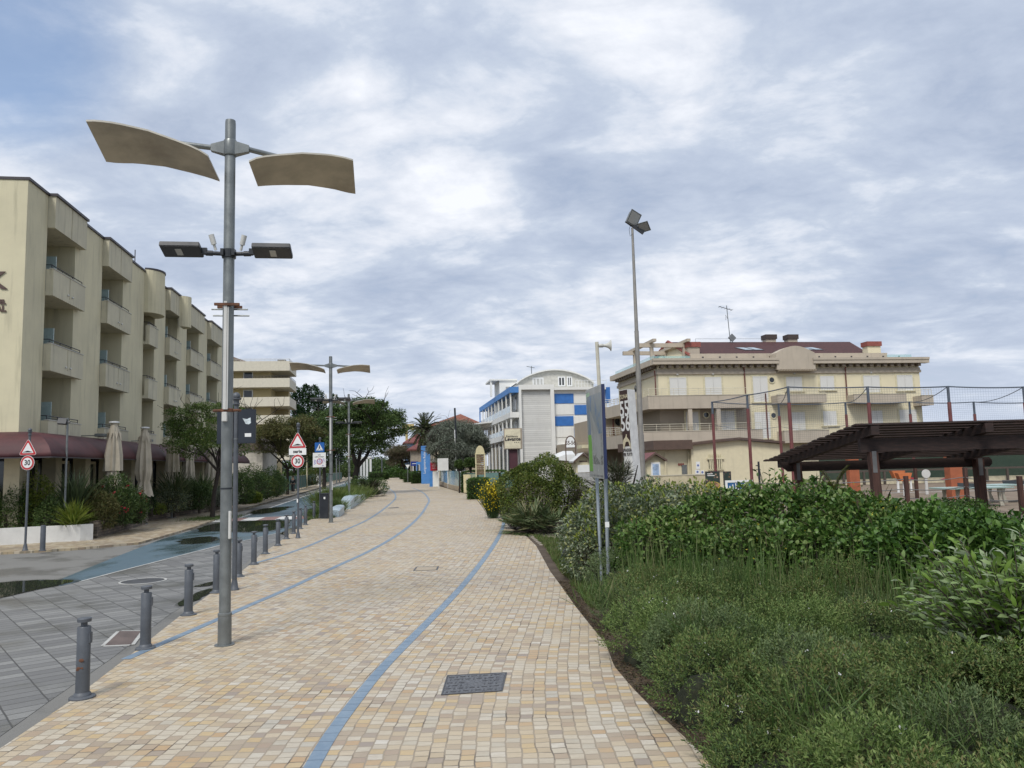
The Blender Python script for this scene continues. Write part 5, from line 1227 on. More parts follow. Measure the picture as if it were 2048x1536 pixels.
# shutters and round windows
shm = NT('shutter_slats'); k = shm; g_ = k.obj(); sp = k.n('ShaderNodeSeparateXYZ'); k.l(g_, sp.inputs[0]); fr = k.math('FRACT', k.math('DIVIDE', sp.outputs[2], .085)); c = k.mix(k.math('LESS_THAN', fr, .35), (.72, .72, .69), (.48, .48, .46)); k.l(c, k.b.inputs['Base Color']); k.b.inputs['Roughness'].default_value = .6; MATS['shutter_slats'] = k.m
shf = mat('shutter_frame', (.74, .74, .70), .6); surround = mat('window_surround', (.60, .55, .38), .8)
def shutter(px0, px1, pt, pb, leaf=2, par=None, bigp=big, BXf=None, y=0.0):
    f = BXf or BX; x0_, zb_ = f(px0, pb, y); x1_, zt_ = f(px1, pt, y)
    o = MB(); o.box(x0_-.16, x0_, y-.03, y-.002, zb_, zt_+.14); o.box(x1_, x1_+.16, y-.03, y-.002, zb_, zt_+.14); o.box(x0_, x1_, y-.03, y-.002, zt_, zt_+.14); o.box(x0_-.2, x1_+.2, y-.12, y-.002, zb_-.10, zb_-.002); w = o.build('window', surround, bigp)
    for i in range(leaf):
        a = x0_+(x1_-x0_)*i/leaf+.01; b = x0_+(x1_-x0_)*(i+1)/leaf-.01
        o = MB(); o.box(a, b, y-.05, y-.003, zb_, zb_+.07); o.box(a, b, y-.05, y-.003, zt_-.07, zt_); o.box(a, a+.07, y-.05, y-.003, zb_+.07, zt_-.07); o.box(b-.07, b, y-.05, y-.003, zb_+.07, zt_-.07); o.box(a+.07, b-.07, y-.035, y-.004, zb_+.07, zt_-.07)
        sh_ = o.build('shutter', MATS['shutter_slats'], w)
    return w
for p0, p1, t_, b_2 in ((1340, 1372, 755, 791.5), (1411, 1442, 754, 791.5), (1507.5, 1534, 752.5, 804), (1573, 1603, 753.5, 782), (1641, 1667, 752, 780), (1728, 1758, 751, 785), (1795, 1824, 750, 781)): shutter(p0, p1, t_, b_2)
for p0, p1, t_, b_2, lf in ((1373, 1396, 823.5, 863.5, 2), (1434, 1468, 822, 863, 2), (1511, 1539, 824, 877, 2), (1585, 1609, 824, 862, 2), (1647, 1672, 822, 851, 2), (1744, 1764, 821, 850, 2), (1800, 1832, 819, 849, 2)): shutter(p0, p1, t_, b_2, lf)
for px_, py_ in ((1543, 760), (1412, 830), (1546.5, 831)):
    x_, z_ = BX(px_, py_); M = Matrix.Translation((x_, -.04, z_)) @ Matrix.Rotation(R(90), 4, 'X'); o = MB(); o.lathe([(.30, -.03), (.30, .03), (.22, .03), (.22, 0)], 20, M); w = o.build('round_window', surround, big); o = MB(); o.lathe([(.23, -.02), (.23, .01)], 20, M); o.build('pane', darkglass, w)
for px_, py_ in ((1354, 749), (1425, 748), (1378, 817), (1451, 816), (1588, 747), (1741, 745)):
    x_, z_ = BX(px_, py_); o = MB(); o.bevbox(x_-.09, x_+.09, -.14, 0, z_-.07, z_+.07, .02); o.build('wall_lamp', pale, big)
# balconies
railw = mat('rail_cream', (.58, .54, .42), .6)
def balc(px0, px1, pt, pb, out, railh=0.0, m=taupe2, y=0.0, wrap=False):
    x0_, z1_ = BX(px0, pt, y-out); x1_, z0_ = BX(px1, pb, y-out)
    o = MB(); o.box(x0_, x1_, y-out, y-.002, z0_, z0_+.2); o.box(x0_, x1_, y-out, y-out+.12, z0_+.201, z1_); o.box(x0_, x0_+.12, y-out+.12, y-.002, z0_+.201, z1_); o.box(x1_-.12, x1_, y-out+.12, y-.002, z0_+.201, z1_)
    if wrap: o.box(x0_, -.002 if x0_ < 0 else x0_, 0, 11.7, z0_, z0_+.2); o.box(x0_, x0_+.12, 0, 11.7, z0_+.2, z1_)
    b = o.build('balcony', m, big)
    o = MB(); o.box(x0_-.03, x1_+.03, y-out-.03, y-out+.15, z1_+.001, z1_+.05); o.build('ledge', mat('ledge_cream', (.5, .46, .36), .8), b)
    if railh: o = MB(); rail(o, x0_+.1, y-out+.06, x1_-.1, y-out+.06, z1_+.05, railh, max(3, int((x1_-x0_)/1.1)), .022, 2); (rail(o, x0_+.06, y-out+.06, x0_+.06, 11.6, z1_+.05, railh, 10, .022, 2) if wrap else None); o.build('railing', railw, b)
    return b
balc(1296, 1499, 792, 815, 1.2, .55, wrap=True); balc(1555, 1654, 790, 804.5, 1.2, .35); balc(1708, 1814, 789, 805, 1.2, .35); balc(1843, 1868, 791, 810, 1.2, .5)
balc(1285, 1527, 864, 887, 1.4, .55, wrap=True); balc(1568, 1660, 862, 884, 1.2, .5)
o = MB(); x_ = BX(1366, 820)[0]; o.box(x_, x_+.35, -1.15, -.85, zl(865), zl(812)); x_ = BX(1422, 820)[0]; o.box(x_, x_+.35, -1.15, -.85, zl(865), zl(812)); o.build('balcony_pillars', taupe2, big)
dp = mat('downpipe', (.13, .045, .035), .5)
for px_, p0, p1 in ((1309, 745, 793), (1487, 733, 787), (1689, 737, 800), (1530, 790, 990)):
    x_, z1_ = BX(px_, p0); z0_ = BX(px_, p1)[1]; o = MB(); o.tube([(x_, -.10, z0_), (x_, -.10, z1_-.3), (x_-.1, -.3, z1_+.1)], .06, 8); o.build('downpipe', dp, big)
for y_ in (4.5,): 
    o = MB(); o.tube([(-.1, y_, zl(793)), (-.1, y_, zl(745)-.2), (-.3, y_, zl(738))], .06, 8); o.build('downpipe', dp, big)
brn = mat('hotel_letter_brown', (.14, .08, .05), .6)
x_, z_ = 0, zl(783)
M = Matrix.Translation((-1.32, 4.6, zl(786))) @ Matrix.Rotation(R(-90), 4, 'Z') @ Matrix.Rotation(R(90), 4, 'X')
text_mesh("Residence", .95, brn, big, M, 'lettering', .03, bold=.02)
M = Matrix.Translation((-.03, 6.2, zl(762))) @ Matrix.Rotation(R(90), 4, 'Y'); o = MB(); o.lathe([(.30, -.03), (.30, .03)], 20, M); o.build('round_window', darkglass, big)
# aerial with square dish
x_, z_ = BX(1461, 684, dyr); o = MB(); zt_ = BX(1455, 611, dyr)[1]; o.tube([(x_, dyr, z_-.3), (x_-.2, dyr, zt_)], .04, 6)
z2 = BX(1450, 617, dyr)[1]; o.tube([(x_-1.0, dyr, z2+.2), (x_+.35, dyr, z2-.15)], .03, 5)
for i in range(5): xx = x_-.9+i*.3; o.tube([(xx, dyr-.3, z2+.17-i*.08), (xx, dyr+.3, z2+.17-i*.08)], .018, 5)
z3 = BX(1461, 640, dyr)[1]; o.tube([(x_-.35, dyr, z3), (x_-.35, dyr, z3+.5), (x_-.1, dyr, z3+.0)], .02, 5); o.build('aerial', galv, rf)
z4 = BX(1461, 677, dyr)[1]; M = Matrix.Translation((x_, dyr-.4, z4)) @ Matrix.Rotation(R(45), 4, 'Y'); o = MB(); o.bevbox(-.30, .30, -.05, .05, -.30, .30, .03, M); o.build('dish', mat('dish_grey', (.16, .17, .18), .5), rf)
o = MB(); z5 = BX(1500, 677.5, dyr)[1]; o.tube([(BX(1391, 680, dyr)[0], dyr, z5), (BX(1523, 680, dyr)[0], dyr, z5)], .012, 4)
for px_ in (1391, 1523): xx = BX(px_, 680, dyr)[0]; o.tube([(xx, dyr, zr_-.1), (xx, dyr, z5)], .015, 4)
o.build('lightning_wire', galv, rf)

# taupe wing left of the hotel, between info board and totem
wb = 76.0; aW = SB(1205, 900, wb)[0]; o0 = S2W(aW, wb)
wg = thing('annex_building', "taupe annex with white railings between the information board and the number totem", 'building', (o0.x, o0.y, 0), TH)
def WX(px, py): x, z_ = SB(px, py, wb); return x-aW, z_
o = MB(); o.box(-.2, 3.6, 0, 14, 0, WX(1230, 835)[1]); o.box(-2.4, -.201, .5, 14, 0, WX(1170, 884)[1]); o.build('wall', taupe, wg)
for (p0, p1, x0_) in ((815, 834, -.3), (871, 888, -.3)):
    o = MB(); o.box(x0_, 3.9, -.7, -.002, WX(1230, p1)[1], WX(1230, p0)[1]); b = o.build('balcony', taupe2, wg)
    o = MB(); rail(o, x0_, -.6, 3.8, -.6, WX(1230, p0)[1], .75, 8, .03, 3); o.build('railing', wht, b)
x_ = WX(1226, 850)[0]; o = MB(); o.tube([(x_, -.08, WX(1226, 885)[1]), (x_, -.08, WX(1226, 826)[1])], .07, 8); o.build('downpipe', dp, wg)
o = MB(); o.box(-2.6, 3.0, -2.0, -.003, WX(1230, 896)[1], WX(1230, 889)[1]); o.build('cream_canopy', surround, wg)
o = MB(); x_, z_ = WX(1238, 843); M = Matrix.Translation((x_, -.04, z_)) @ Matrix.Rotation(R(90), 4, 'X'); o.lathe([(.42, -.03), (.42, .03)], 20, M); o.build('round_window', darkglass, wg)

# brown brick-roofed house far behind, blue house, left of the residence
def far_house(name, label, b0, pxl, pxr, pyb, pye, pyr, wallm, roofm, hip=True, depth=12, pxp=None):
    xl, z1_ = SB(pxl, pye, b0); xr__, _ = SB(pxr, pye, b0); zr__ = SB((pxl+pxr)/2, pyr, b0+depth/2)[1]; o0 = S2W(xl, b0); t = thing(name, label, 'house', (o0.x, o0.y, 0), TH); W = xr__-xl
    o = MB(); o.box(.6, W-.6, .6, depth-.6, 0, z1_); o.build('wall', wallm, t)
    xp_ = W/2 if pxp is None else SB(pxp, pyr, b0+depth/2)[0]-xl
    o = MB(); o.add([(0, 0, z1_), (W, 0, z1_), (W, depth, z1_), (0, depth, z1_), (xp_, depth/2, zr__), (0, 0, z1_-.25), (W, 0, z1_-.25), (W, depth, z1_-.25), (0, depth, z1_-.25)], [(0, 1, 4), (1, 2, 4), (2, 3, 4), (3, 0, 4), (0, 5, 6, 1), (1, 6, 7, 2), (2, 7, 8, 3), (3, 8, 5, 0), (5, 8, 7, 6)]); o.build('roof', roofm, t)
    for i in range(2):
        for j in range(2):
            x = W*(.2+.35*j); zb = 1.2+i*3.0
            if zb+1.6 < z1_: window(t, x, x+1.1, zb, zb+1.5, .6, wht, darkglass, 2, fw=.1)
    return t
tiles = NT('orange_tiles'); k = tiles; g_ = k.obj(); nz = k.noise(g_, 1.4, 6, .7); sp = k.n('ShaderNodeSeparateXYZ'); k.l(g_, sp.inputs[0]); fr = k.math('FRACT', k.math('DIVIDE', sp.outputs[0], .35)); c = k.mix(k.rng(nz, .35, .65), (.17, .055, .035), (.26, .10, .06)); c = k.mix(k.math('MULTIPLY', k.math('LESS_THAN', fr, .25), .4), c, (.12, .04, .03)); k.l(c, k.b.inputs['Base Color']); k.b.inputs['Roughness'].default_value = .85; MATS['orange_tiles'] = k.m
far_house('house', "house with hipped orange brick tile roof behind the grey-green tree", 150, 860, 965, 940, 849, 828, mat('house_cream', (.42, .36, .26), .8), MATS['orange_tiles'], pxp=921, depth=14)
hb = far_house('house', "pale blue house with dark red roof edge far along the promenade", 185, 806, 852, 940, 885, 866, mat('house_blue', (.20, .36, .60), .8), mat('roof_dull_red', (.16, .05, .045), .8), pxp=835, depth=14)
far_house('house', "small grey house with dark roof beside the palm tree", 135, 815, 868, 940, 898, 882, mat('house_grey', (.30, .26, .21), .85), MATS['roof_dull_red'], pxp=842, depth=8)
# tower crane far away
c0 = WY(814, 930, 420); t = thing('tower_crane', "distant pale tower crane jib above the far roofs", 'crane', (c0.x, c0.y, 0)); zj = WY(814, 860, 420).z
cm_ = mat('crane_yellow', (.45, .36, .16), .6); o = MB(); o.box(-.6, .6, -.6, .6, 0, zj); o.build('mast', cm_, t); o = MB(); o.box(-8, 15, -.5, .5, zj, zj+1.0); o.build('jib', cm_, t); o = MB(); o.box(-2.2, 4, -.8, .8, zj+1.1, zj+3.2); o.build('counterweight', cm_, t)
# ================================================================== RIGHT HAND SIDE: BEACH CLUB
# sports cage ---------------------------------------------------------------
redpost = mat('cage_post_red', (.15, .045, .045), .6, var=.2, dirt=(.14, .09, .08), dirtamt=.4)
Yf, Yb = 42.0, 55.0
def cagept(px, py, Y): w = WY(px, py, Y); return Vector((w.x, w.y, w.z))
F = [cagept(x, y, Yf) for x, y in ((1576, 774), (1735, 774), (1895.5, 773), (2047, 774))]; F.append(F[-1]*2-F[-2])
Bk = [cagept(x, y, Yb) for x, y in ((1424, 804), (1557, 808), (1690.6, 805), (1818.6, 804), (1947, 804))]; Bk.append(Bk[-1]*2-Bk[-2])
Lf = [WY(1494, 790, 48.0)]
cg = thing('sports_cage', "tall netted ball cage on red posts in front of the yellow hotel", 'sports cage', (F[0].x, F[0].y, 0)); O = cg.location.copy()
bluec = mat('cable_grey', (.08, .10, .13), .6)
for p in F+Bk+Lf:
    b_ = Vector((p.x, p.y, 0)); q = p-O; 
    ln = (F[0].x-WY(1600, 900, Yf).x)/(F[0].z-WY(1600, 900, Yf).z)
    lean = 0.0
    o = MB(); o.tube([(q.x, q.y, 0), (q.x, q.y, q.z-.85)], .10, 8); po = o.build('post', redpost, cg, True)
    o = MB(); o.tube([(q.x, q.y, q.z-.85), (q.x, q.y, q.z+.03)], .075, 8); o.build('post_top', bluec, po, True)
def cable(A, B, sag=.12, r=.035, name='top_cable', m=None):
    o = MB(); pts = []
    for i in range(9): t = i/8; p = A.lerp(B, t)-O; p.z -= sag*4*t*(1-t); pts.append(p)
    o.tube(pts, r, 5); return o.build(name, m or bluec, cg)
for a, b in zip(F[:-1], F[1:]): cable(a, b, .05)
for a, b in zip(Bk[:-1], Bk[1:]): cable(a, b, .08)
cable(Bk[0], Lf[0], .05); cable(Lf[0], F[0], .05)
for i in range(5): cable(F[i], Bk[i+1], .25, .022)
for a, b in zip(Bk[:-1], Bk[1:]): cable(a-Vector((0, 0, 1.6)), b-Vector((0, 0, 1.6)), .25, .014)
k = NT('net_mesh'); g_ = k.obj(); sp = k.n('ShaderNodeSeparateXYZ'); k.l(g_, sp.inputs[0])
hz_ = k.math('ADD', sp.outputs[0], k.math('MULTIPLY', sp.outputs[1], .8)); f1 = k.math('LESS_THAN', k.math('FRACT', k.math('DIVIDE', hz_, .14)), .10); f2 = k.math('LESS_THAN', k.math('FRACT', k.math('DIVIDE', sp.outputs[2], .14)), .10)
k.b.inputs['Base Color'].default_value = (.06, .10, .14, 1); k.l(k.math('MULTIPLY', k.math('MAXIMUM', f1, f2), .38), k.b.inputs['Alpha']); MATS['net_mesh'] = k.m
def net(A, B, d0, d1, name='side_net'):
    o = MB(); vs = []; n = 8
    for i in range(n+1):
        t = i/n; p = A.lerp(B, t)-O; s = .15*4*t*(1-t); vs += [(p.x, p.y, p.z-d0-s*.5), (p.x, p.y, p.z-d1-s)]
    o.add(vs, [(2*i, 2*i+2, 2*i+3, 2*i+1) for i in range(n)]); o.build(name, MATS['net_mesh'], cg)
for a, b in zip(Bk[:-1], Bk[1:]): net(a, b, 0, 2.6)
net(Bk[0], Lf[0], 0, 1.2); net(Lf[0], F[0], 0, 1.0)
for a, b in zip(F[:-1], F[1:]): net(a, b, 0, .9)

# pergola of dark wood ---------------------------------------------------------
k = NT('dark_wood'); g_ = k.obj(); nz = k.noise(k.mapv(g_, (2, 2, 12)), 2, 5, .6); nz2 = k.noise(g_, 1.2, 4, .6); c = k.ramp(nz, [(.3, (.014, .009, .008)), (.55, (.030, .016, .013)), (.75, (.055, .03, .024))]); k.l(c, k.b.inputs['Base Color']); k.b.inputs['Roughness'].default_value = .75; MATS['dark_wood'] = k.m
k = NT('post_wood'); g_ = k.obj(); nz = k.noise(k.mapv(g_, (9, 9, .7)), 2, 5, .6); c = k.ramp(nz, [(.3, (.03, .014, .010)), (.55, (.065, .028, .02)), (.75, (.11, .055, .04))]); k.l(c, k.b.inputs['Base Color']); k.b.inputs['Roughness'].default_value = .75; MATS['post_wood'] = k.m
dw = MATS['dark_wood']; pw = MATS['post_wood']; plate = mat('steel_plate', (.17, .17, .17), .5, .5)
Yn, Yfr = 19.6, 26.3
pH = WY(1706, 851, Yn); pL = WY(1530, 921, Yfr)      # left ends of the top and lowest slats
O = Vector((pH.x, Yn, 0)); pg = thing('pergola', "dark brown timber pergola with a sloping slatted roof on the right", 'pergola', O)
XE = 16.0
zs = lambda y: pH.z+(pL.z-pH.z)*(y-Yn)/(Yfr-Yn)
sl = (pL.z-pH.z)/(Yfr-Yn)
n = 17
for i in range(n):
    y = Yn+(Yfr-Yn)*i/(n-1); x0_ = (pH.x+(pL.x-pH.x)*(y-Yn)/(Yfr-Yn))-O.x+random.uniform(-.04, .04); z = zs(y)
    M = Matrix.Translation((0, y-O.y, z)) @ Matrix.Rotation(math.atan(sl), 4, 'X')
    o = MB(); o.box(x0_, XE-O.x+2, -.125, .125, -.02, .025, M); o.build('slat', dw, pg)
for px in (1745, 1972, 2200):
    x0_ = WY(px, 860, Yn).x-O.x
    a = Vector((x0_, -.15, zs(Yn)-.14)); b = Vector((x0_-.05, Yfr-Yn+.1, zs(Yfr)-.14))
    o = MB(); d = (b-a); nn = Vector((.10, 0, 0)); up = Vector((0, 0, .115)); o.ext([a-nn-up, a+nn-up, a+nn+up, a-nn+up], d); o.build('rafter', dw, pg)
# beams and posts
zb1 = WY(1800, 889, Yn+.35).z; x0_ = WY(1738, 889, Yn+.35).x-O.x; o = MB(); o.box(x0_-.25, XE-O.x+2, .27, .43, zb1-.17, zb1+.17); o.build('beam', dw, pg)
Yp = 25.4; zb2 = WY(1770, 929, Yp).z; x0_ = WY(1562, 930, Yp).x-O.x; x1_ = WY(1984, 921, Yp).x-O.x
o = MB(); o.ext([(x0_, 0, zb2+.16), (x0_+.05, 0, zb2+.02), (x0_+.25, 0, zb2-.15), (x1_-.08, 0, zb2-.15), (x1_, 0, zb2-.05), (x1_, 0, zb2+.06), (x1_-.08, 0, zb2+.16)], (0, .16, 0)); bo = o.build('beam', dw, pg); bo.location = (0, Yp-O.y, 0)
for px, yy, w, zt, pb in ((1748, Yn+.3, .10, zb1-.171, 985), (1960, Yp-.12, .125, zb2+.10, 1017), (1594, Yp-.12, .10, zb2+.10, 960)):
    top = WY(px-6 if px < 1800 else px-7, 900, yy); bot = WY(px+5 if px > 1700 else px+4, pb, yy)
    a = Vector((top.x-O.x, yy-O.y, zt)); k2 = (top.x-bot.x)/(top.z-bot.z) if abs(top.z-bot.z) > .1 else 0; a = Vector((bot.x+k2*(zt-bot.z)*.6-O.x, yy-O.y, zt)); b = Vector((bot.x-k2*bot.z*.6-O.x, yy-O.y, -.03))
    o = MB(); nn = Vector((w, 0, 0)); mm_ = Vector((0, w, 0)); o.ext([b-nn-mm_, b+nn-mm_, b+nn+mm_, b-nn+mm_], a-b); ps = o.build('post', pw, pg)
    q = a+Vector((0, -w-.004, -.0)); o = MB(); o.box(q.x-w*.55, q.x+w*.55, q.y-.004, q.y+.003, zt-.52, zt+.02); o.box(q.x-.04, q.x-.02, q.y-.012, q.y, zt-.09, zt-.07); o.box(q.x+.02, q.x+.04, q.y-.012, q.y, zt-.09, zt-.07); o.build('steel_plate', plate, ps)

# low yellow service building in front of the hotel -----------------------------
kb = 57.5; aK = SB(1384, 940, kb)[0]; o0 = S2W(aK, kb); ks = thing('service_building', "low pale yellow building with brown roof edge behind the cage posts", 'building', (o0.x, o0.y, 0), TH)
def KX(px, py, dy=0): x, z_ = SB(px, py, kb+dy); return x-aK, z_
kyel = mat('kiosk_yellow', (.64, .58, .41), .85, var=.04, streak=.25)
xr_ = KX(1562, 900)[0]; ztl = KX(1400, 893)[1]
W0 = KX(1332, 900, -1.5)[0]
zA, zP, zR = KX(1384, 891)[1], KX(1475, 880)[1], KX(1562, 888)[1]; xP = KX(1475, 880)[0]
o = MB(); o.ext([(0, 0, 0), (xr_, 0, 0), (xr_, 0, zR), (xP, 0, zP), (0, 0, zA)], (0, 9, 0)); o.build('wall', kyel, ks)
o = MB(); o.box(W0, -.001, .5, 9, 0, zA-.25); o.build('wall', kyel, ks)
bf = mat('fascia_brown', (.10, .065, .05), .7, streak=.2)
o = MB(); o.box(W0-.55, -.0, -.35, 9.2, KX(1350, 899)[1], KX(1350, 880)[1]-.02); 
o.build('fascia', bf, ks)
o = MB()
for (x0_, z0_), (x1_, z1_) in (((-.0, zA+.02), (xP, zP+.02)), ((xP, zP+.02), (xr_+.2, zR+.02))): o.ext([(x0_, -.35, z0_), (x1_, -.35, z1_), (x1_, -.35, z1_+.18), (x0_, -.35, z0_+.18)], (0, 9.6, 0))
o.build('roof_edge', bf, ks)
o = MB(); xa_, z0_ = KX(1418, 939); xb_, z1_ = KX(1443, 917); 
o.box(xa_, xb_, -.05, -.002, z0_, z1_); wn_ = o.build('window', darkglass, ks)
o = MB()
for i in range(7): x = xa_+(xb_-xa_)*(i+.5)/7; o.box(x-.045, x+.045, -.12, -.06, z0_-.1, z1_+.35)
o.box(xa_-.15, xb_+.15, -.14, -.05, z1_-.05, z1_+.08); o.box(xa_-.1, xb_+.1, -.12, -.06, z0_-.05, z0_+.03); o.build('window_grille', surround, wn_)
for p0, p1, q0, q1 in ((1391.5, 1400, 923.5, 938), (1390, 1399.5, 939.5, 948), (1401, 1408, 941, 948)):
    xa_, z1_ = KX(p0, q0); xb_, z0_ = KX(p1, q1); o = MB(); o.box(xa_, xb_, -.03, -.003, z0_, z1_); nt_ = o.build('notice', wht, ks)
    o = MB(); xc_ = (xa_+xb_)/2; zc_ = (z0_+z1_)/2; o.ball((xc_, -.035, zc_), .09, 10, 6, sq=(1, .1, 1)); o.build('symbol', mat('symbol_blue', (.12, .16, .35), .5), nt_)
o = MB(); xa_, z1_ = KX(1363, 930, .5); xb_, z0_ = KX(1374, 948, .5); o.box(xa_, xb_, .42, .498, z0_, z1_); o.build('meter_box', galv, ks)
xa_, z1_ = KX(1355, 926, .5); xb_, z0_ = KX(1363, 932, .5); o = MB()
for i in range(3): o.ball((xa_+.1+i*.17, .46, (z0_+z1_)/2), .10, 8, 6, sq=(.8, .3, 1.1))
o.build('wall_ornament', rtrim, ks)
for px_ in (1332, 1378, 1381): 
    xx = KX(px_, 930, .3)[0]; o = MB(); o.tube([(xx, .35 if px_ < 1384 else -.1, 0), (xx, .35, zA-.5)], .05, 8); o.build('downpipe', kyel, ks)
# yard wall
wall_run('yard_wall', "low cream yard wall with pale coping behind the hedge, right of the mast", 'wall', [WY(1275, 960, 46), WY(1345, 960, 46), WY(1412, 960, 46)], WY(1400, 950, 46).z, .2, mat('cream_wall', (.50, .44, .30), .85, streak=.3), mat('ledge_cream', (.5, .46, .36), .8))
# notice boards and signs in the yard
def flatboard(name, label, cat, p0, p1, q0, q1, Y, m, frame=None, legs=True, fw=.05, rz=0):
    a, b = WY(p0, q0, Y), WY(p1, q1, Y); t = thing(name, label, cat, ((a.x+b.x)/2, Y, 0), rz); w = abs(b.x-a.x)/2
    o = MB(); o.box(-w+fw, w-fw, -.02, .02, b.z+fw, a.z-fw); pn_ = o.build('panel', m, t)
    o = MB(); o.box(-w, w, -.03, .03, a.z-fw, a.z); o.box(-w, w, -.03, .03, b.z, b.z+fw); o.box(-w, -w+fw, -.03, .03, b.z+fw, a.z-fw); o.box(w-fw, w, -.03, .03, b.z+fw, a.z-fw); o.build('frame', frame or m, t)
    if legs: o = MB(); o.box(-w*.8-.03, -w*.8+.03, -.02, .02, 0, b.z); o.build('leg', frame or m, t); o = MB(); o.box(w*.8-.03, w*.8+.03, -.02, .02, 0, b.z); o.build('leg', frame or m, t)
    return t, pn_, w, a.z, b.z
k = NT('menu_print'); g_ = k.obj(); vo = k.n('ShaderNodeTexVoronoi'); k.l(g_, vo.inputs[0]); vo.inputs['Scale'].default_value = 5; c = k.ramp(vo.outputs['Distance'], [(0, (.55, .58, .55)), (.2, (.25, .12, .06)), (.35, (.03, .05, .04)), (1, (.02, .035, .03))]); k.l(c, k.b.inputs['Base Color']); k.b.inputs['Roughness'].default_value = .3; MATS['menu_print'] = k.m
t, pn_, w, z1_, z0_ = flatboard('notice_board', "dark framed food notice board with an oval plate picture, left of the blue sign", 'notice board', 1410, 1441, 943, 982, 45, MATS['menu_print'], coping)
o = MB(); o.lathe([(.42, -.005), (.42, .005)], 28, Matrix.Translation((0, -.03, z0_+.32)) @ Matrix.Rotation(R(90), 4, 'X') @ Matrix.Scale(.55, 4, (0, 1, 0))); o.build('plate_picture', mat('plate_yellow', (.45, .33, .05), .5), pn_)
o = MB(); o.lathe([(.36, -.008), (.36, .008)], 28, Matrix.Translation((0, -.03, z0_+.34)) @ Matrix.Rotation(R(90), 4, 'X') @ Matrix.Scale(.5, 4, (0, 1, 0))); o.build('dish_picture', mat('food_print', (.30, .17, .10), .5, var=.6, vscale=9), pn_)
o = MB(); o.box(-.30, .02, -.026, -.022, z1_-.16, z1_-.12); o.box(-.30, .12, -.026, -.022, z1_-.26, z1_-.22); o.build('writing_lines', wht, pn_)
flatboard('notice_board', "smaller dark framed notice board standing right of the food board", 'notice board', 1446, 1463, 943, 970, 45.5, MATS['menu_print'], coping)
t, pn_, w, z1_, z0_ = flatboard('banner_sign', "blue and white framed banner sign poking above the green hedge", 'sign', 1450, 1506, 961, 982, 36, mat('banner_blue', (.02, .09, .22), .4, var=.3, vscale=4), wht, fw=.10)
o = MB()
for i in range(7): x = -w*.72+i*w*.22; o.box(x, x+w*.08, -.026, -.022, z0_+.1, z0_+.26+.06*(i%3))
o.build('faded_writing', wht, pn_)
g = WY(1519, 960, 44); t = thing('shower_post', "thin black outdoor shower post with a slanting stay beside the yellow building", 'shower', (g.x, 44, 0)); z1_ = WY(1519, 923, 44).z
o = MB(); o.tube([(0, 0, 0), (0, 0, z1_)], .06, 8); o.build('post', blackp, t); o = MB(); o.tube([(.25, 0, 0), (0, 0, z1_-.1)], .022, 6); o.build('stay', blackp, t); o = MB(); o.tube([(-.15, 0, z1_-.45), (.1, 0, z1_-.45)], .02, 6); o.lathe([(.09, z1_-.25), (.09, z1_-.2)], 10, cx=-.08); o.build('shower_head', blackp, t)

# number totem ------------------------------------------------------------------
Yt = 31.0; q = [WY(1238, 781, Yt), WY(1254, 777.5, Yt-.45)]
L0 = WY(1248, 970, Yt); R0 = WY(1268, 972, Yt-.45)
T1, T2, T3 = WY(1238.5, 781, Yt), WY(1254.5, 778, Yt-.6), WY(1269.5, 780, Yt-.15)
lean = Vector(((WY(1238.5, 781, Yt).x-WY(1252, 975, Yt).x)/(T1.z-WY(1252, 975, Yt).z), 0, 0))
tm = thing('number_totem', "tall white totem sign with dark brown face reading ZONA 55 56 and a dolphin emblem", 'totem sign', (T1.x-lean.x*T1.z, Yt, 0)); O = tm.location.copy()
top = T1.z; e1 = Vector((T2.x-T1.x, -.6, 0)); e2 = Vector((T3.x-T2.x, .45, 0)); up = Vector((lean.x, 0, 1))
def TP(u, z, d=0.0): nrm_ = Vector((e1.y, -e1.x, 0)).normalized(); nrm_ = nrm_ if nrm_.y < 0 else -nrm_; return up*z+e1*u+nrm_*d
o = MB(); b0_, b1_, b2_, b3_ = up*0, e1, e1+e2, e2+Vector((-.05, .25, 0)); o.ext([b0_, b1_, b2_, b3_], up*top); o.build('body', mat('totem_white', (.74, .74, .71), .6, streak=.25), tm)
mbz = WY(1243, 893, Yt).z
o = MB(); o.ext([TP(.02, top-.02, .004), TP(.97, top-.02, .004), TP(.97, mbz, .004), TP(.02, mbz, .004)], TP(0, 0, .006)-TP(0, 0, 0)); fc = o.build('brown_face', mat('totem_brown', (.045, .022, .02), .5), tm)
def textT(txt, size, u, z, m, sx=1.0, par=fc, bold=.0):
    ex = e1.normalized(); L_ = e1.length; M = Matrix(((ex.x, up.x, 0, 0), (ex.y, up.y, 0, 0), (0, 1, 0, 0), (0, 0, 0, 1))); nr = Vector((e1.y, -e1.x, 0)).normalized(); nr = nr if nr.y < 0 else -nr
    M = Matrix(((ex.x, up.x, nr.x, 0), (ex.y, up.y, nr.y, 0), (ex.z, up.z, nr.z, 0), (0, 0, 0, 1))); p_ = TP(u, z, .014); M = Matrix.Translation(p_) @ M; return text_mesh(txt, size, m, par, M, 'lettering', .003, sx=sx, bold=bold)
crm = mat('totem_cream', (.58, .52, .36), .6)
textT("ZONA", .24, .48, WY(1247, 795, Yt).z, crm, .95); textT("55", .86, .50, WY(1249, 820, Yt).z, wht, .86, bold=.012); textT("56", .86, .50, WY(1250, 849, Yt).z, wht, .86, bold=.012)
zc_ = WY(1250, 884, Yt).z; D = [(.10, -.55), (.05, -.1), (.14, .15), (.42, .34), (.52, .55), (.60, .50), (.58, .32), (.84, .12), (.96, -.10), (.97, -.55), (.84, -.30), (.76, -.02), (.55, .02), (.36, -.08), (.28, -.30)]
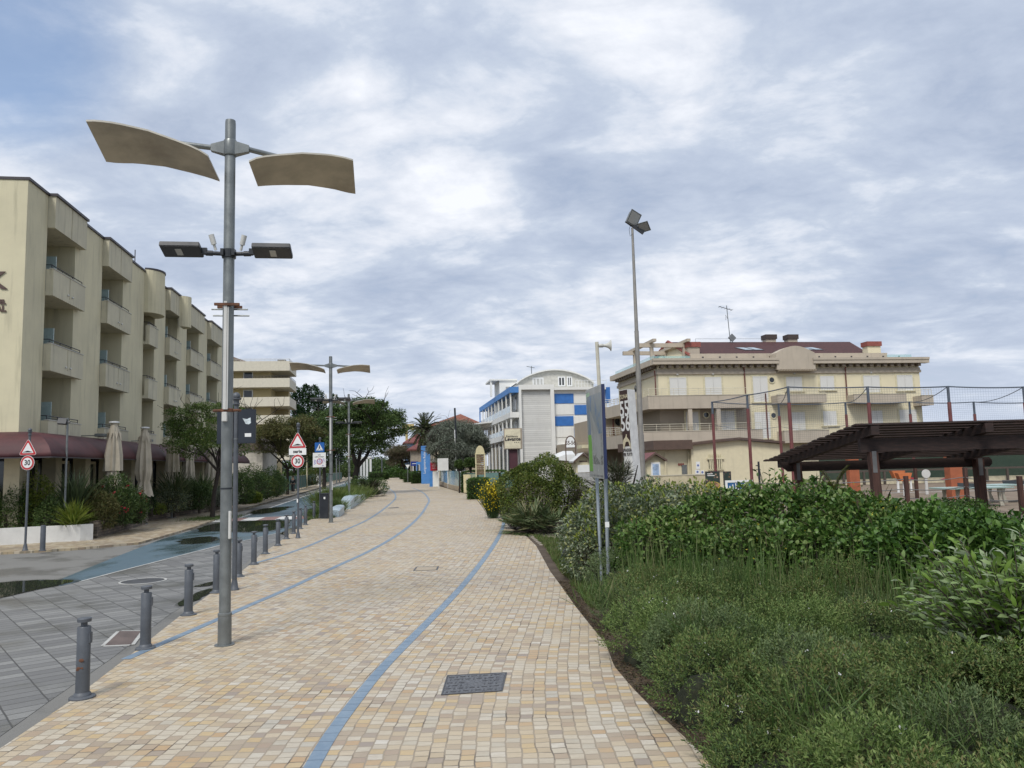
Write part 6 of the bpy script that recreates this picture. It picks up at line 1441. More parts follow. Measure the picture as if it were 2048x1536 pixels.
o = MB(); o.ext([TP(u, zc_+v*.55, .016) for u, v in D], TP(0, 0, .006)-TP(0, 0, 0)); o.build('dolphin_emblem', crm, fc)
textT("SPIAGGIA\nPER TUTTI", .17, .52, WY(1252, 905, Yt).z, mat('totem_ink', (.08, .07, .07), .6), .95, bold=.004)
o = MB()
for i, (u0, u1) in enumerate(((.3, .8), (.35, .75), (.3, .85), (.32, .8))):
    zq = WY(1256, 925+i*10, Yt).z; o.ext([TP(u0, zq-.05, .006), TP(u1, zq-.05, .006), TP(u1, zq+.05, .006), TP(u0, zq+.05, .006)], TP(0, 0, .004)-TP(0, 0, 0))
o.build('faded_lines', mat('totem_grey', (.42, .42, .41), .6), tm)
# arched 55-56 sign and white roofed hut, second hut
Yh = 62.0; a = WY(1131, 910, Yh); b = WY(1152.5, 908, Yh); t = thing('arched_sign', "small arched sign board numbered 55-56 with brown frame above the white roofed hut", 'sign', ((a.x+b.x)/2, Yh, 0)); w = (b.x-a.x)/2; zt = WY(1141, 871, Yh).z; zm = WY(1141, 886, Yh).z; zb = WY(1141, 896.5, Yh).z
def arch(w, z0, z1, zt, n=14): return [(-w, 0, z0), (-w, 0, z1)]+[(-w*math.cos(math.pi*i/n), 0, z1+(zt-z1)*math.sin(math.pi*i/n)) for i in range(1, n)]+[(w, 0, z1), (w, 0, z0)]
o = MB(); o.ext(arch(w, zb, zm, zt), (0, .06, 0)); f_ = o.build('frame', bf, t); o = MB(); o.ext([(p[0], -.012, p[2]) for p in arch(w-.09, zb+.07, zm, zt-.1)], (0, .01, 0)); pn_ = o.build('panel', wht, t)
text_mesh("55-56", .42, bf, pn_, face_M(0, -.015, zm), 'lettering', .004, sx=.8, bold=.01)
o = MB(); o.box(-w, -w+.08, .0, .06, 0, zb); o.build('leg', bf, t); o = MB(); o.box(w-.08, w, .0, .06, 0, zb); o.build('leg', bf, t)
crw = mat('hut_cream', (.55, .50, .34), .8, streak=.2)
def hut(label, pl, pr, ppk, pe, pg_, Y, roofm, depth=4, left_roof=None):
    a, b, pk = WY(pl, pe, Y), WY(pr, pe, Y), WY((pl+pr)/2, ppk, Y); t = thing('beach_hut', label, 'hut', ((a.x+b.x)/2, Y, 0)); w = (b.x-a.x)/2; ze = a.z; zp = pk.z
    o = MB(); o.ext([(-w+.15, 0, 0), (w-.15, 0, 0), (w-.15, 0, ze), (0, 0, zp-.05), (-w+.15, 0, ze)], (0, depth, 0)); o.build('wall', crw, t)
    o = MB(); o.ext([(-w, -.3, ze-.08), (0, -.3, zp), (w, -.3, ze-.08), (w, -.3, ze+.04), (0, -.3, zp+.13), (-w, -.3, ze+.04)], (0, depth+.5, 0)); o.build('roof', roofm, t)
    o = MB(); o.ext([(-w-.02, -.34, ze-.12), (0, -.34, zp-.03), (w+.02, -.34, ze-.12), (w+.02, -.34, ze+.03), (0, -.34, zp+.12), (-w-.02, -.34, ze+.03)], (0, .035, 0)); o.build('barge_board', bf, t)
    return t, w, ze, zp
t, w, ze, zp = hut("cream beach hut with white sheet roof and brown gable boards behind the round shrub", 1147, 1186, 908.5, 923, 970, 58, wht, 5)
za = WY(1160, 945, 58).z; zb = WY(1160, 930, 58).z; o = MB(); o.box(-w*.6, w*.6, -.06, -.002, za, zb); o.build('serving_hatch', wht, t)
o = MB(); o.box(-w*.4, w*.4, -.02, -.003, zb+.22, zb+.32); o.build('name_strip', bf, t)
t2, w, ze, zp = hut("cream beach hut with brown zigzag eaves left of the tall yellow wall", 1288, 1332, 908, 921, 970, 52, mat('hut_roof_red', (.16, .05, .05), .7), 4)
xa_ = -w*.4; o = MB(); o.box(xa_, w*.45, -.04, -.002, .4, WY(1300, 925, 52).z); dr = o.build('door', wht, t2)
o = MB(); o.box(xa_+.1, w*.45-.1, -.05, -.041, .6, WY(1300, 928, 52).z); o.build('poster', mat('poster_blue', (.30, .40, .55), .4, var=.3, vscale=4), dr)
t = thing('hut_awning', "white sheet roof of a low stall left of the cream beach hut", 'stall', WY(1132, 960, 66)*1); t.location.z = 0
pts = [WY(1112, 918, 66), WY(1118, 914, 66), WY(1131, 909, 66), WY(1150, 909, 66), WY(1158, 923, 66), WY(1112, 920, 66)]
o = MB(); o.ext([p-t.location for p in pts], (0, 3, .35)); o.build('roof', wht, t); o = MB(); x_ = WY(1114, 930, 66).x-t.location.x; o.box(x_, x_+3.0, .3, 3, 0, WY(1120, 920, 66).z); o.build('wall', crw, t)
wall_run('garden_wall', "rough pale grey rendered wall between the round shrub and the information board", 'wall', [WY(1120, 960, 40), WY(1185, 960, 38), WY(1250, 965, 37)], WY(1165, 946, 39).z, .2, mat('rough_grey_wall', (.38, .38, .37), .9, var=.2, vscale=3, bump=.4))

# sand court -----------------------------------------------------------------
orange = mat('orange_pillar', (.33, .10, .045), .7, var=.15, dirt=(.3, .12, .07), dirtamt=.4)
for px, Y, w, yt, l in ((1706, 44, .24, 905, "left orange pillar seen beneath the pergola, partly hidden by its front post"), (1908, 38, .27, 895, "right, larger orange pillar under the pergola beside the table tennis tables")):
    g = WY(px, 950, Y); t = thing('orange_pillar', l, 'pillar', (g.x, g.y, 0), group='orange pillars on the sand court')
    o = MB(); o.ext([(-w*1.15, -w, 0), (w*1.15, -w, 0), (w*1.15, w, 0), (-w*1.15, w, 0)], (0, 0, 2.9)); o.build('pillar', orange, t, bevel=.02)
    o = MB(); o.ext([(-w*1.3, -w*1.2, 2.901), (w*1.3, -w*1.2, 2.901), (w*1.3, w*1.2, 2.901), (-w*1.3, w*1.2, 2.901)], (0, 0, .12)); o.build('cap', orange, t)
Yw = 60.0; a, b = WY(1640, 940, Yw), WY(2200, 940, Yw); zt = WY(1860, 955, Yw).z
wall_run('court_wall', "long low cream wall edging the sand court beneath the pergola", 'wall', [a, a.lerp(b, .5), b], zt, .2, mat('cream_wall2', (.55, .50, .36), .85, streak=.2))
tf = thing('court_fence', "grey post and rail fence with dark green netting behind the cream court wall", 'fence', (a.x, Yw-.5, 0)); Lx = b.x-a.x
dkp = mat('fence_brown', (.075, .06, .05), .8)
zf = WY(1860, 941, Yw-.5).z
for i in range(int(Lx/1.55)+1):
    x = i*1.55; o = MB(); o.box(x-.07, x+.07, -.07, .07, 0, zf); o.build('post', dkp, tf)
o = MB(); o.box(0, Lx, -.05, .05, zf+.002, zf+.14); o.build('rail', dkp, tf)
k = NT('green_net'); g_ = k.obj(); nz = k.noise(g_, 3, 4, .6); c = k.mix(nz, (.02, .045, .03), (.05, .075, .055)); k.l(c, k.b.inputs['Base Color']); k.b.inputs['Roughness'].default_value = .9; k.b.inputs['Alpha'].default_value = .85; MATS['green_net'] = k.m
o = MB(); o.box(0, Lx, .5+.12, .5+.14, zt-.4, zf+1.0); o.build('net', MATS['green_net'], tf)
# table tennis tables
green = mat('table_green', (.30, .42, .38), .35, var=.05); conc = mat('table_concrete', (.36, .34, .28), .8)
def ttable(px, Y, rz, label):
    g = WY(px, 960, Y); t = thing('tennis_table', label, 'table tennis table', (g.x, Y, 0), rz, 'outdoor table tennis tables')
    o = MB(); o.bevbox(-1.37, 1.37, -.76, .76, .72, .77, .01); tp_ = o.build('table_top', green, t)
    o = MB(); o.box(-1.37, 1.37, -.008, .008, .771, .773); o.box(-1.37, 1.37, -.76, -.74, .771, .773); o.box(-1.37, 1.37, .74, .76, .771, .773); o.build('white_lines', wht, tp_)
    o = MB(); o.box(-.01, .01, -.85, .85, .775, .93); o.build('net', mat('net_dark', (.06, .07, .08), .8), t)
    for x in (-.9, .9):
        for y in (-.45, .45): 
            o = MB(); o.ext([(x-.05, y-.04, .719), (x+.12, y-.04, .719), (x+.04, y-.04, .35), (x+.18, y-.04, 0), (x, y-.04, 0), (x-.04, y-.04, .35)], (0, .08, 0)); o.build('leg', conc, t)
    return t
tt = ttable(1940, 33.0, R(4), "nearer green table tennis table on curved concrete legs under the pergola")
g = WY(2030, 960, 35.0); dup(tt, (g.x, 35, 0), R(2), "second green table tennis table at the right edge of the picture")
g = WY(1965, 960, 40.0)
# round disc, spring riders, basket
g = WY(1853, 960, 43); t = thing('disc_sign', "blank white round disc on a pale post in the sand court", 'sign', (g.x, 43, 0)); zc_ = WY(1850, 947.5, 43).z
o = MB(); o.lathe([(.235, -.02), (.235, .02)], 28, Matrix.Translation((0, 0, zc_)) @ Matrix.Rotation(R(90), 4, 'X')); o.build('disc', pale, t); o = MB(); o.box(-.07, .07, .022, .08, 0, zc_); o.build('post', pale, t)
for px, py, Y, l in ((1795, 947, 46, "left orange basket seat on a white post beneath the pergola"), (1807, 952, 42, "right orange basket seat on a white post beneath the pergola")):
    g = WY(px, 955, Y); z_ = WY(px, py, Y).z; t = thing('basket_seat', l, 'play equipment', (g.x, Y, 0), group='orange basket seats')
    o = MB(); o.ext([(-.38, -.2, z_+.16), (.38, -.2, z_+.16), (.22, -.2, z_-.26), (-.22, -.2, z_-.26)], (0, .4, 0)); o.build('basket', mat('basket_orange', (.50, .15, .05), .6), t); o = MB(); o.lathe([(.07, 0), (.07, z_-.26)], 10); o.build('post', wht, t)
for px, py, Y, l in ((1821, 958, 48, "small red four bladed spinner on a white post beside the basket seats"), (1893, 959, 50, "small red spinner just left of the right orange pillar"), (1921, 957, 50, "small red spinner just right of the right orange pillar")):
    g = WY(px, 955, Y); z_ = WY(px, py, Y).z; t = thing('spinner_seat', l, 'play equipment', (g.x, Y, 0)); o = MB()
    o.ext([(-.36, -.1, z_+.02), (0, -.1, z_-.06), (.36, -.1, z_+.02), (.06, -.1, z_+.1), (-.06, -.1, z_+.1)], (0, .2, 0)); o.build('seat', mat('spinner_red', (.30, .03, .04), .5), t); o = MB(); o.lathe([(.06, 0), (.05, z_-.04)], 8); o.build('post', wht, t)
# rope posts
RP = [(1815, 1000, 952, 30.5), (1934, 990, 935, 32), (2044, 1014, 952, 28), (1833, 976, 932, 40)]
tops = []
for i, (px, pb, pt, Y) in enumerate(RP):
    g = WY(px, pb, Y); z_ = WY(px-3, pt, Y).z; t = thing('rope_post', ("reddish brown rope post just left of the white disc", "brown rope post between the orange pillar and the pergola post", "brown rope post at the right edge of the picture", "dark slim post behind the pergola left of the disc")[i], 'post', (g.x, Y, 0))
    o = MB(); o.box(-.07, .07, -.07, .07, -.02, z_); o.build('post', pw, t); tops.append(Vector((g.x, Y, z_)))
t = thing('rope_line', "sagging grey ropes strung between the brown posts around the sand court", 'rope', (tops[0].x, tops[0].y, 0)); O = t.location.copy()
for dz in (.12, .5, .85):
    pts = []
    seq = [tops[0]+Vector((-6, 1, 0)), tops[0], tops[1], tops[2], tops[2]+Vector((3, -1, 0))]
    for a, b in zip(seq[:-1], seq[1:]):
        za = min(a.z, b.z)
        for i in range(8): u = i/8; p = a.lerp(b, u)-O; p.z = za-dz-.10*4*u*(1-u); pts.append(p)
    o = MB(); o.tube(pts, .018, 5); o.build('rope', mat('rope_grey', (.16, .16, .16), .9), t)
sheet("court_line", [(G(1700, 980).x, 46), (60, 46), (60, 46.25), (G(1700, 980).x, 46.25)], -.018, white)

# ================================================================== MIDDLE DISTANCE
# residence sign on two poles
Ys = 68.0; a, b = WY(1007, 857, Ys), WY(1045, 898, Ys); t = thing('residence_sign', "square cream sign reading Residence Levante on two poles over a brown column", 'sign', ((a.x+b.x)/2, Ys, 0), R(4)); w = (b.x-a.x)/2
o = MB(); o.bevbox(-w, w, -.12, .12, b.z, a.z, .03); bx_ = o.build('box', mat('sign_taupe', (.33, .28, .22), .7), t); o = MB(); o.box(-w+.08, w-.16, -.135, -.122, b.z+.08, a.z-.08); f_ = o.build('face', mat('sign_cream', (.62, .57, .42), .6), bx_)
zc_ = (a.z+b.z)/2; bl2 = mat('sign_black2', (.02, .015, .02), .5)
text_mesh("Residence", .25, bl2, f_, face_M(-.10, -.14, zc_+.20), 'lettering', .003, bold=.004); text_mesh("Levante", .44, bl2, f_, face_M(-.04, -.14, zc_-.04), 'lettering', .003, bold=.016, sx=.98)
o = MB()
for i in range(3): o.ball((.14+i*.17, -.14, zc_-.32), .045, 8, 5, sq=(1, .2, 1))
o.build('stars', bl2, f_)
for x in (-w*.55, w*.65): o = MB(); o.tube([(x, .02, 0), (x, .02, b.z)], .05, 8); o.build('pole', galv, t)
zc1 = WY(1025, 899, Ys).z; o = MB(); xw = (1034-1017)/FPX*Ys/2; o.box(-xw, xw, .15, .5, 0, b.z+.02); o.build('brown_column', mat('column_maroon', (.07, .022, .03), .6), t)
# arched notice board
Ya = 56.0; a, b = WY(951.5, 974, Ya), WY(971.5, 974, Ya); t = thing('menu_totem', "cream round-topped board with brown slats and empty name strips beside the glass fence", 'sign', ((a.x+b.x)/2, Ya, 0), 0); w = (b.x-a.x)/2
zt, z1_, z0_ = WY(961, 891, Ya).z, WY(961, 907, Ya).z, WY(961, 950, Ya).z; crm2 = mat('board_cream', (.56, .50, .31), .7, streak=.2)
pts = [(-w*.9, 0, z1_)]+[(-w*.9*math.cos(math.pi*i/14), 0, z1_+(zt-z1_)*math.sin(math.pi*i/14)) for i in range(1, 14)]+[(w*.9, 0, z1_)]
o = MB(); o.ext(pts, (0, .08, 0)); o.build('arched_top', crm2, t)
for x in (-w, w-.09): o = MB(); o.box(x, x+.09, 0, .09, 0, z1_-.003); o.build('post', crm2, t)
sb = mat('board_slat', (.17, .12, .07), .8, var=.3, vscale=5)
n = 10
for i in range(n): o = MB(); za = z0_+(z1_-.08-z0_)*i/n; o.box(-w+.092, w-.092, .02, .05, za+.02, z0_+(z1_-.08-z0_)*(i+1)/n-.01); o.build('slat', sb, t)
o = MB(); o.box(-w-.02, w+.02, -.02, .0, z1_-.06, z1_); o.box(-w, w, -.02, -.001, (z0_+z1_)/2, (z0_+z1_)/2+.05); o.build('cross_rail', crm2, t)
# teal glass fence on a low wall
fenceg = mat('fence_glass', (.16, .27, .25), .12, var=.08); 
P0, P1, P2 = G(898, 975), G(926, 983), G(1030, 968)
wall_run('fence_wall', "low sandy stone wall carrying the teal glass fence by the promenade", 'wall', [G(881, 969), G(900, 977), G(918, 982), G(930, 982)]+[WY(1040, 975, 62)], .42, .25, mat('sand_stone', (.34, .28, .20), .85, var=.2, vscale=4, dirt=(.2, .16, .12), dirtamt=.5))
t = thing('glass_fence', "teal frosted glass fence panels between white posts on the sandy low wall", 'fence', (P0.x, P0.y, .42)); O = t.location.copy()
seqp = [G(881, 969), G(900, 977), G(918, 982), WY(955, 975, 60), WY(1000, 975, 61), WY(1040, 975, 62)]
for a, b in zip(seqp[:-1], seqp[1:]):
    a = a-O; b = b-O; a.z = b.z = 0; d = (b-a).normalized(); nn = Vector((-d.y, d.x, 0))*.02; H = 1.35 if a.x < seqp[2].x-O.x-.1 else 1.2
    o = MB(); o.ext([a+d*.12-nn, b-d*.12-nn, b-d*.12+nn, a+d*.12+nn], (0, 0, H)); o.build('glass_panel', fenceg, t)
for px, pb, pt, l in ((897.5, 976, 942, "white square post at the corner where the sandy wall starts"), (920.5, 982, 944, "white square post in the middle of the glass fence"), (875.5, 969, 941, "farthest slim white gate post beside the blank white board")):
    g = G(px, pb); H = WY(px, pt, g.y).z; t = thing('gate_post', l, 'post', (g.x, g.y, 0), group='white posts by the glass fence'); w = .10
    o = MB(); o.bevbox(-w, w, -w, w, 0, H, .01); o.build('post', wht, t); o = MB(); o.bevbox(-w-.02, w+.02, -w-.02, w+.02, H+.001, H+.05, .01); o.build('cap', wht, t)
for p0, p1, q0, q1, m, l in ((904, 909.5, 944, 955.5, mat('box_green', (.05, .14, .10), .5), "small dark green letter box on the glass fence"),):
    g = G(907, 978); a, b = WY(p0, q0, g.y), WY(p1, q1, g.y); t = thing('letter_box', l, 'letter box', ((a.x+b.x)/2, g.y-.3, 0)); w = (b.x-a.x)/2; o = MB(); o.bevbox(-w, w, -.1, .1, b.z, a.z, .01); o.build('body', m, t); o = MB(); o.box(-w, w, -.08, .08, 0, b.z-.002); o.build('pedestal', pale, t)
# cream board leaning right of fence
g = G(935, 987); t = thing('board_panel', "cream wooden board panel standing just left of the low clipped hedge", 'panel', (g.x, g.y, 0), R(-25)); H = WY(935, 949, g.y).z; w = (944-931)/FPX*g.y/2*1.25; o = MB(); o.bevbox(-w, w, -.04, .04, .05, H, .01); b_ = o.build('board', crm2, t); o = MB(); o.box(-w*.2, w*.25, -.046, -.041, H*.25, H*.8); o.build('faded_print', mat('faded_print', (.40, .38, .33), .7, var=.3), b_)
# blank white board, red sign, blue panel
g = WY(886, 965, 80); a, b = WY(875, 917, 80), WY(897, 941, 80); t = thing('blank_board', "blank white square board on posts left of the glass fence", 'board', ((a.x+b.x)/2, 80, 0)); w = (b.x-a.x)/2; o = MB(); o.bevbox(-w, w, -.05, .05, b.z, a.z, .01); o.build('board', mat('board_white', (.62, .62, .60), .6, var=.05), t)
for x in (-w*.85, w*.85): o = MB(); o.box(x-.05, x+.05, .051, .12, 0, b.z+.3); o.build('post', pale, t)
Yr = 88.0; a, b = WY(860.5, 925, Yr), WY(875.5, 941.5, Yr); t = thing('red_sign', "red cafe sign on a white column with a small figure on top", 'sign', ((a.x+b.x)/2, Yr, 0)); w = (b.x-a.x)/2; o = MB(); o.bevbox(-w, w, -.08, .08, b.z, a.z, .02); s_ = o.build('sign_box', mat('sign_crimson', (.35, .015, .03), .4), t)
o = MB(); zq = (a.z+b.z)/2
for x0_, x1_, dz in ((-w*.6, w*.6, .12), (-w*.5, w*.5, -.02), (-w*.55, w*.55, -.2)): o.box(x0_, x1_, -.084, -.081, zq+dz-.035, zq+dz+.035)
o.build('faded_writing', mat('sign_pink', (.5, .25, .25), .5), s_); o = MB(); o.ball((0, 0, a.z+.14), .16, 8, 6, sq=(1, .4, .8)); o.ball((.02, 0, a.z+.32), .10, 8, 6); o.build('figure', wht, t)
o = MB(); o.box(-w-.1, -w+.25, -.1, .1, 0, b.z); o.build('blue_column', mat('column_blue', (.05, .20, .50), .5), t); o = MB(); o.box(-w+.26, w+.1, -.1, .1, 0, b.z-.1); o.build('white_column', wht, t)
Yb_ = 104.0; a, b = WY(842, 892, Yb_), WY(861, 950, Yb_); t = thing('blue_totem', "tall sky blue panel with vertical lettering reading Lungomare Relax", 'sign', ((a.x+b.x)/2, Yb_, 0)); w = (b.x-a.x)/2; o = MB(); o.bevbox(-w, w, -.15, .15, 0, a.z, .02); s_ = o.build('panel', mat('panel_sky', (.07, .22, .52), .5, var=.06), t)
Mv = face_M(-.15, -.155, a.z*.56) @ Matrix.Rotation(R(90), 4, 'Z'); text_mesh("Lungomare Relax", .46, wht, s_, Mv, 'lettering', .003, sx=.9); Mv = face_M(.38, -.155, a.z*.86) @ Matrix.Rotation(R(90), 4, 'Z'); text_mesh("****", .4, wht, s_, Mv, 'lettering', .003, sx=.9)
a, b = WY(833, 924, 108), WY(843, 950, 108); t = thing('blue_booth', "small open blue booth left of the tall blue panel", 'booth', ((a.x+b.x)/2, 108, 0)); w = (b.x-a.x)/2; o = MB(); o.box(-w, w, -.4, .4, a.z-.35, a.z); o.build('roof', MATS['panel_sky'], t)
for x in (-w, w-.12): o = MB(); o.box(x, x+.12, -.4, .4, 0, a.z-.351); o.build('side', MATS['panel_sky'], t)
a, b = WY(821.5, 923, 112), WY(836, 931.5, 112); t = thing('street_name_sign', "dark blue direction sign plate on a slim pole by the far hedge", 'road sign', ((a.x+b.x)/2, 112, 0)); w = (b.x-a.x)/2; o = MB(); o.box(-w, w, -.03, .03, b.z, a.z); s_ = o.build('plate', mat('plate_navy', (.01, .03, .20), .4), t); o = MB(); o.box(-w*.6, w*.5, -.034, -.031, (a.z+b.z)/2-.04, (a.z+b.z)/2+.04); o.build('writing_line', wht, s_)
o = MB(); o.tube([(-w*.8, .06, 0), (-w*.8, .06, a.z)], .05, 6); o.build('pole', galv, t)
g = WY(815.5, 950, 115); z_ = WY(815.5, 933, 115).z; t = thing('yield_sign', "tiny white downward triangle sign in front of the brown shrub", 'road sign', (g.x, 115, 0)); o = MB(); o.ext([(-.32, 0, z_+.25), (.32, 0, z_+.25), (0, 0, z_-.3)], (0, .03, 0)); o.build('triangle', wht, t); o = MB(); o.tube([(0, .05, 0), (0, .05, z_)], .05, 6); o.build('pole', galv, t)
# tall thin black and white mast
Ym = 85.0; g = WY(915.5, 940, Ym); zt = WY(909.5, 816, Ym).z; t = thing('thin_mast', "tall thin mast, black above and white below, rising from the grey-green tree", 'mast', (g.x, Ym, 0)); dx = (WY(909.5, 816, Ym).x-g.x)/zt; o = MB(); o.tube([(dx*zt*.35, 0, zt*.35), (dx*zt, 0, zt)], .10, 8); o.build('dark_shaft', blackp, t); o = MB(); o.tube([(-.10, -.1, 0), (-.12+dx*zt*.7, -.1, zt*.72)], .06, 8); o.build('white_shaft', wht, t)
# buried uplight at the shrub foot
g = G(1131, 1116); t = thing('ground_spotlight', "round black spotlight lying against the foot of the grey-green hedge", 'spotlight', (g.x, g.y, -.03)); o = MB(); M = Matrix.Translation((.02, 0, .17)) @ Matrix.Rotation(R(-62), 4, 'Y'); o.lathe([(.13, -.18), (.165, -.12), (.17, .02), (.185, .03), (.185, .06), (.155, .06)], 20, M); o.build('housing', blackp, t, True); o = MB(); o.lathe([(.154, .035), (.154, .045)], 20, M); o.build('lens', darkglass, t); o = MB(); o.lathe([(.08, 0), (.05, .05), (.04, .1)], 12); o.build('foot', blackp, t)

# ================================================================== LEFT SIDE BACKGROUND
gfence = mat('green_fence', (.045, .15, .125), .6, var=.12, streak=.3)
def pfence(label, b0_, b1_, a_, h, m=gfence):
    o0 = S2W(a_, b0_); t = thing('fence', label, 'fence', (o0.x, o0.y, .02), TH); L_ = b1_-b0_; n = int(L_/2.4)
    o = MB(); o.box(-.02, .02, 0, L_, .15, h); o.build('sheet', m, t)
    for i in range(n+1): y = L_*i/n; o = MB(); o.box(-.05, .05, y-.05, y+.05, 0, h+.08); o.build('post', mat('fence_post_beige', (.36, .33, .25), .8), t)
    o = MB()
    o.box(-.035, .035, 0, L_, h-.02, h+.03); o.build('rail', m, t)
pfence("teal green sheet fence with pointed top behind the walking person", 78, 112, -10.5, 1.55)
pfence("darker teal fence farther along the left pavement behind the tree trunk", 122, 170, -10.5, 1.5)
g = S2W(-10.5, 75); t = thing('gate_pillar', "weathered cream gate pillar just left of the green fence", 'pillar', (g.x, g.y, .02), TH); o = MB(); o.box(-.35, .35, -.5, 1.6, 0, 1.75); o.build('pillar', mat('old_render', (.30, .28, .24), .9, var=.2, streak=.5), t); o = MB(); o.box(-.4, .4, -.55, 1.65, 1.751, 1.83); o.build('cap', MATS['kerb_stone'], t)
g = S2W(-10.4, 115); t = thing('gate_pillar', "white and grey gate pillar pair at the far end of the green fence", 'pillar', (g.x, g.y, .02), TH); o = MB(); o.box(-.25, .25, 0, .5, 0, 1.6); o.build('pillar', wht, t); o = MB(); o.box(-.3, .4, 1.6, 3.4, 0, 1.5); o.build('pillar', MATS['old_render'], t)
for i, (px, Y) in enumerate(((673, 118), (679, 135))):
    g = WY(px, 950, Y); z_ = WY(px, 917 if i == 0 else 922, Y).z; t = thing('far_lamp', ("slim dark lamp post with T head on the left pavement", "second slim dark lamp post farther along the left pavement")[i], 'street lamp', (g.x, Y, 0)); o = MB(); o.tube([(0, 0, 0), (0, 0, z_)], .09, 8); o.build('post', galv, t); o = MB(); o.box(-.1, 1.0, -.1, .1, z_, z_+.12); o.build('head', blackp, t)
g = WY(614, 960, 96); t = thing('marker_pole', "thin pale yellow pole behind the green fence beside the hump sign", 'pole', (g.x, 96, 0)); o = MB(); o.tube([(0, 0, 0), (0, 0, WY(614, 908, 96).z)], .08, 6); o.build('pole', surround, t); o = MB(); z_ = WY(614, 924, 96).z; o.box(-.2, .2, -.1, .1, z_, z_+.1); o.build('bracket', blackp, t)
# colonnade far behind the trunk
g0 = WY(722, 945, 165); t = thing('colonnade', "pale far colonnade of slim posts right of the dark tree trunk", 'structure', (g0.x, 165, 0)); 
for i, px in enumerate((716, 722, 728, 734, 741)): x_ = WY(px, 940, 165).x-g0.x; o = MB(); o.box(x_-.2, x_+.2, 0, .4, 0, WY(px, 918-i*.5, 165).z); o.build('post', wht, t)
xl = WY(714, 940, 165).x-g0.x; xr2 = WY(743, 940, 165).x-g0.x; o = MB(); o.box(xl, xr2, 0, 3, WY(728, 918, 165).z, WY(728, 914, 165).z); o.build('beam', wht, t)
for i, (px, Y) in enumerate(((764, 150), (756, 230), (748, 270))):
    g = WY(px, 950, Y); z_ = WY(px, 917-0*i if i == 0 else 925, Y).z; t = thing('far_lamp', ("dark slim lamp post standing at the far left hedge", "thin far lamp post beyond the left hedge", "thinnest far lamp post near the end of the promenade")[i], 'street lamp', (g.x, Y, 0)); o = MB(); o.tube([(0, 0, 0), (0, 0, z_)], .12, 8); o.build('post', dgrey, t); o = MB(); o.box(-.8, .8, -.1, .1, z_, z_+.15); o.build('head', dgrey, t)

# ================================================================== PERSON
def skin_mesh(name, joints, edges, m, parent, sub=2):
    me = bpy.data.meshes.new(name); me.from_pydata([j[0] for j in joints], edges, []); o = bpy.data.objects.new(name, me); COL.objects.link(o)
    md = o.modifiers.new('skin', 'SKIN'); md.use_smooth_shade = True; ss = o.modifiers.new('sub', 'SUBSURF'); ss.levels = sub; ss.render_levels = sub
    for v, j in zip(me.skin_vertices[0].data, joints): v.radius = j[1] if isinstance(j[1], tuple) else (j[1], j[1])
    me.skin_vertices[0].data[0].use_root = True
    dg = bpy.context.evaluated_depsgraph_get(); m2 = bpy.data.meshes.new_from_object(o.evaluated_get(dg)); m2.materials.clear(); m2.materials.append(m); bpy.data.objects.remove(o)
    ob = bpy.data.objects.new(name, m2); COL.objects.link(ob); ob.parent = parent; m2.polygons.foreach_set('use_smooth', [True]*len(m2.polygons)); return ob
g = SP(586, 986); gw = S2W(g.x, g.y)
per = thing('person', "person in black sweatshirt and dark loose trousers walking on the left pavement", 'person', (gw.x, gw.y, .02), R(-5))
skin = mat('skin_tone', (.42, .26, .19), .6)
S = .93
J = [((0, 0, .93*S), (.13, .09)), ((0, 0, 1.15*S), (.13, .09)), ((0, 0, 1.38*S), (.15, .09)), ((0, -.01, 1.50*S), .055), ((0, -.02, 1.62*S), (.075, .09)), ((0, -.02, 1.72*S), (.07, .085)),
     ((.19, 0, 1.42*S), .05), ((.25, .0, 1.16*S), .042), ((.24, -.10, .93*S), .03), ((.24, -.13, .84*S), .035), ((-.19, 0, 1.42*S), .05), ((-.25, .02, 1.16*S), .042), ((-.24, -.08, .93*S), .03), ((-.24, -.10, .84*S), .035),
     ((.10, 0, .88*S), .085), ((.11, -.12, .50*S), .055), ((.11, -.10, .10*S), .04), ((.11, -.22, .04*S), .035), ((-.10, 0, .88*S), .085), ((-.11, .05, .50*S), .055), ((-.11, .16, .12*S), .04), ((-.11, .06, .04*S), .035)]
E = [(0, 1), (1, 2), (2, 3), (3, 4), (4, 5), (2, 6), (6, 7), (7, 8), (8, 9), (2, 10), (10, 11), (11, 12), (12, 13), (0, 14), (14, 15), (15, 16), (16, 17), (0, 18), (18, 19), (19, 20), (20, 21)]
body = skin_mesh('body', J, E, skin, per)
skin_mesh('sweatshirt', [((0, 0, .90*S), (.17, .125)), ((0, 0, 1.15*S), (.175, .125)), ((0, 0, 1.38*S), (.18, .12)), ((0, 0, 1.48*S), (.08, .075)), ((.20, 0, 1.41*S), .075), ((.27, .0, 1.16*S), .07), ((.26, -.09, .95*S), .06), ((-.20, 0, 1.41*S), .075), ((-.27, .02, 1.16*S), .07), ((-.26, -.07, .95*S), .06)],
          [(0, 1), (1, 2), (2, 3), (2, 4), (4, 5), (5, 6), (2, 7), (7, 8), (8, 9)], blackp, per)
skin_mesh('trousers', [((0, 0, .93*S), (.15, .115)), ((.10, 0, .86*S), .115), ((.12, -.12, .50*S), .10), ((.12, -.10, .12*S), .095), ((-.10, 0, .86*S), .115), ((-.12, .05, .50*S), .10), ((-.12, .15, .14*S), .095)], [(0, 1), (1, 2), (2, 3), (0, 4), (4, 5), (5, 6)], mat('trouser_grey', (.055, .055, .06), .8), per)
o = MB(); o.ball((0, .015, 1.69*S), .105, 12, 9, sq=(.9, 1.05, 1.1)); o.build('hair', mat('hair_dark', (.025, .018, .014), .6), per, True)
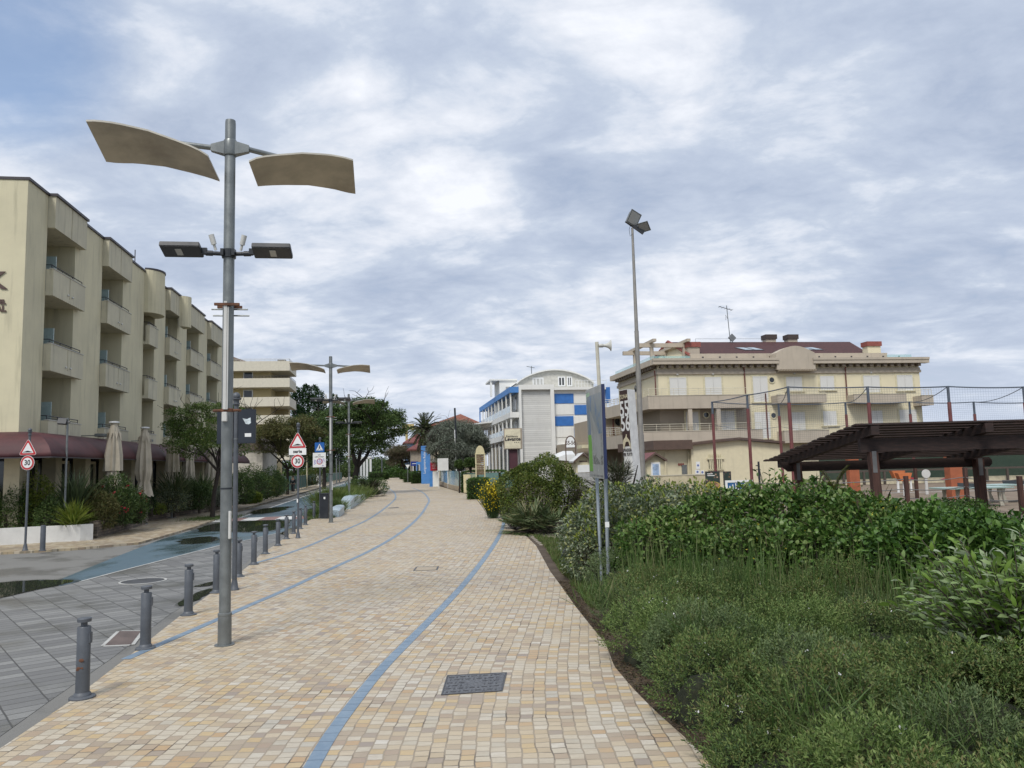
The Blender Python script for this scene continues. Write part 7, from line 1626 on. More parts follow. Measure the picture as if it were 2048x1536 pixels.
for x, y in ((.11, -.17), (-.11, .10)): o = MB(); o.ball((x, y, .045), .06, 10, 6, sq=(.8, 2.0, .75)); o.build('shoe', wht, per, True)
o = MB(); o.box(-.10, .10, -.136, -.128, 1.24*S, 1.29*S); o.build('chest_print', pale, per)
# ================================================================== VEGETATION
bark = mat('bark', (.075, .06, .048), .95, var=.3, vscale=8, bump=.6, bscale=20)
barkd = mat('bark_dark', (.028, .022, .018), .95, var=.3, vscale=8, bump=.5, bscale=20)
M_ros = leafmat('rosemary_leaf', [(.04, .075, .02), (.08, .135, .034), (.12, .18, .048), (.17, .23, .07), (.15, .14, .05)], .6, .2, .35, 1.1)
M_ros2 = leafmat('rosemary_leaf_fresh', [(.055, .10, .024), (.10, .165, .038), (.15, .22, .06), (.21, .27, .09)], .6, .25, .3, 1.3)
M_brm = leafmat('bramble_leaf', [(.03, .075, .014), (.06, .13, .022), (.095, .18, .035), (.135, .22, .05), (.20, .26, .09)], .42, .3, .3, 1.3)
M_ela = leafmat('elaeagnus_leaf', [(.06, .09, .04), (.10, .14, .07), (.16, .20, .12), (.25, .29, .21), (.28, .29, .10)], .35, .2, .25, 1.5)
M_wil = leafmat('sallow_leaf', [(.12, .21, .03), (.18, .29, .05), (.20, .31, .08), (.26, .36, .15), (.38, .44, .30)], .45, .35, .2, 1.5)
M_grs = leafmat('grass_blade', [(.045, .09, .02), (.07, .13, .03), (.11, .17, .05), (.17, .18, .08)], .55, .3, .2, 1)
M_rnd = leafmat('pittosporum_leaf', [(.04, .07, .014), (.08, .125, .022), (.13, .175, .035), (.20, .215, .055)], .4, .25, .3, 1.2)
M_dk = leafmat('dark_tree_leaf', [(.03, .06, .018), (.055, .10, .026), (.085, .14, .038), (.12, .17, .05)], .5, .25, .3, .5)
M_olv = leafmat('sophora_leaf', [(.035, .06, .015), (.06, .10, .02), (.09, .135, .03), (.14, .13, .035)], .5, .3, .3, .6)
M_olv2 = leafmat('locust_leaf', [(.05, .095, .02), (.08, .14, .03), (.11, .175, .04), (.14, .17, .05)], .5, .35, .3, .8)
M_brn = leafmat('brownish_leaf', [(.08, .085, .03), (.12, .12, .04), (.16, .14, .055), (.13, .16, .05)], .6, .25, .3, .7)
M_pop = leafmat('poplar_leaf', [(.012, .035, .012), (.022, .058, .018), (.035, .08, .024)], .45, .25, .3, .3)
M_gry = leafmat('grey_green_leaf', [(.14, .17, .13), (.21, .24, .19), (.29, .32, .26), (.10, .12, .08)], .6, .2, .35, .6)
M_tam = leafmat('tamarisk_leaf', [(.15, .12, .085), (.21, .17, .125), (.14, .13, .075), (.10, .12, .055)], .8, .2, .3, .4)
M_plm = leafmat('palm_leaf', [(.045, .07, .025), (.075, .11, .04), (.11, .145, .065), (.17, .16, .08)], .5, .15, .2, .8)
M_dead = leafmat('dead_frond', [(.09, .07, .045), (.14, .11, .07), (.20, .16, .11)], .8, .1, .2, .8)
M_hdg = leafmat('clipped_hedge_leaf', [(.02, .05, .012), (.035, .08, .015), (.06, .12, .022), (.09, .16, .03)], .5, .2, .3, 1.0)
M_yel = leafmat('yellow_flower', [(.62, .46, .01), (.75, .58, .02), (.60, .50, .03)], .6, .2, .1, 1)
M_lime = leafmat('lime_leaf', [(.10, .16, .02), (.17, .22, .03), (.24, .27, .05)], .5, .3, .2, 1)
M_red = leafmat('red_flower', [(.35, .015, .03), (.50, .02, .05)], .6, .1, .1, 1)
M_wfl = leafmat('white_flower', [(.7, .7, .66), (.6, .6, .62)], .6, .1, .1, 1)
dirtm = MATS['soil']
def rnd(n, a, b): return RNG.uniform(a, b, n)
def place(t, o): o.parent = t; return o
def plant(name, label, cat, x, y, group=None, z=-.03): return thing(name, label, cat, (x, y, z), 0, group)
def foliage(t, blobs, n, L, W, m, name='leaves', shell=.28, gap=.25, upb=.25, seg=1, spread=.55, bend=.2, upd=.25, zmin=.03, gscale=3.0, core=None):
    """blobs in the local frame of t"""
    P, N = blob_points(blobs, n, shell, gap, upb, zmin=zmin, gscale=gscale)
    D = norm(N*.8+RNG.normal(0, spread, (n, 3))+np.array([0, 0, upd])); P = P-D*L*.3
    return leaves(name, P, D, rnd(n, L*.6, L*1.25), rnd(n, W*.7, W*1.2), m, t, bend=bend, seg=seg)
def core_mesh(t, blobs, m, k=.62, name='inner_branches'):
    """twiggy inside of a shrub: many thin branches from the base"""
    o = MB()
    for b in blobs:
        for i in range(9):
            a = random.uniform(0, 6.28); e = random.uniform(.1, 1.0); d = Vector((math.cos(a)*b[3]*e*k, math.sin(a)*b[4]*e*k, b[5]*random.uniform(-.2, .75)))
            p0 = Vector((b[0]*.9+random.uniform(-.1, .1), b[1]*.9, .0)); p2 = Vector(b[:3])+d; p1 = p0.lerp(p2, .5)+Vector((random.uniform(-.1, .1), random.uniform(-.1, .1), .1)); o.tube([p0, p1, p2], [.022, .014, .005], 5)
    return o.build(name, m, t)
ROOT_G = "shrubs of the right hand planting bed"
# 1. rosemary ground cover ----------------------------------------------------
def nzf(x, y, s=1.0): return (np.sin(x*1.7*s+1.3)*np.cos(y*1.3*s+.5)+np.sin(x*3.1*s+y*2.3*s)*.5+np.cos(y*4.7*s-x*2.9*s+1)*.35)/1.85
YY = np.linspace(1, 60, 600); XRv = np.array([XR(y) for y in YY])
def xr(y): return np.interp(y, YY, XRv)
top_line = lambda x: 13.6-(x-1.4)*1.12
# the cover is a crowd of low domed bushes grown into each other
CL = []
for _ in range(3600):
    y = RNG.uniform(2.6, 13.6); x = float(xr(y))+.12+RNG.random()*7.0
    if y > top_line(x) or x > 7.5: continue
    r = RNG.uniform(.34, .70)*(1 if x-float(xr(y)) > .6 else .75); e = x-float(xr(y))
    if 10.8 < y and e < .75: continue
    if e < r*.62: continue
    if all((x-c[0])**2+(y-c[1])**2 > (.62*(r+c[2]))**2*1.12 for c in CL): CL.append((x, y, r, (.40+.58*r)*RNG.uniform(.85, 1.2)*(.8+.2*min(1, e/.7))*float(np.clip(1+.42*nzf(x*.75+1.1, y*.75+.4), .6, 1.25))*(.72 if x > 2.4 and 5.2 < y < 8.2 else 1), e))
def sprigs(name, cl, m, den, per, sh, L):
    den *= 1.75
    Pb = []; Tb = []
    for (x, y, r, h, e) in cl:
        n = int(den*r*r/.15*(1.25 if y < 7 else 1.0 if y < 10 else .75)); a = RNG.uniform(0, 6.28, n); q = np.sqrt(RNG.random(n)); ph = RNG.uniform(0, 6.28, 3)
        lump = 1+.10*np.sin(a*3+ph[0])+.08*np.sin(a*7+ph[1]+q*5); el = q*2.0; rr_ = r*1.10*lump
        px_ = x+np.cos(a)*np.sin(el)*rr_; py_ = y+np.sin(a)*np.sin(el)*rr_; pz_ = h*(.42+.60*np.cos(el)*lump)+.02
        k_ = (pz_ > .02) & (RNG.random(n) < np.interp(el, [0, 1.05, 1.5, 2.0], [1, 1, .45, .25])); N_ = np.stack([np.cos(a)*np.sin(el)*.9, np.sin(a)*np.sin(el)*.9, np.cos(el)*.7+.55], 1)  # sprigs thin out down the flanks, so the dark domes read as shade
        Pb.append(np.stack([px_, py_, pz_], 1)[k_]); Tb.append(N_[k_])
    B = np.concatenate(Pb); T0 = norm(np.concatenate(Tb)+RNG.normal(0, .22, (len(B), 3))); n = len(B); lenv = sh*rnd(n, .55, 1.35)
    T = np.repeat(np.linspace(0, 1, per)[None, :], n, 0); B = B-T0*lenv[:, None]*.75
    P = B[:, None, :]+T0[:, None, :]*(lenv[:, None]*T)[:, :, None]
    R3 = norm(np.cross(T0, RNG.normal(0, 1, (n, 3)))); R4 = np.cross(T0, R3); ang = np.arange(per)[None, :]*2.4+RNG.uniform(0, 6.28, (n, 1)); w = (1-.45*T)
    D = (R3[:, None, :]*np.cos(ang)[:, :, None]+R4[:, None, :]*np.sin(ang)[:, :, None])*w[:, :, None]+T0[:, None, :]*(.45+.8*T)[:, :, None]
    P = P.reshape(-1, 3); D = D.reshape(-1, 3); k = len(P); P[:, 2] = np.maximum(P[:, 2], .0)
    return tag(leaves(name, P, D, rnd(k, L*.75, L*1.25), rnd(k, .009, .014), m, None, bend=.1, fold=.15), None, None, None, 'stuff')
idx = RNG.random(len(CL)); near = [c for c in CL if c[4] < 6.4]
sprigs("rosemary_cover", [c for c, i in zip(CL, idx) if i < .62], M_ros, 250, 13, .15, .034)
sprigs("rosemary_cover", [c for c, i in zip(CL, idx) if .62 <= i < .86], M_ros2, 250, 13, .16, .036)
sprigs("rosemary_cover", [c for c, i in zip(CL, idx) if i >= .86], leafmat('rosemary_leaf_grey', [(.065, .105, .04), (.11, .16, .06), (.16, .205, .09)], .65, .2, .3, 1.5), 250, 13, .15, .034)
k = NT('undergrowth_shade'); g_ = k.pos(); nz = k.noise(g_, 14, 5, .7); c = k.ramp(nz, [(.3, (.012, .015, .008)), (.5, (.024, .030, .014)), (.7, (.045, .045, .022))]); k.l(c, k.b.inputs['Base Color']); k.b.inputs['Roughness'].default_value = 1.0; k.bump(nz, 1.0, .05); MATS['undergrowth_shade'] = k.m
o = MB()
for (x, y, r, h, e) in CL: o.ball((x, y, -.05), 1, 8, 6, sq=(r*.74, r*.74, h*.66))  # near-black domes: the shade between the bushes is put into their colour
ob = o.build("undergrowth_shade", MATS['undergrowth_shade'], None, True); ob['kind'] = 'stuff'
P = np.array([(c[0]+RNG.normal(0, c[2]*.4), c[1]+RNG.normal(0, c[2]*.4), c[3]*RNG.uniform(.85, 1.12)) for c in [CL[i] for i in RNG.integers(0, len(CL), 150)]]); n = len(P)
P = np.repeat(P, 3, 0)+RNG.normal(0, .010, (n*3, 3)); D = RNG.normal(0, 1, (n*3, 3)); D[:, 2] += .6
ob = leaves("rosemary_flowers", P, D, rnd(n*3, .012, .024), .014, M_wfl, None); ob['kind'] = 'stuff'
# 2. thin upright stalks and grass tufts --------------------------------------
def blades(name, X, Y, Z0, H, W, m, lean=.15, segs=1):
    n = len(X); P = np.stack([X, Y, Z0], 1); D = np.stack([RNG.normal(0, lean, n), RNG.normal(0, lean, n), np.ones(n)], 1)
    ob = leaves(name, P, D, H, W, m, None, bend=.12, fold=.1, seg=2, roll=2.0); return ob
n = 1500; x = rnd(n, 1.7, 7.0); y = top_line(x)-1.2+rnd(n, -.6, 1.4); x = x+RNG.normal(0, .1, n); ok = x > xr(y)+.5; x, y = x[ok], y[ok]; n = len(x)
ob = blades("horsetail_stalks", x, y, rnd(n, .0, .25), rnd(n, .55, 1.15), rnd(n, .007, .014), M_grs, .10); ob['kind'] = 'stuff'
x = rnd(9000, 1.5, 6.5); y = rnd(9000, 8.0, 14.5); ok = (x > xr(y)+.9) & (y > top_line(x)-1.5) & (y < top_line(x)+.6); x, y = x[ok], y[ok]; n = len(x)
ob = blades("tall_grass", x, y, rnd(n, .1, .45), rnd(n, .15, .5), rnd(n, .005, .009), M_grs, .35); ob['kind'] = 'stuff'
for cx, cy, n_, h in ((2.0, 5.5, 150, .6), (2.55, 5.0, 110, .6), (1.75, 7.9, 110, .6), (3.3, 4.4, 90, .55), (1.1, 10.8, 160, .5)):
    x = cx+RNG.normal(0, .16, n_); y = cy+RNG.normal(0, .16, n_); ob = blades("grass_tuft", x, y, rnd(n_, .25, .5), rnd(n_, .25, .5)*h/.6, rnd(n_, .006, .011), M_grs, .6); tag(ob, {2.0: "arching grass tuft near the path edge low in the right corner bed", 2.55: "arching grass tuft a little right of the nearest tuft in the rosemary", 1.75: "grass tuft in the rosemary by the bulge of the path edge", 3.3: "grass tuft close to the bottom right corner", 1.1: "grass tuft close to the foot of the information board"}[cx], "grass tuft", "grass tufts in the rosemary")
# short lawn strip along the path near the info board, with bare soil edge
n = 30000; y = rnd(n, 11.5, 24); x = xr(y)+.22+RNG.random(n)**1.3*1.6; ok = (nzf(x, y, 1.6) > RNG.normal(-.15, .35, n)); x, y = x[ok], y[ok]; n = len(x)
ob = blades("lawn_grass", x, y, np.full(n, -.03), rnd(n, .03, .20), rnd(n, .006, .014), leafmat('lawn_blade', [(.05, .09, .02), (.08, .13, .03), (.12, .17, .045), (.17, .16, .07)], .6, .3, .2, 1), .4); ob['kind'] = 'stuff'
# edge litter and stray stems where the bed meets the stone
n = 5200; y = rnd(n, 2.5, 15); x = xr(y)+.02+np.abs(RNG.normal(0, .16, n)); D = RNG.normal(0, 1, (n, 3)); D[:, 2] = np.abs(D[:, 2])*.25
ob = leaves("leaf_litter", np.stack([x, y, np.full(n, -.02)+rnd(n, 0, .03)], 1), D, rnd(n, .015, .06), rnd(n, .004, .016), leafmat('litter', [(.05, .035, .022), (.09, .06, .035), (.14, .10, .06), (.05, .06, .025)], .9, .1, .2, 2), None); ob['kind'] = 'stuff'
# 3. elaeagnus hedge, bramble hedge --------------------------------------------
def blobs_px(spec, base=0.0):
    out = []
    for (px, ytop, Y, rx, ry) in spec:
        w = WY(px, ytop, Y); rz = (w.z-base)/2*1.04; out.append((w.x, Y, base+(w.z-base)/2, rx, ry, rz))
    return out
def local(bl, t): return [(b[0]-t.location.x, b[1]-t.location.y, b[2], *b[3:]) for b in bl]
EL = blobs_px([(1160, 1012, 15.3, .40, .7), (1205, 975, 16.0, .62, .95), (1262, 968, 16.4, .7, 1.0), (1325, 966, 15.6, .8, 1.0), (1390, 968, 15.4, .8, 1.0), (1300, 985, 14.3, .7, .6), (1175, 1060, 14.6, .35, .5), (1235, 1010, 14.9, .6, .7)])
t = plant('hedge', "grey-green elaeagnus hedge with pale leaf backs behind the information board posts", 'hedge', EL[1][0], EL[1][1], ROOT_G)
foliage(t, local(EL, t), 26000, .075, .036, M_ela, seg=2, gap=.18, shell=.20, spread=.65); core_mesh(t, local(EL, t), bark)
foliage(t, local(EL, t), 2400, .085, .04, M_lime, name='fresh_leaves', seg=2, gap=.5, shell=.08, upb=1.0, upd=.8)
BR = blobs_px([(1290, 1035, 13.6, .6, .7), (1350, 1018, 13.5, .6, .8), (1425, 980, 13.9, .6, .8), (1490, 974, 13.6, .6, .8), (1560, 970, 13.2, .65, .8), (1630, 971, 12.8, .65, .8), (1700, 980, 12.2, .6, .8), (1765, 992, 11.5, .6, .8), (1400, 1060, 12.7, .5, .6), (1475, 1035, 12.5, .55, .6), (1555, 1050, 12.0, .5, .55), (1630, 1030, 11.8, .55, .6), (1705, 1060, 11.1, .5, .55), (1780, 1040, 10.7, .5, .6)])
t = plant('hedge', "bright green bramble hedge across the middle of the planting bed", 'hedge', BR[3][0], BR[3][1], ROOT_G)
foliage(t, local(BR, t), 26000, .10, .055, M_brm, seg=2, gap=.25, shell=.15, spread=.7, gscale=4.5); foliage(t, local(BR, t), 7000, .055, .028, M_olv2, name='small_leaves', gap=.2, shell=.10, spread=.8, upd=.7); foliage(t, local(BR, t), 500, .22, .008, M_dead, name='dry_stems', gap=.1, shell=.06, upd=.9)['kind'] = 'stuff'; core_mesh(t, local(BR, t), bark)
foliage(t, local(BR, t), 500, .05, .02, leafmat('yellow_leaf', [(.45, .38, .03), (.5, .45, .05)], .5, .2, .1, 1), name='yellow_leaves', gap=.6, shell=.1)
BR2 = blobs_px([(1830, 1010, 10.4, .75, 1.0), (1900, 1022, 9.9, .75, 1.0), (1985, 1030, 9.4, .8, 1.0), (2080, 1035, 8.9, .8, 1.0)])
t = plant('shrub', "darker green leafy shrub between the bramble hedge and the pale sallow at the right edge", 'shrub', BR2[1][0], BR2[1][1], ROOT_G)
foliage(t, local(BR2, t), 15000, .095, .05, leafmat('dark_shrub_leaf', [(.03, .075, .014), (.055, .125, .02), (.085, .17, .03), (.12, .21, .045)], .45, .25, .3, 1.2), seg=2, gap=.22, shell=.2, spread=.6); core_mesh(t, local(BR2, t), bark)
# low shrubs near the pergola posts
for sp, l, m_, n_ in (([(1905, 990, 21, 1.0, .8), (1925, 998, 20, .8, .7), (1880, 1005, 19, .9, .8)], "dark round-leaved shrub at the foot of the right pergola post", M_hdg, 5200), ([(1690, 1008, 17, 1.3, .9), (1780, 1012, 16, 1.2, .9), (1850, 1015, 15, 1.0, .9)], "low green shrub behind the bramble hedge below the pergola", M_brm, 7000), ([(1985, 1030, 14, 1.0, .8), (2050, 1035, 13, .9, .8)], "low green shrub at the right edge behind the pale sallow", M_hdg, 4200)):
    B = blobs_px(sp); t = plant('shrub', l, 'shrub', B[0][0], B[0][1], ROOT_G); foliage(t, local(B, t), n_, .08, .05, m_, gap=.3); core_mesh(t, local(B, t), bark)
# upright shoots poking over the hedge
def shoots(name, label, cat, x, y, n, H, spread, L, W, m, per=14, m2=None, z0=-.03, droop=.3, bark_m=bark, lean=(0, 0), seg=2, group=ROOT_G, r=.010):
    t = plant(name, label, cat, x, y, group, z0); st = MB(); Ps = []; Ds = []
    for i in range(n):
        a = random.uniform(0, 6.28); s = random.uniform(.15, 1)*spread; h = H*random.uniform(.6, 1.0); ex, ey = math.cos(a)*s+lean[0]*h, math.sin(a)*s+lean[1]*h
        pts = []
        for k in range(9):
            u = k/8; pts.append(Vector((ex*u**1.2, ey*u**1.2, h*(u-droop*.35*u**3*(s/spread)))))
        st.tube(pts, [r*(1-.75*k/8) for k in range(9)], 5)
        for j in range(per):
            u = .42+.58*(j+.5)/per; k = u*8; k0 = min(int(k), 7); p = pts[k0].lerp(pts[k0+1], k-k0); d = (pts[k0+1]-pts[k0]).normalized()
            b = j*2.4+i; side = Vector((math.cos(b), math.sin(b), random.uniform(-.1, .5))); dd = (d*.55+side*.8).normalized(); Ps.append(p); Ds.append(dd)
    st.build('stems', bark_m, t); P = np.array([tuple(p) for p in Ps]); D = np.array([tuple(d) for d in Ds]); n_ = len(P)
    leaves('leaves', P, D, rnd(n_, L*.7, L*1.15), rnd(n_, W*.8, W*1.15), m, t, bend=.22, fold=.12, seg=seg); return t
g = WY(1550, 960, 15.2); shoots('shrub', "upright broad-leaved shoots rising above the bramble hedge left of the pergola", 'shrub', g.x, 15.2, 16, WY(1550, 930, 15.2).z, .38, .15, .045, M_brm, per=12, droop=0)
g = WY(1628, 960, 16.5); shoots('shrub', "small pale broad-leaved shoots under the left corner of the pergola", 'shrub', g.x, 16.5, 10, WY(1628, 948, 16.5).z, .28, .12, .04, M_ela, per=10, droop=0)
g = WY(1862, 1000, 12.6); shoots('shrub', "single thin brown stem with few leaves between the hedge and the white disc", 'shrub', g.x, 12.6, 3, WY(1862, 962, 12.6).z, .16, .07, .04, M_brm, per=9, droop=0)
# pale sallow at the right edge: arching wind-blown shoots
def sallow(px, Y, n, H, spread, label, L=.135, W=.043):
    g = WY(px, 1000, Y); t = plant('sallow_bush', label, 'shrub', g.x, Y, ROOT_G); st = MB(); Ps = []; Ds = []; Us = []
    for i in range(n):
        a = random.uniform(0, 6.28); s = spread*random.uniform(.2, 1.0); h = H*random.uniform(.50, 1.0); ex, ey = math.cos(a)*s, math.sin(a)*s*.8
        pts = [Vector((ex*u**1.3-.16*u*u, ey*u**1.3, h*(u-.10*u**3-(.12 if s > spread*.7 else 0)*u**3))) for u in np.linspace(0, 1, 10)]
        st.tube(pts, [.013*(1-.8*k/9) for k in range(10)], 5)
        for j in range(17):
            u = .38+.62*(j+.5)/17; k = u*9; k0 = min(int(k), 8); p = pts[k0].lerp(pts[k0+1], k-k0); d = (pts[k0+1]-pts[k0]).normalized(); b = j*2.4+i*1.7
            side = Vector((math.cos(b), math.sin(b), .15)); dd = (d*.7+side*.75+Vector((-.45, -.05, .05))).normalized(); Ps.append(tuple(p)); Ds.append(tuple(dd))
    st.build('stems', bark, t); P = np.array(Ps); D = np.array(Ds); n_ = len(P); leaves('leaves', P, D, rnd(n_, L*.6, L*1.15), rnd(n_, W*.75, W*1.1), M_wil, t, bend=.28, fold=.10, seg=2, roll=.5)
    return t
sallow(2010, 6.5, 120, 1.75, .85, "pale large-leaved sallow bush at the right edge of the picture, wind-blown to the left")
sallow(2170, 6.2, 80, 1.85, .8, "second pale sallow bush partly outside the right edge of the picture")
sallow(1905, 7.4, 46, 1.62, .55, "small outlying pale sallow bush left of the big one", L=.12)
# 4. round shrub, fan palm, broom at the path bend --------------------------------
RB = blobs_px([(1040, 925, 27.4, .75, .9), (1085, 916, 27.6, .95, 1.1), (1130, 934, 27.6, .70, .9), (1060, 950, 26.8, .9, .8), (1150, 965, 27.2, .42, .7)], base=.15)
t = plant('round_shrub', "large rounded olive green shrub with brown right flank above the fan palm", 'shrub', RB[1][0], RB[1][1], ROOT_G)
foliage(t, local(RB[:4], t), 24000, .075, .05, M_rnd, gap=.25, shell=.13, spread=.5, upd=.15); foliage(t, local(RB[4:], t), 2600, .06, .02, leafmat('dead_twig', [(.04, .03, .02), (.07, .055, .04), (.03, .035, .015)], .9, .05, .2, 2), name='dead_twigs', gap=.3, spread=1.0); core_mesh(t, local(RB, t), barkd)
def fan(P, D, U, n, L, spreadang=1.5):
    """one palm fan: n blades in a half disc, returns leaf arrays"""
    D = Vector(D).normalized(); S = D.cross(Vector(U)).normalized(); out = []
    for i in range(n):
        a = (i/(n-1)-.5)*2*spreadang; out.append((tuple(P), tuple((D*math.cos(a)+S*math.sin(a)+Vector((0, 0, random.uniform(-.05, .1)))).normalized()), L*(1-.25*abs(a)/spreadang)*random.uniform(.85, 1.05)))
    return out
def fan_palm(name, label, x, y, nf, L, H, m=M_plm, trunk=0.0, dead=0, group=None, W=.03, spreadv=(0.0, 1.3), z0=-.03):
    t = plant(name, label, 'palm', x, y, group, z0); st = MB(); data = []; dd_ = []
    for i in range(nf+dead):
        a = random.uniform(0, 6.28); e = random.uniform(*spreadv) if i < nf else random.uniform(-1.2, -.3); d = Vector((math.cos(a)*math.cos(e), math.sin(a)*math.cos(e), math.sin(e))); s = H*random.uniform(.5, 1.0)
        p0 = Vector((0, 0, trunk)); p1 = p0+d*s+Vector((0, 0, -.12*s)); st.tube([p0, p0+d*s*.5, p1], .009 if trunk == 0 else .03, 4)
        (data if i < nf else dd_).extend(fan(p1, (d+Vector((0, 0, -.15))).normalized(), (0, 0, 1), 15, L))
    st.build('stems', bark, t)
    for dt, mm_, nm in ((data, m, 'leaves'), (dd_, M_dead, 'dead_leaves')):
        if dt: P = np.array([q[0] for q in dt]); D = np.array([q[1] for q in dt]); leaves(nm, P, D, np.array([q[2] for q in dt]), W, mm_, t, bend=.18, fold=.1, seg=2, roll=.4)
    if trunk > 0:
        o = MB(); pr = []; 
        for k in range(14): z = trunk*k/13; pr += [(.26*(1-.1*k/13)+.03*(k % 2), z)]
        o.lathe(pr, 12); o.build('trunk', bark, t, True)
    return t
g = WY(1062, 1050, 25.6); fan_palm('fan_palm', "low bushy dwarf fan palm spilling over the path edge beneath the round shrub", g.x, 25.6, 60, .66, .85, group=ROOT_G, W=.042)
g = WY(1105, 1050, 25.2); fan_palm('fan_palm', "smaller dwarf fan palm with yellowish stems right of the bushy one", g.x, 25.2, 30, .6, .85, group=ROOT_G, W=.038)
g = WY(1030, 1040, 27.5); fan_palm('fan_palm', "dwarf fan palm leaf clump at the left foot of the round shrub", g.x, 27.5, 22, .5, .6, group=ROOT_G, W=.03)
# broom
g = WY(986, 1020, 33.0); t = plant('broom_shrub', "yellow flowering broom at the right path edge", 'shrub', g.x, 33.0, ROOT_G); n = 900; H = WY(995, 950, 33).z
a = rnd(n, 0, 6.28); s = np.abs(RNG.normal(0, .33, n)); D = np.stack([np.cos(a)*s+.10, np.sin(a)*s, np.ones(n)], 1); P = np.stack([RNG.normal(0, .10, n), RNG.normal(0, .10, n), np.zeros(n)], 1)
leaves('stems', P, D, rnd(n, H*.6, H*1.05), .022, leafmat('broom_stem', [(.03, .06, .018), (.05, .09, .03)], .6, .1, .2, 1), t, seg=2, bend=.15)
nf = 2600; i = RNG.integers(0, n, nf); u = RNG.uniform(.35, 1, nf)[:, None]; Dn = norm(D); Lh = (rnd(nf, H*.6, H*1.0))[:, None]; P2 = P[i]+Dn[i]*Lh*u+RNG.normal(0, .05, (nf, 3)); ok = (P2[:, 0] < .55); P2 = P2[ok]
leaves('flowers', P2, RNG.normal(0, 1, (len(P2), 3)), rnd(len(P2), .045, .085), .055, M_yel, t)
B = [(.55, .4, .55, .5, .5, .6)]; foliage(t, B, 1500, .10, .012, leafmat('broom_stem', [], .5) if False else MATS['broom_stem'], name='green_twigs', gap=.1, upd=1.0)
# dead dark palm shrub right of the board
g = WY(1237, 970, 21.5); t = fan_palm('dead_palm', "dark half dead spiky palm shrub between the information board and the totem", g.x, 21.5, 34, .55, 1.1, group=ROOT_G, W=.026, spreadv=(.5, 1.5), m=leafmat('dark_palm', [(.02, .03, .012), (.04, .05, .02), (.07, .06, .04)], .7, .1, .3, 1), z0=1.0)
o = MB()
for (x1, z1, r_) in ((.55, 1.1, .035), (.62, .75, .03), (1.0, .25, .025), (.85, .45, .02)): o.tube([(0, 0, -1.0), (x1*.3, 0, .1*z1), (x1*.75, 0, z1*.55), (x1, 0, z1)], [.06, r_, r_*.8, r_*.3], 6)
o.build('dead_branches', barkd, t); foliage(t, [(0, 0, -.3, .5, .5, .75)], 1500, .25, .02, M_dead, name='dead_leaves', gap=.1, zmin=-1.0)
# 5. clipped hedges ---------------------------------------------------------------
def boxhedge(label, pa, pb, Y, pt, depth, n, m=M_hdg, group='clipped hedges along the promenade', L=.09, base=0.0):
    a, b = WY(pa, pt, Y), WY(pb, pt, Y); h = a.z; cx = (a.x+b.x)/2; t = plant('clipped_hedge', label, 'hedge', cx, Y, group); w = (b.x-a.x)/2
    o = MB(); o.bevbox(-w*.9, w*.9, -depth/2*.86, depth/2*.86, 0, h*.93, min(.12, w*.3)); o.build('inner_branches', MATS['undergrowth_shade'], t)
    P = RNG.uniform(-1, 1, (n, 3)); f = RNG.integers(0, 5, n); N_ = np.zeros((n, 3))
    for k_, (ax, s) in enumerate(((0, -1), (0, 1), (1, -1), (2, 1), (2, 1))): P[f == k_, ax] = s; N_[f == k_, ax] = s
    r2 = np.maximum(np.abs(P[:, 0]), np.abs(P[:, 2])); P[:, 2] -= .18*np.clip(np.abs(P[:, 0])-.6, 0, 1)*(P[:, 2] > 0)
    P = P*np.array([w, depth/2, h/2])+np.array([0, 0, h/2])+RNG.normal(0, .035, (n, 3)); P[:, 2] = np.clip(P[:, 2], .03, None)
    leaves('leaves', P, norm(N_+RNG.normal(0, .6, (n, 3))+np.array([0, 0, .2])), rnd(n, L*.6, L*1.2), L*.6, m, t); return t
boxhedge("low clipped green hedge just left of the yellow broom", 938, 976, 53.5, 958, 3.5, 7000)
boxhedge("wide clipped hedge block below the tall blue panel, nearest of the far pair", 826, 855, 108, 944, 3, 4200, L=.16); boxhedge("slim clipped hedge block left of the wide one by the blue panel", 812, 829, 120, 944.5, 6, 2500, L=.16)
boxhedge("far clipped hedge on the left side of the promenade bend", 742, 773, 152, 945, 5, 3000, L=.2); boxhedge("small square hedge in front of the brown tamarisk", 803, 813, 150, 941.5, 4, 1800, L=.2, m=M_hdg)
boxhedge("farthest low hedge line right of the promenade end", 776, 792, 205, 940, 8, 1800, L=.25)
boxhedge("hedge strip behind the teal glass fence", 925, 1012, 66, 943, 2, 4200, L=.12)
# small topiary trees
def ball_tree(label, px, Y, pt, pm, r, m=M_dk, n=2400, group='small standard trees behind the glass fence', L=.12):
    g = WY(px, 940, Y); zt = WY(px, pt, Y).z; zm = WY(px, pm, Y).z; t = plant('small_tree', label, 'tree', g.x, Y, group, 0); o = MB(); o.tube([(0, 0, 0), (.05, 0, zm*.6), (0, 0, (zt+zm)/2)], [.08, .06, .04], 7)
    for i in range(6): a = i*1.05; o.tube([(0, 0, zm*.8), (math.cos(a)*r*.5, math.sin(a)*r*.5, (zt+zm)/2)], [.035, .012], 5)
    o.build('trunk', barkd, t); foliage(t, [(0, 0, (zt+zm)/2, r, r, (zt-zm)/2), (r*.5, .1, (zt+zm)/2-.1, r*.6, r*.6, (zt-zm)/2*.7), (-r*.5, .1, (zt+zm)/2-.12, r*.6, r*.6, (zt-zm)/2*.7)], n, L, L*.6, m, name='crown', gap=.3); return t
ball_tree("small dark standard tree directly left of the arched cream board", 941, 64, 914, 936, .42*1.2, n=2600); ball_tree("smaller dark standard tree right of the thin mast foot", 918, 65, 919, 937, .36, n=2000)
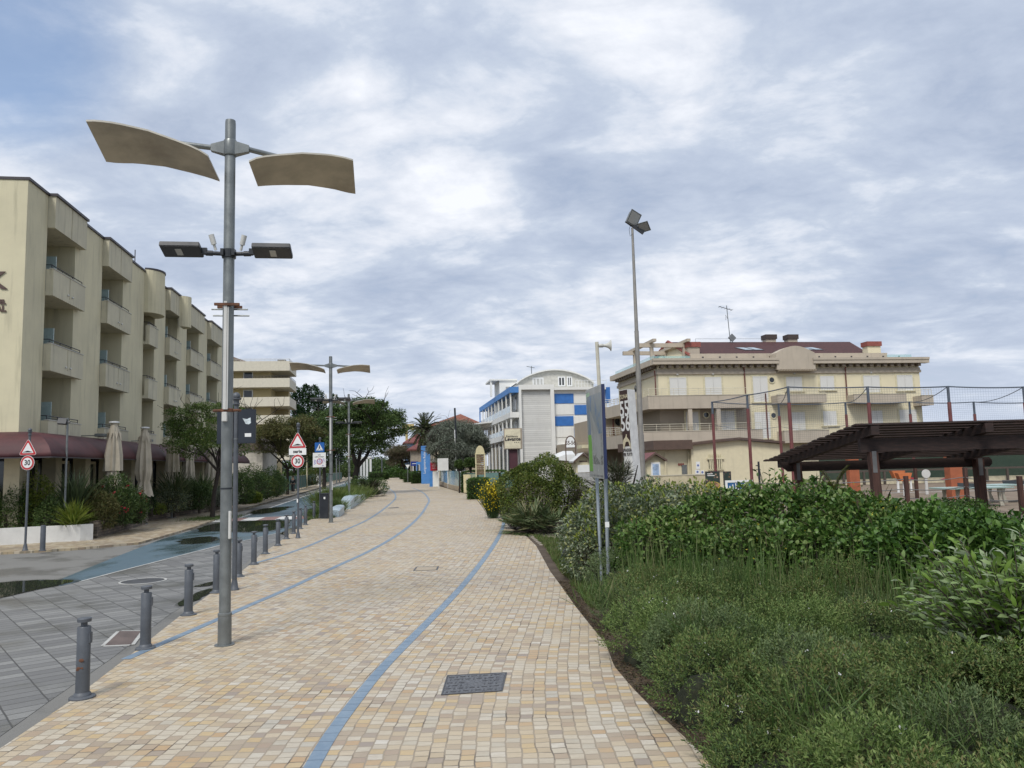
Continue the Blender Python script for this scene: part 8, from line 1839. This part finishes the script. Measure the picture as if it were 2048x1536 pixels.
# 6. trees ------------------------------------------------------------------------
def tree(name, label, x, y, H, trunk_h, r0, crown, n_leaf, L, W, m, bark_m=bark, cat='tree', group=None, levels=4, lean=(0, 0), flat=.5, split=3, spread=.7, clump=.55, droop=0.0, bare=0, seedv=1, fork=None, seg=1, z0=0, fill=0, nb=14):
    """tapered trunk, recursive limbs; leaves gathered in clumps round the limb ends and along them"""
    rs = random.Random(seedv); t = plant(name, label, cat, x, y, group, z0); o = MB(); tips = []
    cx, cy, cz, rx, ry, rz = crown
    def grow(p, d, L_, r, lv):
        n = 4; pts = [p]; dd = d.copy()
        for i in range(n):
            dd = (dd+Vector((rs.gauss(0, .16), rs.gauss(0, .16), rs.gauss(0, .08)+.05-droop*.1))).normalized(); pts.append(pts[-1]+dd*L_/n)
        o.tube(pts, [r*(1-.45*i/n) for i in range(n+1)], 7 if lv > 2 else 5, caps=False)
        if lv <= 1:
            tips.append(pts[-1]); tips.append(pts[2]); return
        if lv <= 2: tips.append(pts[-1])
        k = split+(1 if rs.random() < .4 else 0); a0 = rs.uniform(0, 6.28)
        for i in range(k):
            a = a0+i*6.28/k+rs.gauss(0, .3); sp_ = spread*rs.uniform(.6, 1.2); ax = Vector((math.cos(a), math.sin(a), 0)); nd = (dd+ax*sp_).normalized()
            # steer to the crown ellipsoid
            q = pts[-1]+nd*L_*.7; c = Vector(((q.x-cx)/rx, (q.y-cy)/ry, (q.z-cz)/rz))
            if c.length > 1: nd = (nd-Vector((c.x*rx, c.y*ry, c.z*rz)).normalized()*.5*(c.length-1+.3)).normalized()
            grow(pts[-1-(i % 2)], nd, L_*rs.uniform(.62, .82), r*.56, lv-1)
    base = Vector((0, 0, 0)); top = Vector((lean[0], lean[1], trunk_h)); mid = base.lerp(top, .5)+Vector((rs.gauss(0, .06), 0, 0)); o.tube([base-Vector((0, 0, .05)), base+Vector((0, 0, .15)), mid, top], [r0*1.5, r0*1.1, r0*.9, r0*.8], 10)
    k = fork or 3; Lr = (H-trunk_h)*.50
    for i in range(k): a = i*6.28/k+rs.uniform(-.4, .4); grow(top-Vector((0, 0, .05)), Vector((math.cos(a)*spread, math.sin(a)*spread, 1)).normalized(), Lr*rs.uniform(.8, 1.15), r0*.62, levels)
    for i in range(bare):
        a = rs.uniform(0, 6.28); pts = [top]; dd = Vector((math.cos(a)*.35, math.sin(a)*.35, 1)).normalized()
        for j in range(6): dd = (dd+Vector((rs.gauss(0, .2), rs.gauss(0, .2), .12))).normalized(); pts.append(pts[-1]+dd*(H-trunk_h)*.20)
        o.tube(pts, [.04*(1-.13*j) for j in range(7)], 5)
        for j in range(2, 7):
            for _ in range(2): e = pts[j]+Vector((rs.gauss(0, .22), rs.gauss(0, .22), .3)); o.tube([pts[j], e], [.014, .004], 4)
    o.build('trunk', bark_m, t, True)
    T = np.array([tuple(p) for p in tips]); c = np.array([cx, cy, cz]); q = (T-c)/np.array([rx, ry, rz]); rr_ = np.linalg.norm(q, axis=1, keepdims=True); T = np.where(rr_ > 1.05, c+(T-c)/rr_*1.05, T)
    if fill:
        Bf = []
        for _ in range(nb): a = rs.uniform(0, 6.28); q_ = rs.uniform(.25, .8); el = rs.uniform(-.75, 1.1); Bf.append((cx+math.cos(a)*rx*q_*math.cos(el), cy+math.sin(a)*ry*q_*math.cos(el), cz+rz*.62*math.sin(el), rx*rs.uniform(.24, .4), ry*rs.uniform(.24, .4), rz*rs.uniform(.18, .30)))
        Pf, Nf = blob_points(Bf, fill, .22, .35, .3, zmin=1, gscale=2.2); leaves('crown', Pf, norm(Nf+RNG.normal(0, .6, (fill, 3))), rnd(fill, L*.6, L*1.2), rnd(fill, W*.7, W*1.2), m, t, bend=.2)
    i = RNG.integers(0, len(T), n_leaf); off = norm(RNG.normal(0, 1, (n_leaf, 3)))*(RNG.random((n_leaf, 1))**.45)*clump*np.array([1, 1, flat]); P = T[i]+off; D = norm(off/clump+RNG.normal(0, .5, (n_leaf, 3))+np.array([0, 0, .1-droop]))
    leaves('crown', P, D, rnd(n_leaf, L*.6, L*1.2), rnd(n_leaf, W*.7, W*1.2), m, t, seg=seg, bend=.2); return t
g = G(425, 1037.5); tree('street_tree', "half bare street tree with dark leaning trunk in front of the hotel", g.x, g.y, 5.6, 2.3, .11, (-.3, 0, 3.9, 2.5, 2.2, 1.5), 7000, .10, .055, M_olv2, levels=4, split=2, spread=.9, clump=.36, flat=.5, lean=(.25, 0), bare=5, seedv=5, z0=.0, bark_m=barkd, group='street trees', fill=9000, nb=20)
n = 4500; x = g.x+RNG.normal(0, .55, n); y = g.y+RNG.normal(0, .8, n); ob = blades("verge_grass", x, y, np.full(n, .015), rnd(n, .04, .12), .012, M_grs, .4); ob['kind'] = 'stuff'
g = WY(575, 960, 72); tree('street_tree', "sparse brownish green tree behind the hump warning sign", g.x, 72, 7.8, 2.4, .14, (0, 0, 4.8, 3.2, 2.8, 2.4), 9000, .17, .09, M_brn, levels=4, split=2, spread=.8, clump=.6, seedv=8, bark_m=barkd, group='street trees', fill=9000)
g = WY(540, 960, 84); tree('street_tree', "sparse olive green tree partly in front of the cream apartment block", g.x, 84, 7.0, 2.2, .14, (0, 0, 4.5, 3.0, 2.6, 2.1), 8000, .18, .09, M_olv, levels=4, split=2, spread=.8, clump=.6, seedv=9, bark_m=barkd, group='street trees', fill=7000)
g = WY(708, 950, 68); tree('big_tree', "large dark spreading tree behind the second and third street lamps", g.x, 68, 8.0, 2.4, .30, (.8, 0, 5.2, 4.2, 3.8, 2.8), 22000, .17, .10, M_dk, levels=5, split=2, spread=.85, clump=.62, seedv=12, bark_m=barkd, lean=(.3, 0), fork=4, fill=22000, nb=24)
g = WY(648, 950, 92); tree('big_tree', "dark tree filling the gap between the thirty sign and the second lamp", g.x, 92, 9.0, 2.4, .22, (0, 0, 5.2, 4.8, 4, 3.4), 14000, .22, .13, M_dk, levels=4, split=3, spread=.8, clump=.8, seedv=14, bark_m=barkd, fill=16000, nb=22)
def poplar(label, px, Y, pt, w, n, seedv):
    g = WY(px, 940, Y); H = WY(px, pt, Y).z; t = plant('poplar_tree', label, 'tree', g.x, Y, 'tall dark poplars behind the street trees', 0); o = MB(); o.tube([(0, 0, 0), (0, 0, H*.5), (.1, 0, H*.93)], [.3, .2, .05], 8)
    rs = random.Random(seedv); B = []
    for i in range(14): u = .22+.75*i/13; a = rs.uniform(0, 6.28); s = w*(1-abs(u-.45)*1.0)*.45; B.append((math.cos(a)*s, math.sin(a)*s, H*u, s*1.05+.25, s*1.05+.25, H*.085)); o.tube([(0, 0, H*u*.8), (B[-1][0], B[-1][1], H*u)], [.07, .02], 5)
    o.build('trunk', barkd, t); foliage(t, B, n, .34, .24, M_pop, name='crown', gap=.35, upd=.6, gscale=1.0); return t
poplar("shorter tall dark poplar immediately right of the cream apartment block", 588, 150, 784, 3.2, 9000, 1); poplar("tallest dark poplar, left of the second street lamp", 617, 150, 776, 3.2, 9500, 2); poplar("dark poplar right beside the tallest one", 636, 155, 779, 2.8, 8000, 3)
poplar("low dark poplar crown between the second and third street lamps", 664, 160, 797, 3.2, 7500, 4)
g = WY(812, 950, 155); tree('tamarisk', "brownish feathery tamarisk tree at the promenade bend", g.x, 155, 6.6, 1.4, .25, (-.5, 0, 4.0, 3.8, 3.2, 2.7), 12000, .42, .07, M_tam, levels=4, split=2, spread=.9, clump=1.0, seedv=21, bark_m=barkd, droop=.2, fill=9000)
g = WY(790, 950, 175); t = plant('shrub', "dark green low shrub at the foot of the brownish tamarisk", 'shrub', g.x, 175); foliage(t, [(0, 0, .9, 2.8, 2, 1.3), (3.2, 0, 1.0, 2, 2, 1.4), (-2.5, 0, .6, 2, 2, .9)], 4500, .3, .2, M_hdg)
g = WY(915, 950, 88); tree('grey_green_tree', "broad drooping grey-green tree beside the white residence", g.x, 88, 7.3, 1.3, .25, (0, 0, 3.9, 3.05, 2.8, 3.2), 34000, .32, .045, M_gry, levels=5, split=2, spread=.85, clump=.6, seedv=33, bark_m=barkd, droop=.8, flat=.9, fork=5, fill=16000, nb=20)
# date palm
def pinnate_palm(label, px, Y, pt, R_, nfr, m, trunk_h, name='palm_tree', group=None, z0=0, leafW=.035, per=34, LL=.42, deadn=10, upr=(-.5, 1.45)):
    g = WY(px, 940, Y); H = WY(px, pt, Y).z-z0; zt = H-R_*.8 if trunk_h is None else trunk_h; t = plant(name, label, 'palm', g.x, Y, group, z0); Ps = []; Ds = []; Pd = []; Dd = []; o = MB()
    for i in range(nfr+deadn):
        a = i*2.4; dead = i >= nfr; e = random.uniform(*upr) if not dead else random.uniform(-1.3, -.8); L_ = R_*random.uniform(.85, 1.1); d = Vector((math.cos(a)*math.cos(e), math.sin(a)*math.cos(e), math.sin(e))); pts = []; p = Vector((0, 0, zt)); dd = d.copy()
        for k in range(9): pts.append(p.copy()); p = p+dd*L_/8; dd = (dd+Vector((0, 0, -.16))).normalized()
        o.tube(pts, [.03*(1-.08*k) for k in range(9)], 4)
        for j in range(per):
            u = .12+.88*j/per; k = u*8; k0 = min(int(k), 7); q = pts[k0].lerp(pts[k0+1], k-k0); dr = (pts[k0+1]-pts[k0]).normalized(); sd = dr.cross(Vector((0, 0, 1))); sd = sd.normalized() if sd.length > .01 else Vector((1, 0, 0))
            for s in (-1, 1): dl = (dr*.55+sd*s*.8+Vector((0, 0, .15 if not dead else -.3))).normalized(); (Pd if dead else Ps).append(tuple(q)); (Dd if dead else Ds).append(tuple(dl))
    o.build('fronds_stalks', bark, t)
    P = np.array(Ps); n = len(P); leaves('fronds', P, np.array(Ds), rnd(n, LL*.7, LL), leafW, m, t, seg=1, roll=.3)
    if Pd: P = np.array(Pd); n = len(P); leaves('dead_fronds', P, np.array(Dd), rnd(n, LL*.7, LL), leafW, M_dead, t, seg=1)
    if zt > .3: o = MB(); o.lathe([((.30 if R_ > 1.5 else .08)+.03*(k % 2)*(1 if R_ > 1.5 else .3), zt*k/16) for k in range(17)], 12); o.build('trunk', bark, t, True)
    return t
pinnate_palm("tall date palm with hanging brown dead fronds beside the grey-green tree", 851, 118, 832, 2.9, 60, M_plm, None, leafW=.10, LL=.75, per=22, deadn=34)
# left terrace plants ------------------------------------------------------------
GT = "shrubs in the hotel planters"
def bushL(label, px, Y, pt, r, n, m, L=.10, W=.05, name='shrub', pb=None, extra=None, gap=.25, squash=1.0, seg=1, spread=.55, upd=.25):
    g = WY(px, 950, Y); zt = WY(px, pt, Y).z; t = plant(name, label, 'shrub', g.x, Y, GT, .3); h = (zt-.3)*1.14
    B = [(0, 0, h*.5, r*.8, r*.7, h*.52), (-r*.45, .1, h*.38, r*.6, r*.6, h*.42), (r*.45, -.1, h*.40, r*.6, r*.6, h*.42), (0, -.25, h*.3, r*.7, r*.5, h*.35)]
    foliage(t, B, n, L, W, m, gap=gap, seg=seg, spread=spread, upd=upd); core_mesh(t, B, bark)
    if extra: P, N_ = blob_points(B, extra[1], .08, 0, .4); P2 = np.repeat(P, 4, 0)+RNG.normal(0, .025, (len(P)*4, 3)); leaves(extra[2], P2, RNG.normal(0, 1, (len(P2), 3)), .07, .055, extra[0], t)
    return t
def spiky(label, px, Y, pt, n, W=.045, z0=.35, m=M_plm, lean=.75, group=GT):
    g = WY(px, 950, Y); H = WY(px, pt, Y).z-z0; t = plant('spiky_plant', label, 'shrub', g.x, Y, group, z0); a = rnd(n, 0, 6.28); e = np.abs(RNG.normal(0, lean, n)); D = np.stack([np.cos(a)*e, np.sin(a)*e, np.ones(n)], 1); P = np.stack([RNG.normal(0, .06, n), RNG.normal(0, .06, n), rnd(n, 0, H*.25)], 1)
    leaves('leaves', P, D, rnd(n, H*.7, H*1.0), W, m, t, seg=2, bend=.22, fold=.15, roll=.3); o = MB(); o.tube([(0, 0, -.3), (0, 0, H*.3)], .07, 8); o.build('stem', bark, t); return t
bushL("bright olive green bush above the white planter wall, left of the floodlight post", 78, 27.5, 963, .75, 4200, M_lime, .07, .04)
bushL("dark green mixed bush at the left edge behind the white planter wall", 30, 27.2, 985, .8, 4200, M_dk, .10, .04)
spiky("pale variegated spiky plant at the left edge of the picture", 18, 27.6, 965, 220, .04, m=leafmat('variegated', [(.18, .20, .09), (.30, .30, .18), (.10, .14, .05)], .5, .2, .2, 1))
bushL("dark green bush behind the short bollard and white wall", 105, 27.0, 1000, .65, 2800, M_dk, .10, .035)
spiky("tall sword-leaved plant right of the thin floodlight post", 152, 28.0, 942, 190, .06, lean=.38, m=leafmat('sword_leaf', [(.06, .09, .04), (.10, .13, .06), (.14, .17, .09)], .5, .15, .2, 1))
spiky("drooping olive fan plant at the end of the white planter wall", 150, 26.9, 1000, 260, .035, lean=.9, m=M_lime)
bushL("broad olive green strap-leaved bush in front of the first parasol", 185, 28.5, 985, .95, 4600, M_brn, .22, .025, spread=.8)
bushL("oleander bush with red flowers below the two nearest parasols", 228, 29.8, 962, .95, 5200, M_dk, .14, .028, extra=(M_red, 26, 'flowers'))
bushL("second red flowering oleander bush right of the first", 262, 31.0, 985, .8, 3600, M_dk, .13, .028, extra=(M_red, 20, 'flowers'))
bushL("lime green low bush at the near brick planter corner", 272, 31.5, 1010, .45, 1600, M_lime, .06, .04)
bushL("dark conical conifer at the start of the farther brick planter", 297, 36.8, 985, .45, 3400, M_pop, .06, .012, spread=.4, upd=1.0)
bushL("small lime green bush beside the dark conifer", 318, 37.2, 1008, .4, 1200, M_lime, .06, .04)
spiky("large sword-leaved palm-like plant behind the farther brick planter", 350, 39, 938, 260, .06, lean=.55)
bushL("grey-green broad bush left of the street tree", 335, 38.5, 975, 1.1, 4200, M_ela, .11, .035); bushL("bushy dark green shrub behind the street tree trunk", 385, 41, 968, 1.2, 5000, M_dk, .12, .04)
spiky("spiky yucca beside the street tree trunk", 400, 42, 945, 200, .06, lean=.6); bushL("grey-leaved bush just right of the street tree trunk", 442, 44, 975, 1.0, 3800, M_gry, .10, .04)
for i, (px, Y, pt, r, m_, l) in enumerate(((475, 46, 950, 1.1, M_dk, "dark green bush right of the foreground lamp in the far planter"), (500, 49, 940, 1.3, M_dk, "taller dark bush in front of the pale shed"), (520, 54, 950, 1.2, M_olv, "olive green bush midway along the far planter"), (540, 58, 943, 1.4, M_dk, "dark bush below the sparse olive tree"), (546, 61, 965, .8, M_grs, "light feathery green bush near the end of the far planter"), (505, 47.5, 985, .6, M_lime, "small lime bush overhanging the far planter wall"), (553, 66, 950, .8, M_dk, "last dark bush of the planter just before the gate pillar"))):
    bushL(l, px, Y, pt, r, 4200, m_, .13, .05)
t = bushL("dark shrub mass behind the green fence, left part", 612, 118, 943, 3.0, 4200, M_dk, .25, .15); bushL("round dark bush above the green fence beside the crossing sign", 625, 100, 938, 1.6, 2600, M_olv, .16, .1)
bushL("dark shrub mass behind the far teal fence", 690, 180, 915, 6.0, 6000, M_dk, .4, .25); bushL("dark shrub row beyond the colonnade", 740, 230, 918, 8.0, 5200, M_dk, .5, .3)
# 7. bed between road and promenade --------------------------------------------------
GB = "plants in the bed behind the wavy bench"
def tuftbush(label, px, pb, Y, pt, r, n, m, W=.02, lean=.55, L=None):
    g = WY(px, pb, Y); H = WY(px, pt, Y).z; t = plant('grass_shrub', label, 'shrub', g.x, Y, GB); x = RNG.normal(0, r*.42, n); y = RNG.normal(0, r*.5, n); P = np.stack([x, y, np.zeros(n)], 1); s = np.stack([x/r, y/r], 1)*lean*1.3; D = np.stack([s[:, 0]+RNG.normal(0, .22, n), s[:, 1]+RNG.normal(0, .22, n), np.ones(n)], 1)
    leaves('leaves', P, D, rnd(n, H*.5, H*1.0), W, m, t, seg=2, bend=.2, roll=.5); foliage(t, [(0, 0, H*.35, r*.85, r, H*.42)], n//2, .10, .03, m, name='lower_leaves', upd=.8); return t
M_fresh = leafmat('fresh_grass', [(.06, .11, .018), (.10, .16, .03), (.15, .20, .05), (.20, .21, .09)], .6, .3, .25, 1)
tuftbush("fresh green feathery grass mound behind the near end of the wavy bench", 664, 1015, 47, 966, 1.0, 2600, M_fresh); tuftbush("fresh green grass mound above the middle of the wavy bench", 686, 1000, 52, 964, 1.0, 2400, M_fresh)
tuftbush("darker green grass mound between litter bin and wavy bench", 664, 1025, 41, 988, .55, 1400, M_grs); tuftbush("low green tuft behind the farthest bollard", 633, 1030, 37.5, 1012, .5, 900, M_grs)
tuftbush("third fresh grass mound beside the third street lamp", 708, 1000, 58, 960, 1.0, 1800, M_fresh)
g = WY(737, 985, 62); fan_palm('fan_palm', "dark spreading dwarf palm at the far end of the wavy bench", g.x, 62, 60, .7, 1.25, group=GB, W=.05, m=leafmat('dark_palm', [], .5) if False else MATS['dark_palm'])
g = WY(722, 985, 66); t = plant('shrub', "dark green shrub between the big tree trunk and the dwarf palm", 'shrub', g.x, 66, GB); foliage(t, [(0, 0, .7, 1.3, 1.3, .9), (1.2, .5, .6, 1.1, 1.1, .8)], 3600, .14, .07, M_dk)
n = 9000; b = rnd(n, 36, 70); x = np.array([XL(S2W(-3.7, q).y) for q in b]); y = np.array([S2W(-3.7, q).y for q in b]); u = RNG.random(n); xl_ = np.array([S2W(-3.7, q).x for q in b]); x = xl_+(x-xl_)*u; ob = blades("bed_grass", x, y, np.full(n, -.035), rnd(n, .06, .22), .016, M_grs, .4); ob['kind'] = 'stuff'
# 8. right background trees --------------------------------------------------------
for i, (px, Y, pt, r, l) in enumerate(((1690, 105, 918, 6, "low dark tree behind the left part of the court fence"), (1800, 110, 914, 6, "low tree behind the court fence above the basket seats"), (1900, 102, 912, 6, "low tree behind the right orange pillar"), (1985, 98, 890, 6, "taller green tree at the right beyond the pergola beam"), (2070, 92, 882, 6, "tallest green tree at the right edge beyond the court"), (1610, 130, 922, 6, "low far tree seen under the left corner of the pergola"))):
    g = WY(px, 930, Y); H = WY(px, pt, Y).z; t = plant('background_tree', l, 'tree', g.x, Y, 'trees beyond the sand court', 0); rr_ = r; B = [(RNG.uniform(-rr_, rr_), RNG.uniform(-2, 2), H*.55, rr_*.5, 2.5, H*.42*RNG.uniform(.8, 1.05)) for _ in range(5)]+[(0, 0, H*.55, rr_*.6, 3, H*.46)]
    o = MB(); o.tube([(0, 0, 0), (.1, 0, H*.5)], [.25, .12], 7); o.build('trunk', barkd, t); foliage(t, B, 5200, .34, .22, (M_dk, M_olv, M_hdg)[i % 3], name='crown', gscale=1.0)
# a far wooded line closing the view between the buildings
P = []; 
for px0, px1, Y, h in ((430, 860, 330, 7), (1850, 2300, 260, 5), (1180, 1500, 300, 4)):
    a, b = WY(px0, 935, Y), WY(px1, 935, Y); n = 9000; x = rnd(n, a.x, b.x); P.append(np.stack([x, Y+rnd(n, -4, 4), rnd(n, 0, 1)*h*(.75+.35*nzf(x, x*0, .12))], 1))
P = np.concatenate(P); ob = leaves("distant_wood", P, RNG.normal(0, 1, (len(P), 3)), 1.0, .8, M_dk, None); ob['kind'] = 'stuff'
g = WY(1655, 965, 24.0); pinnate_palm("small yellow-green date palm seen under the pergola between its posts", 1665, 24.0, 938, .95, 22, M_lime, None, name='young_palm', z0=.0, leafW=.02, LL=.16, per=24, deadn=0, upr=(.1, 1.3), group=ROOT_G)
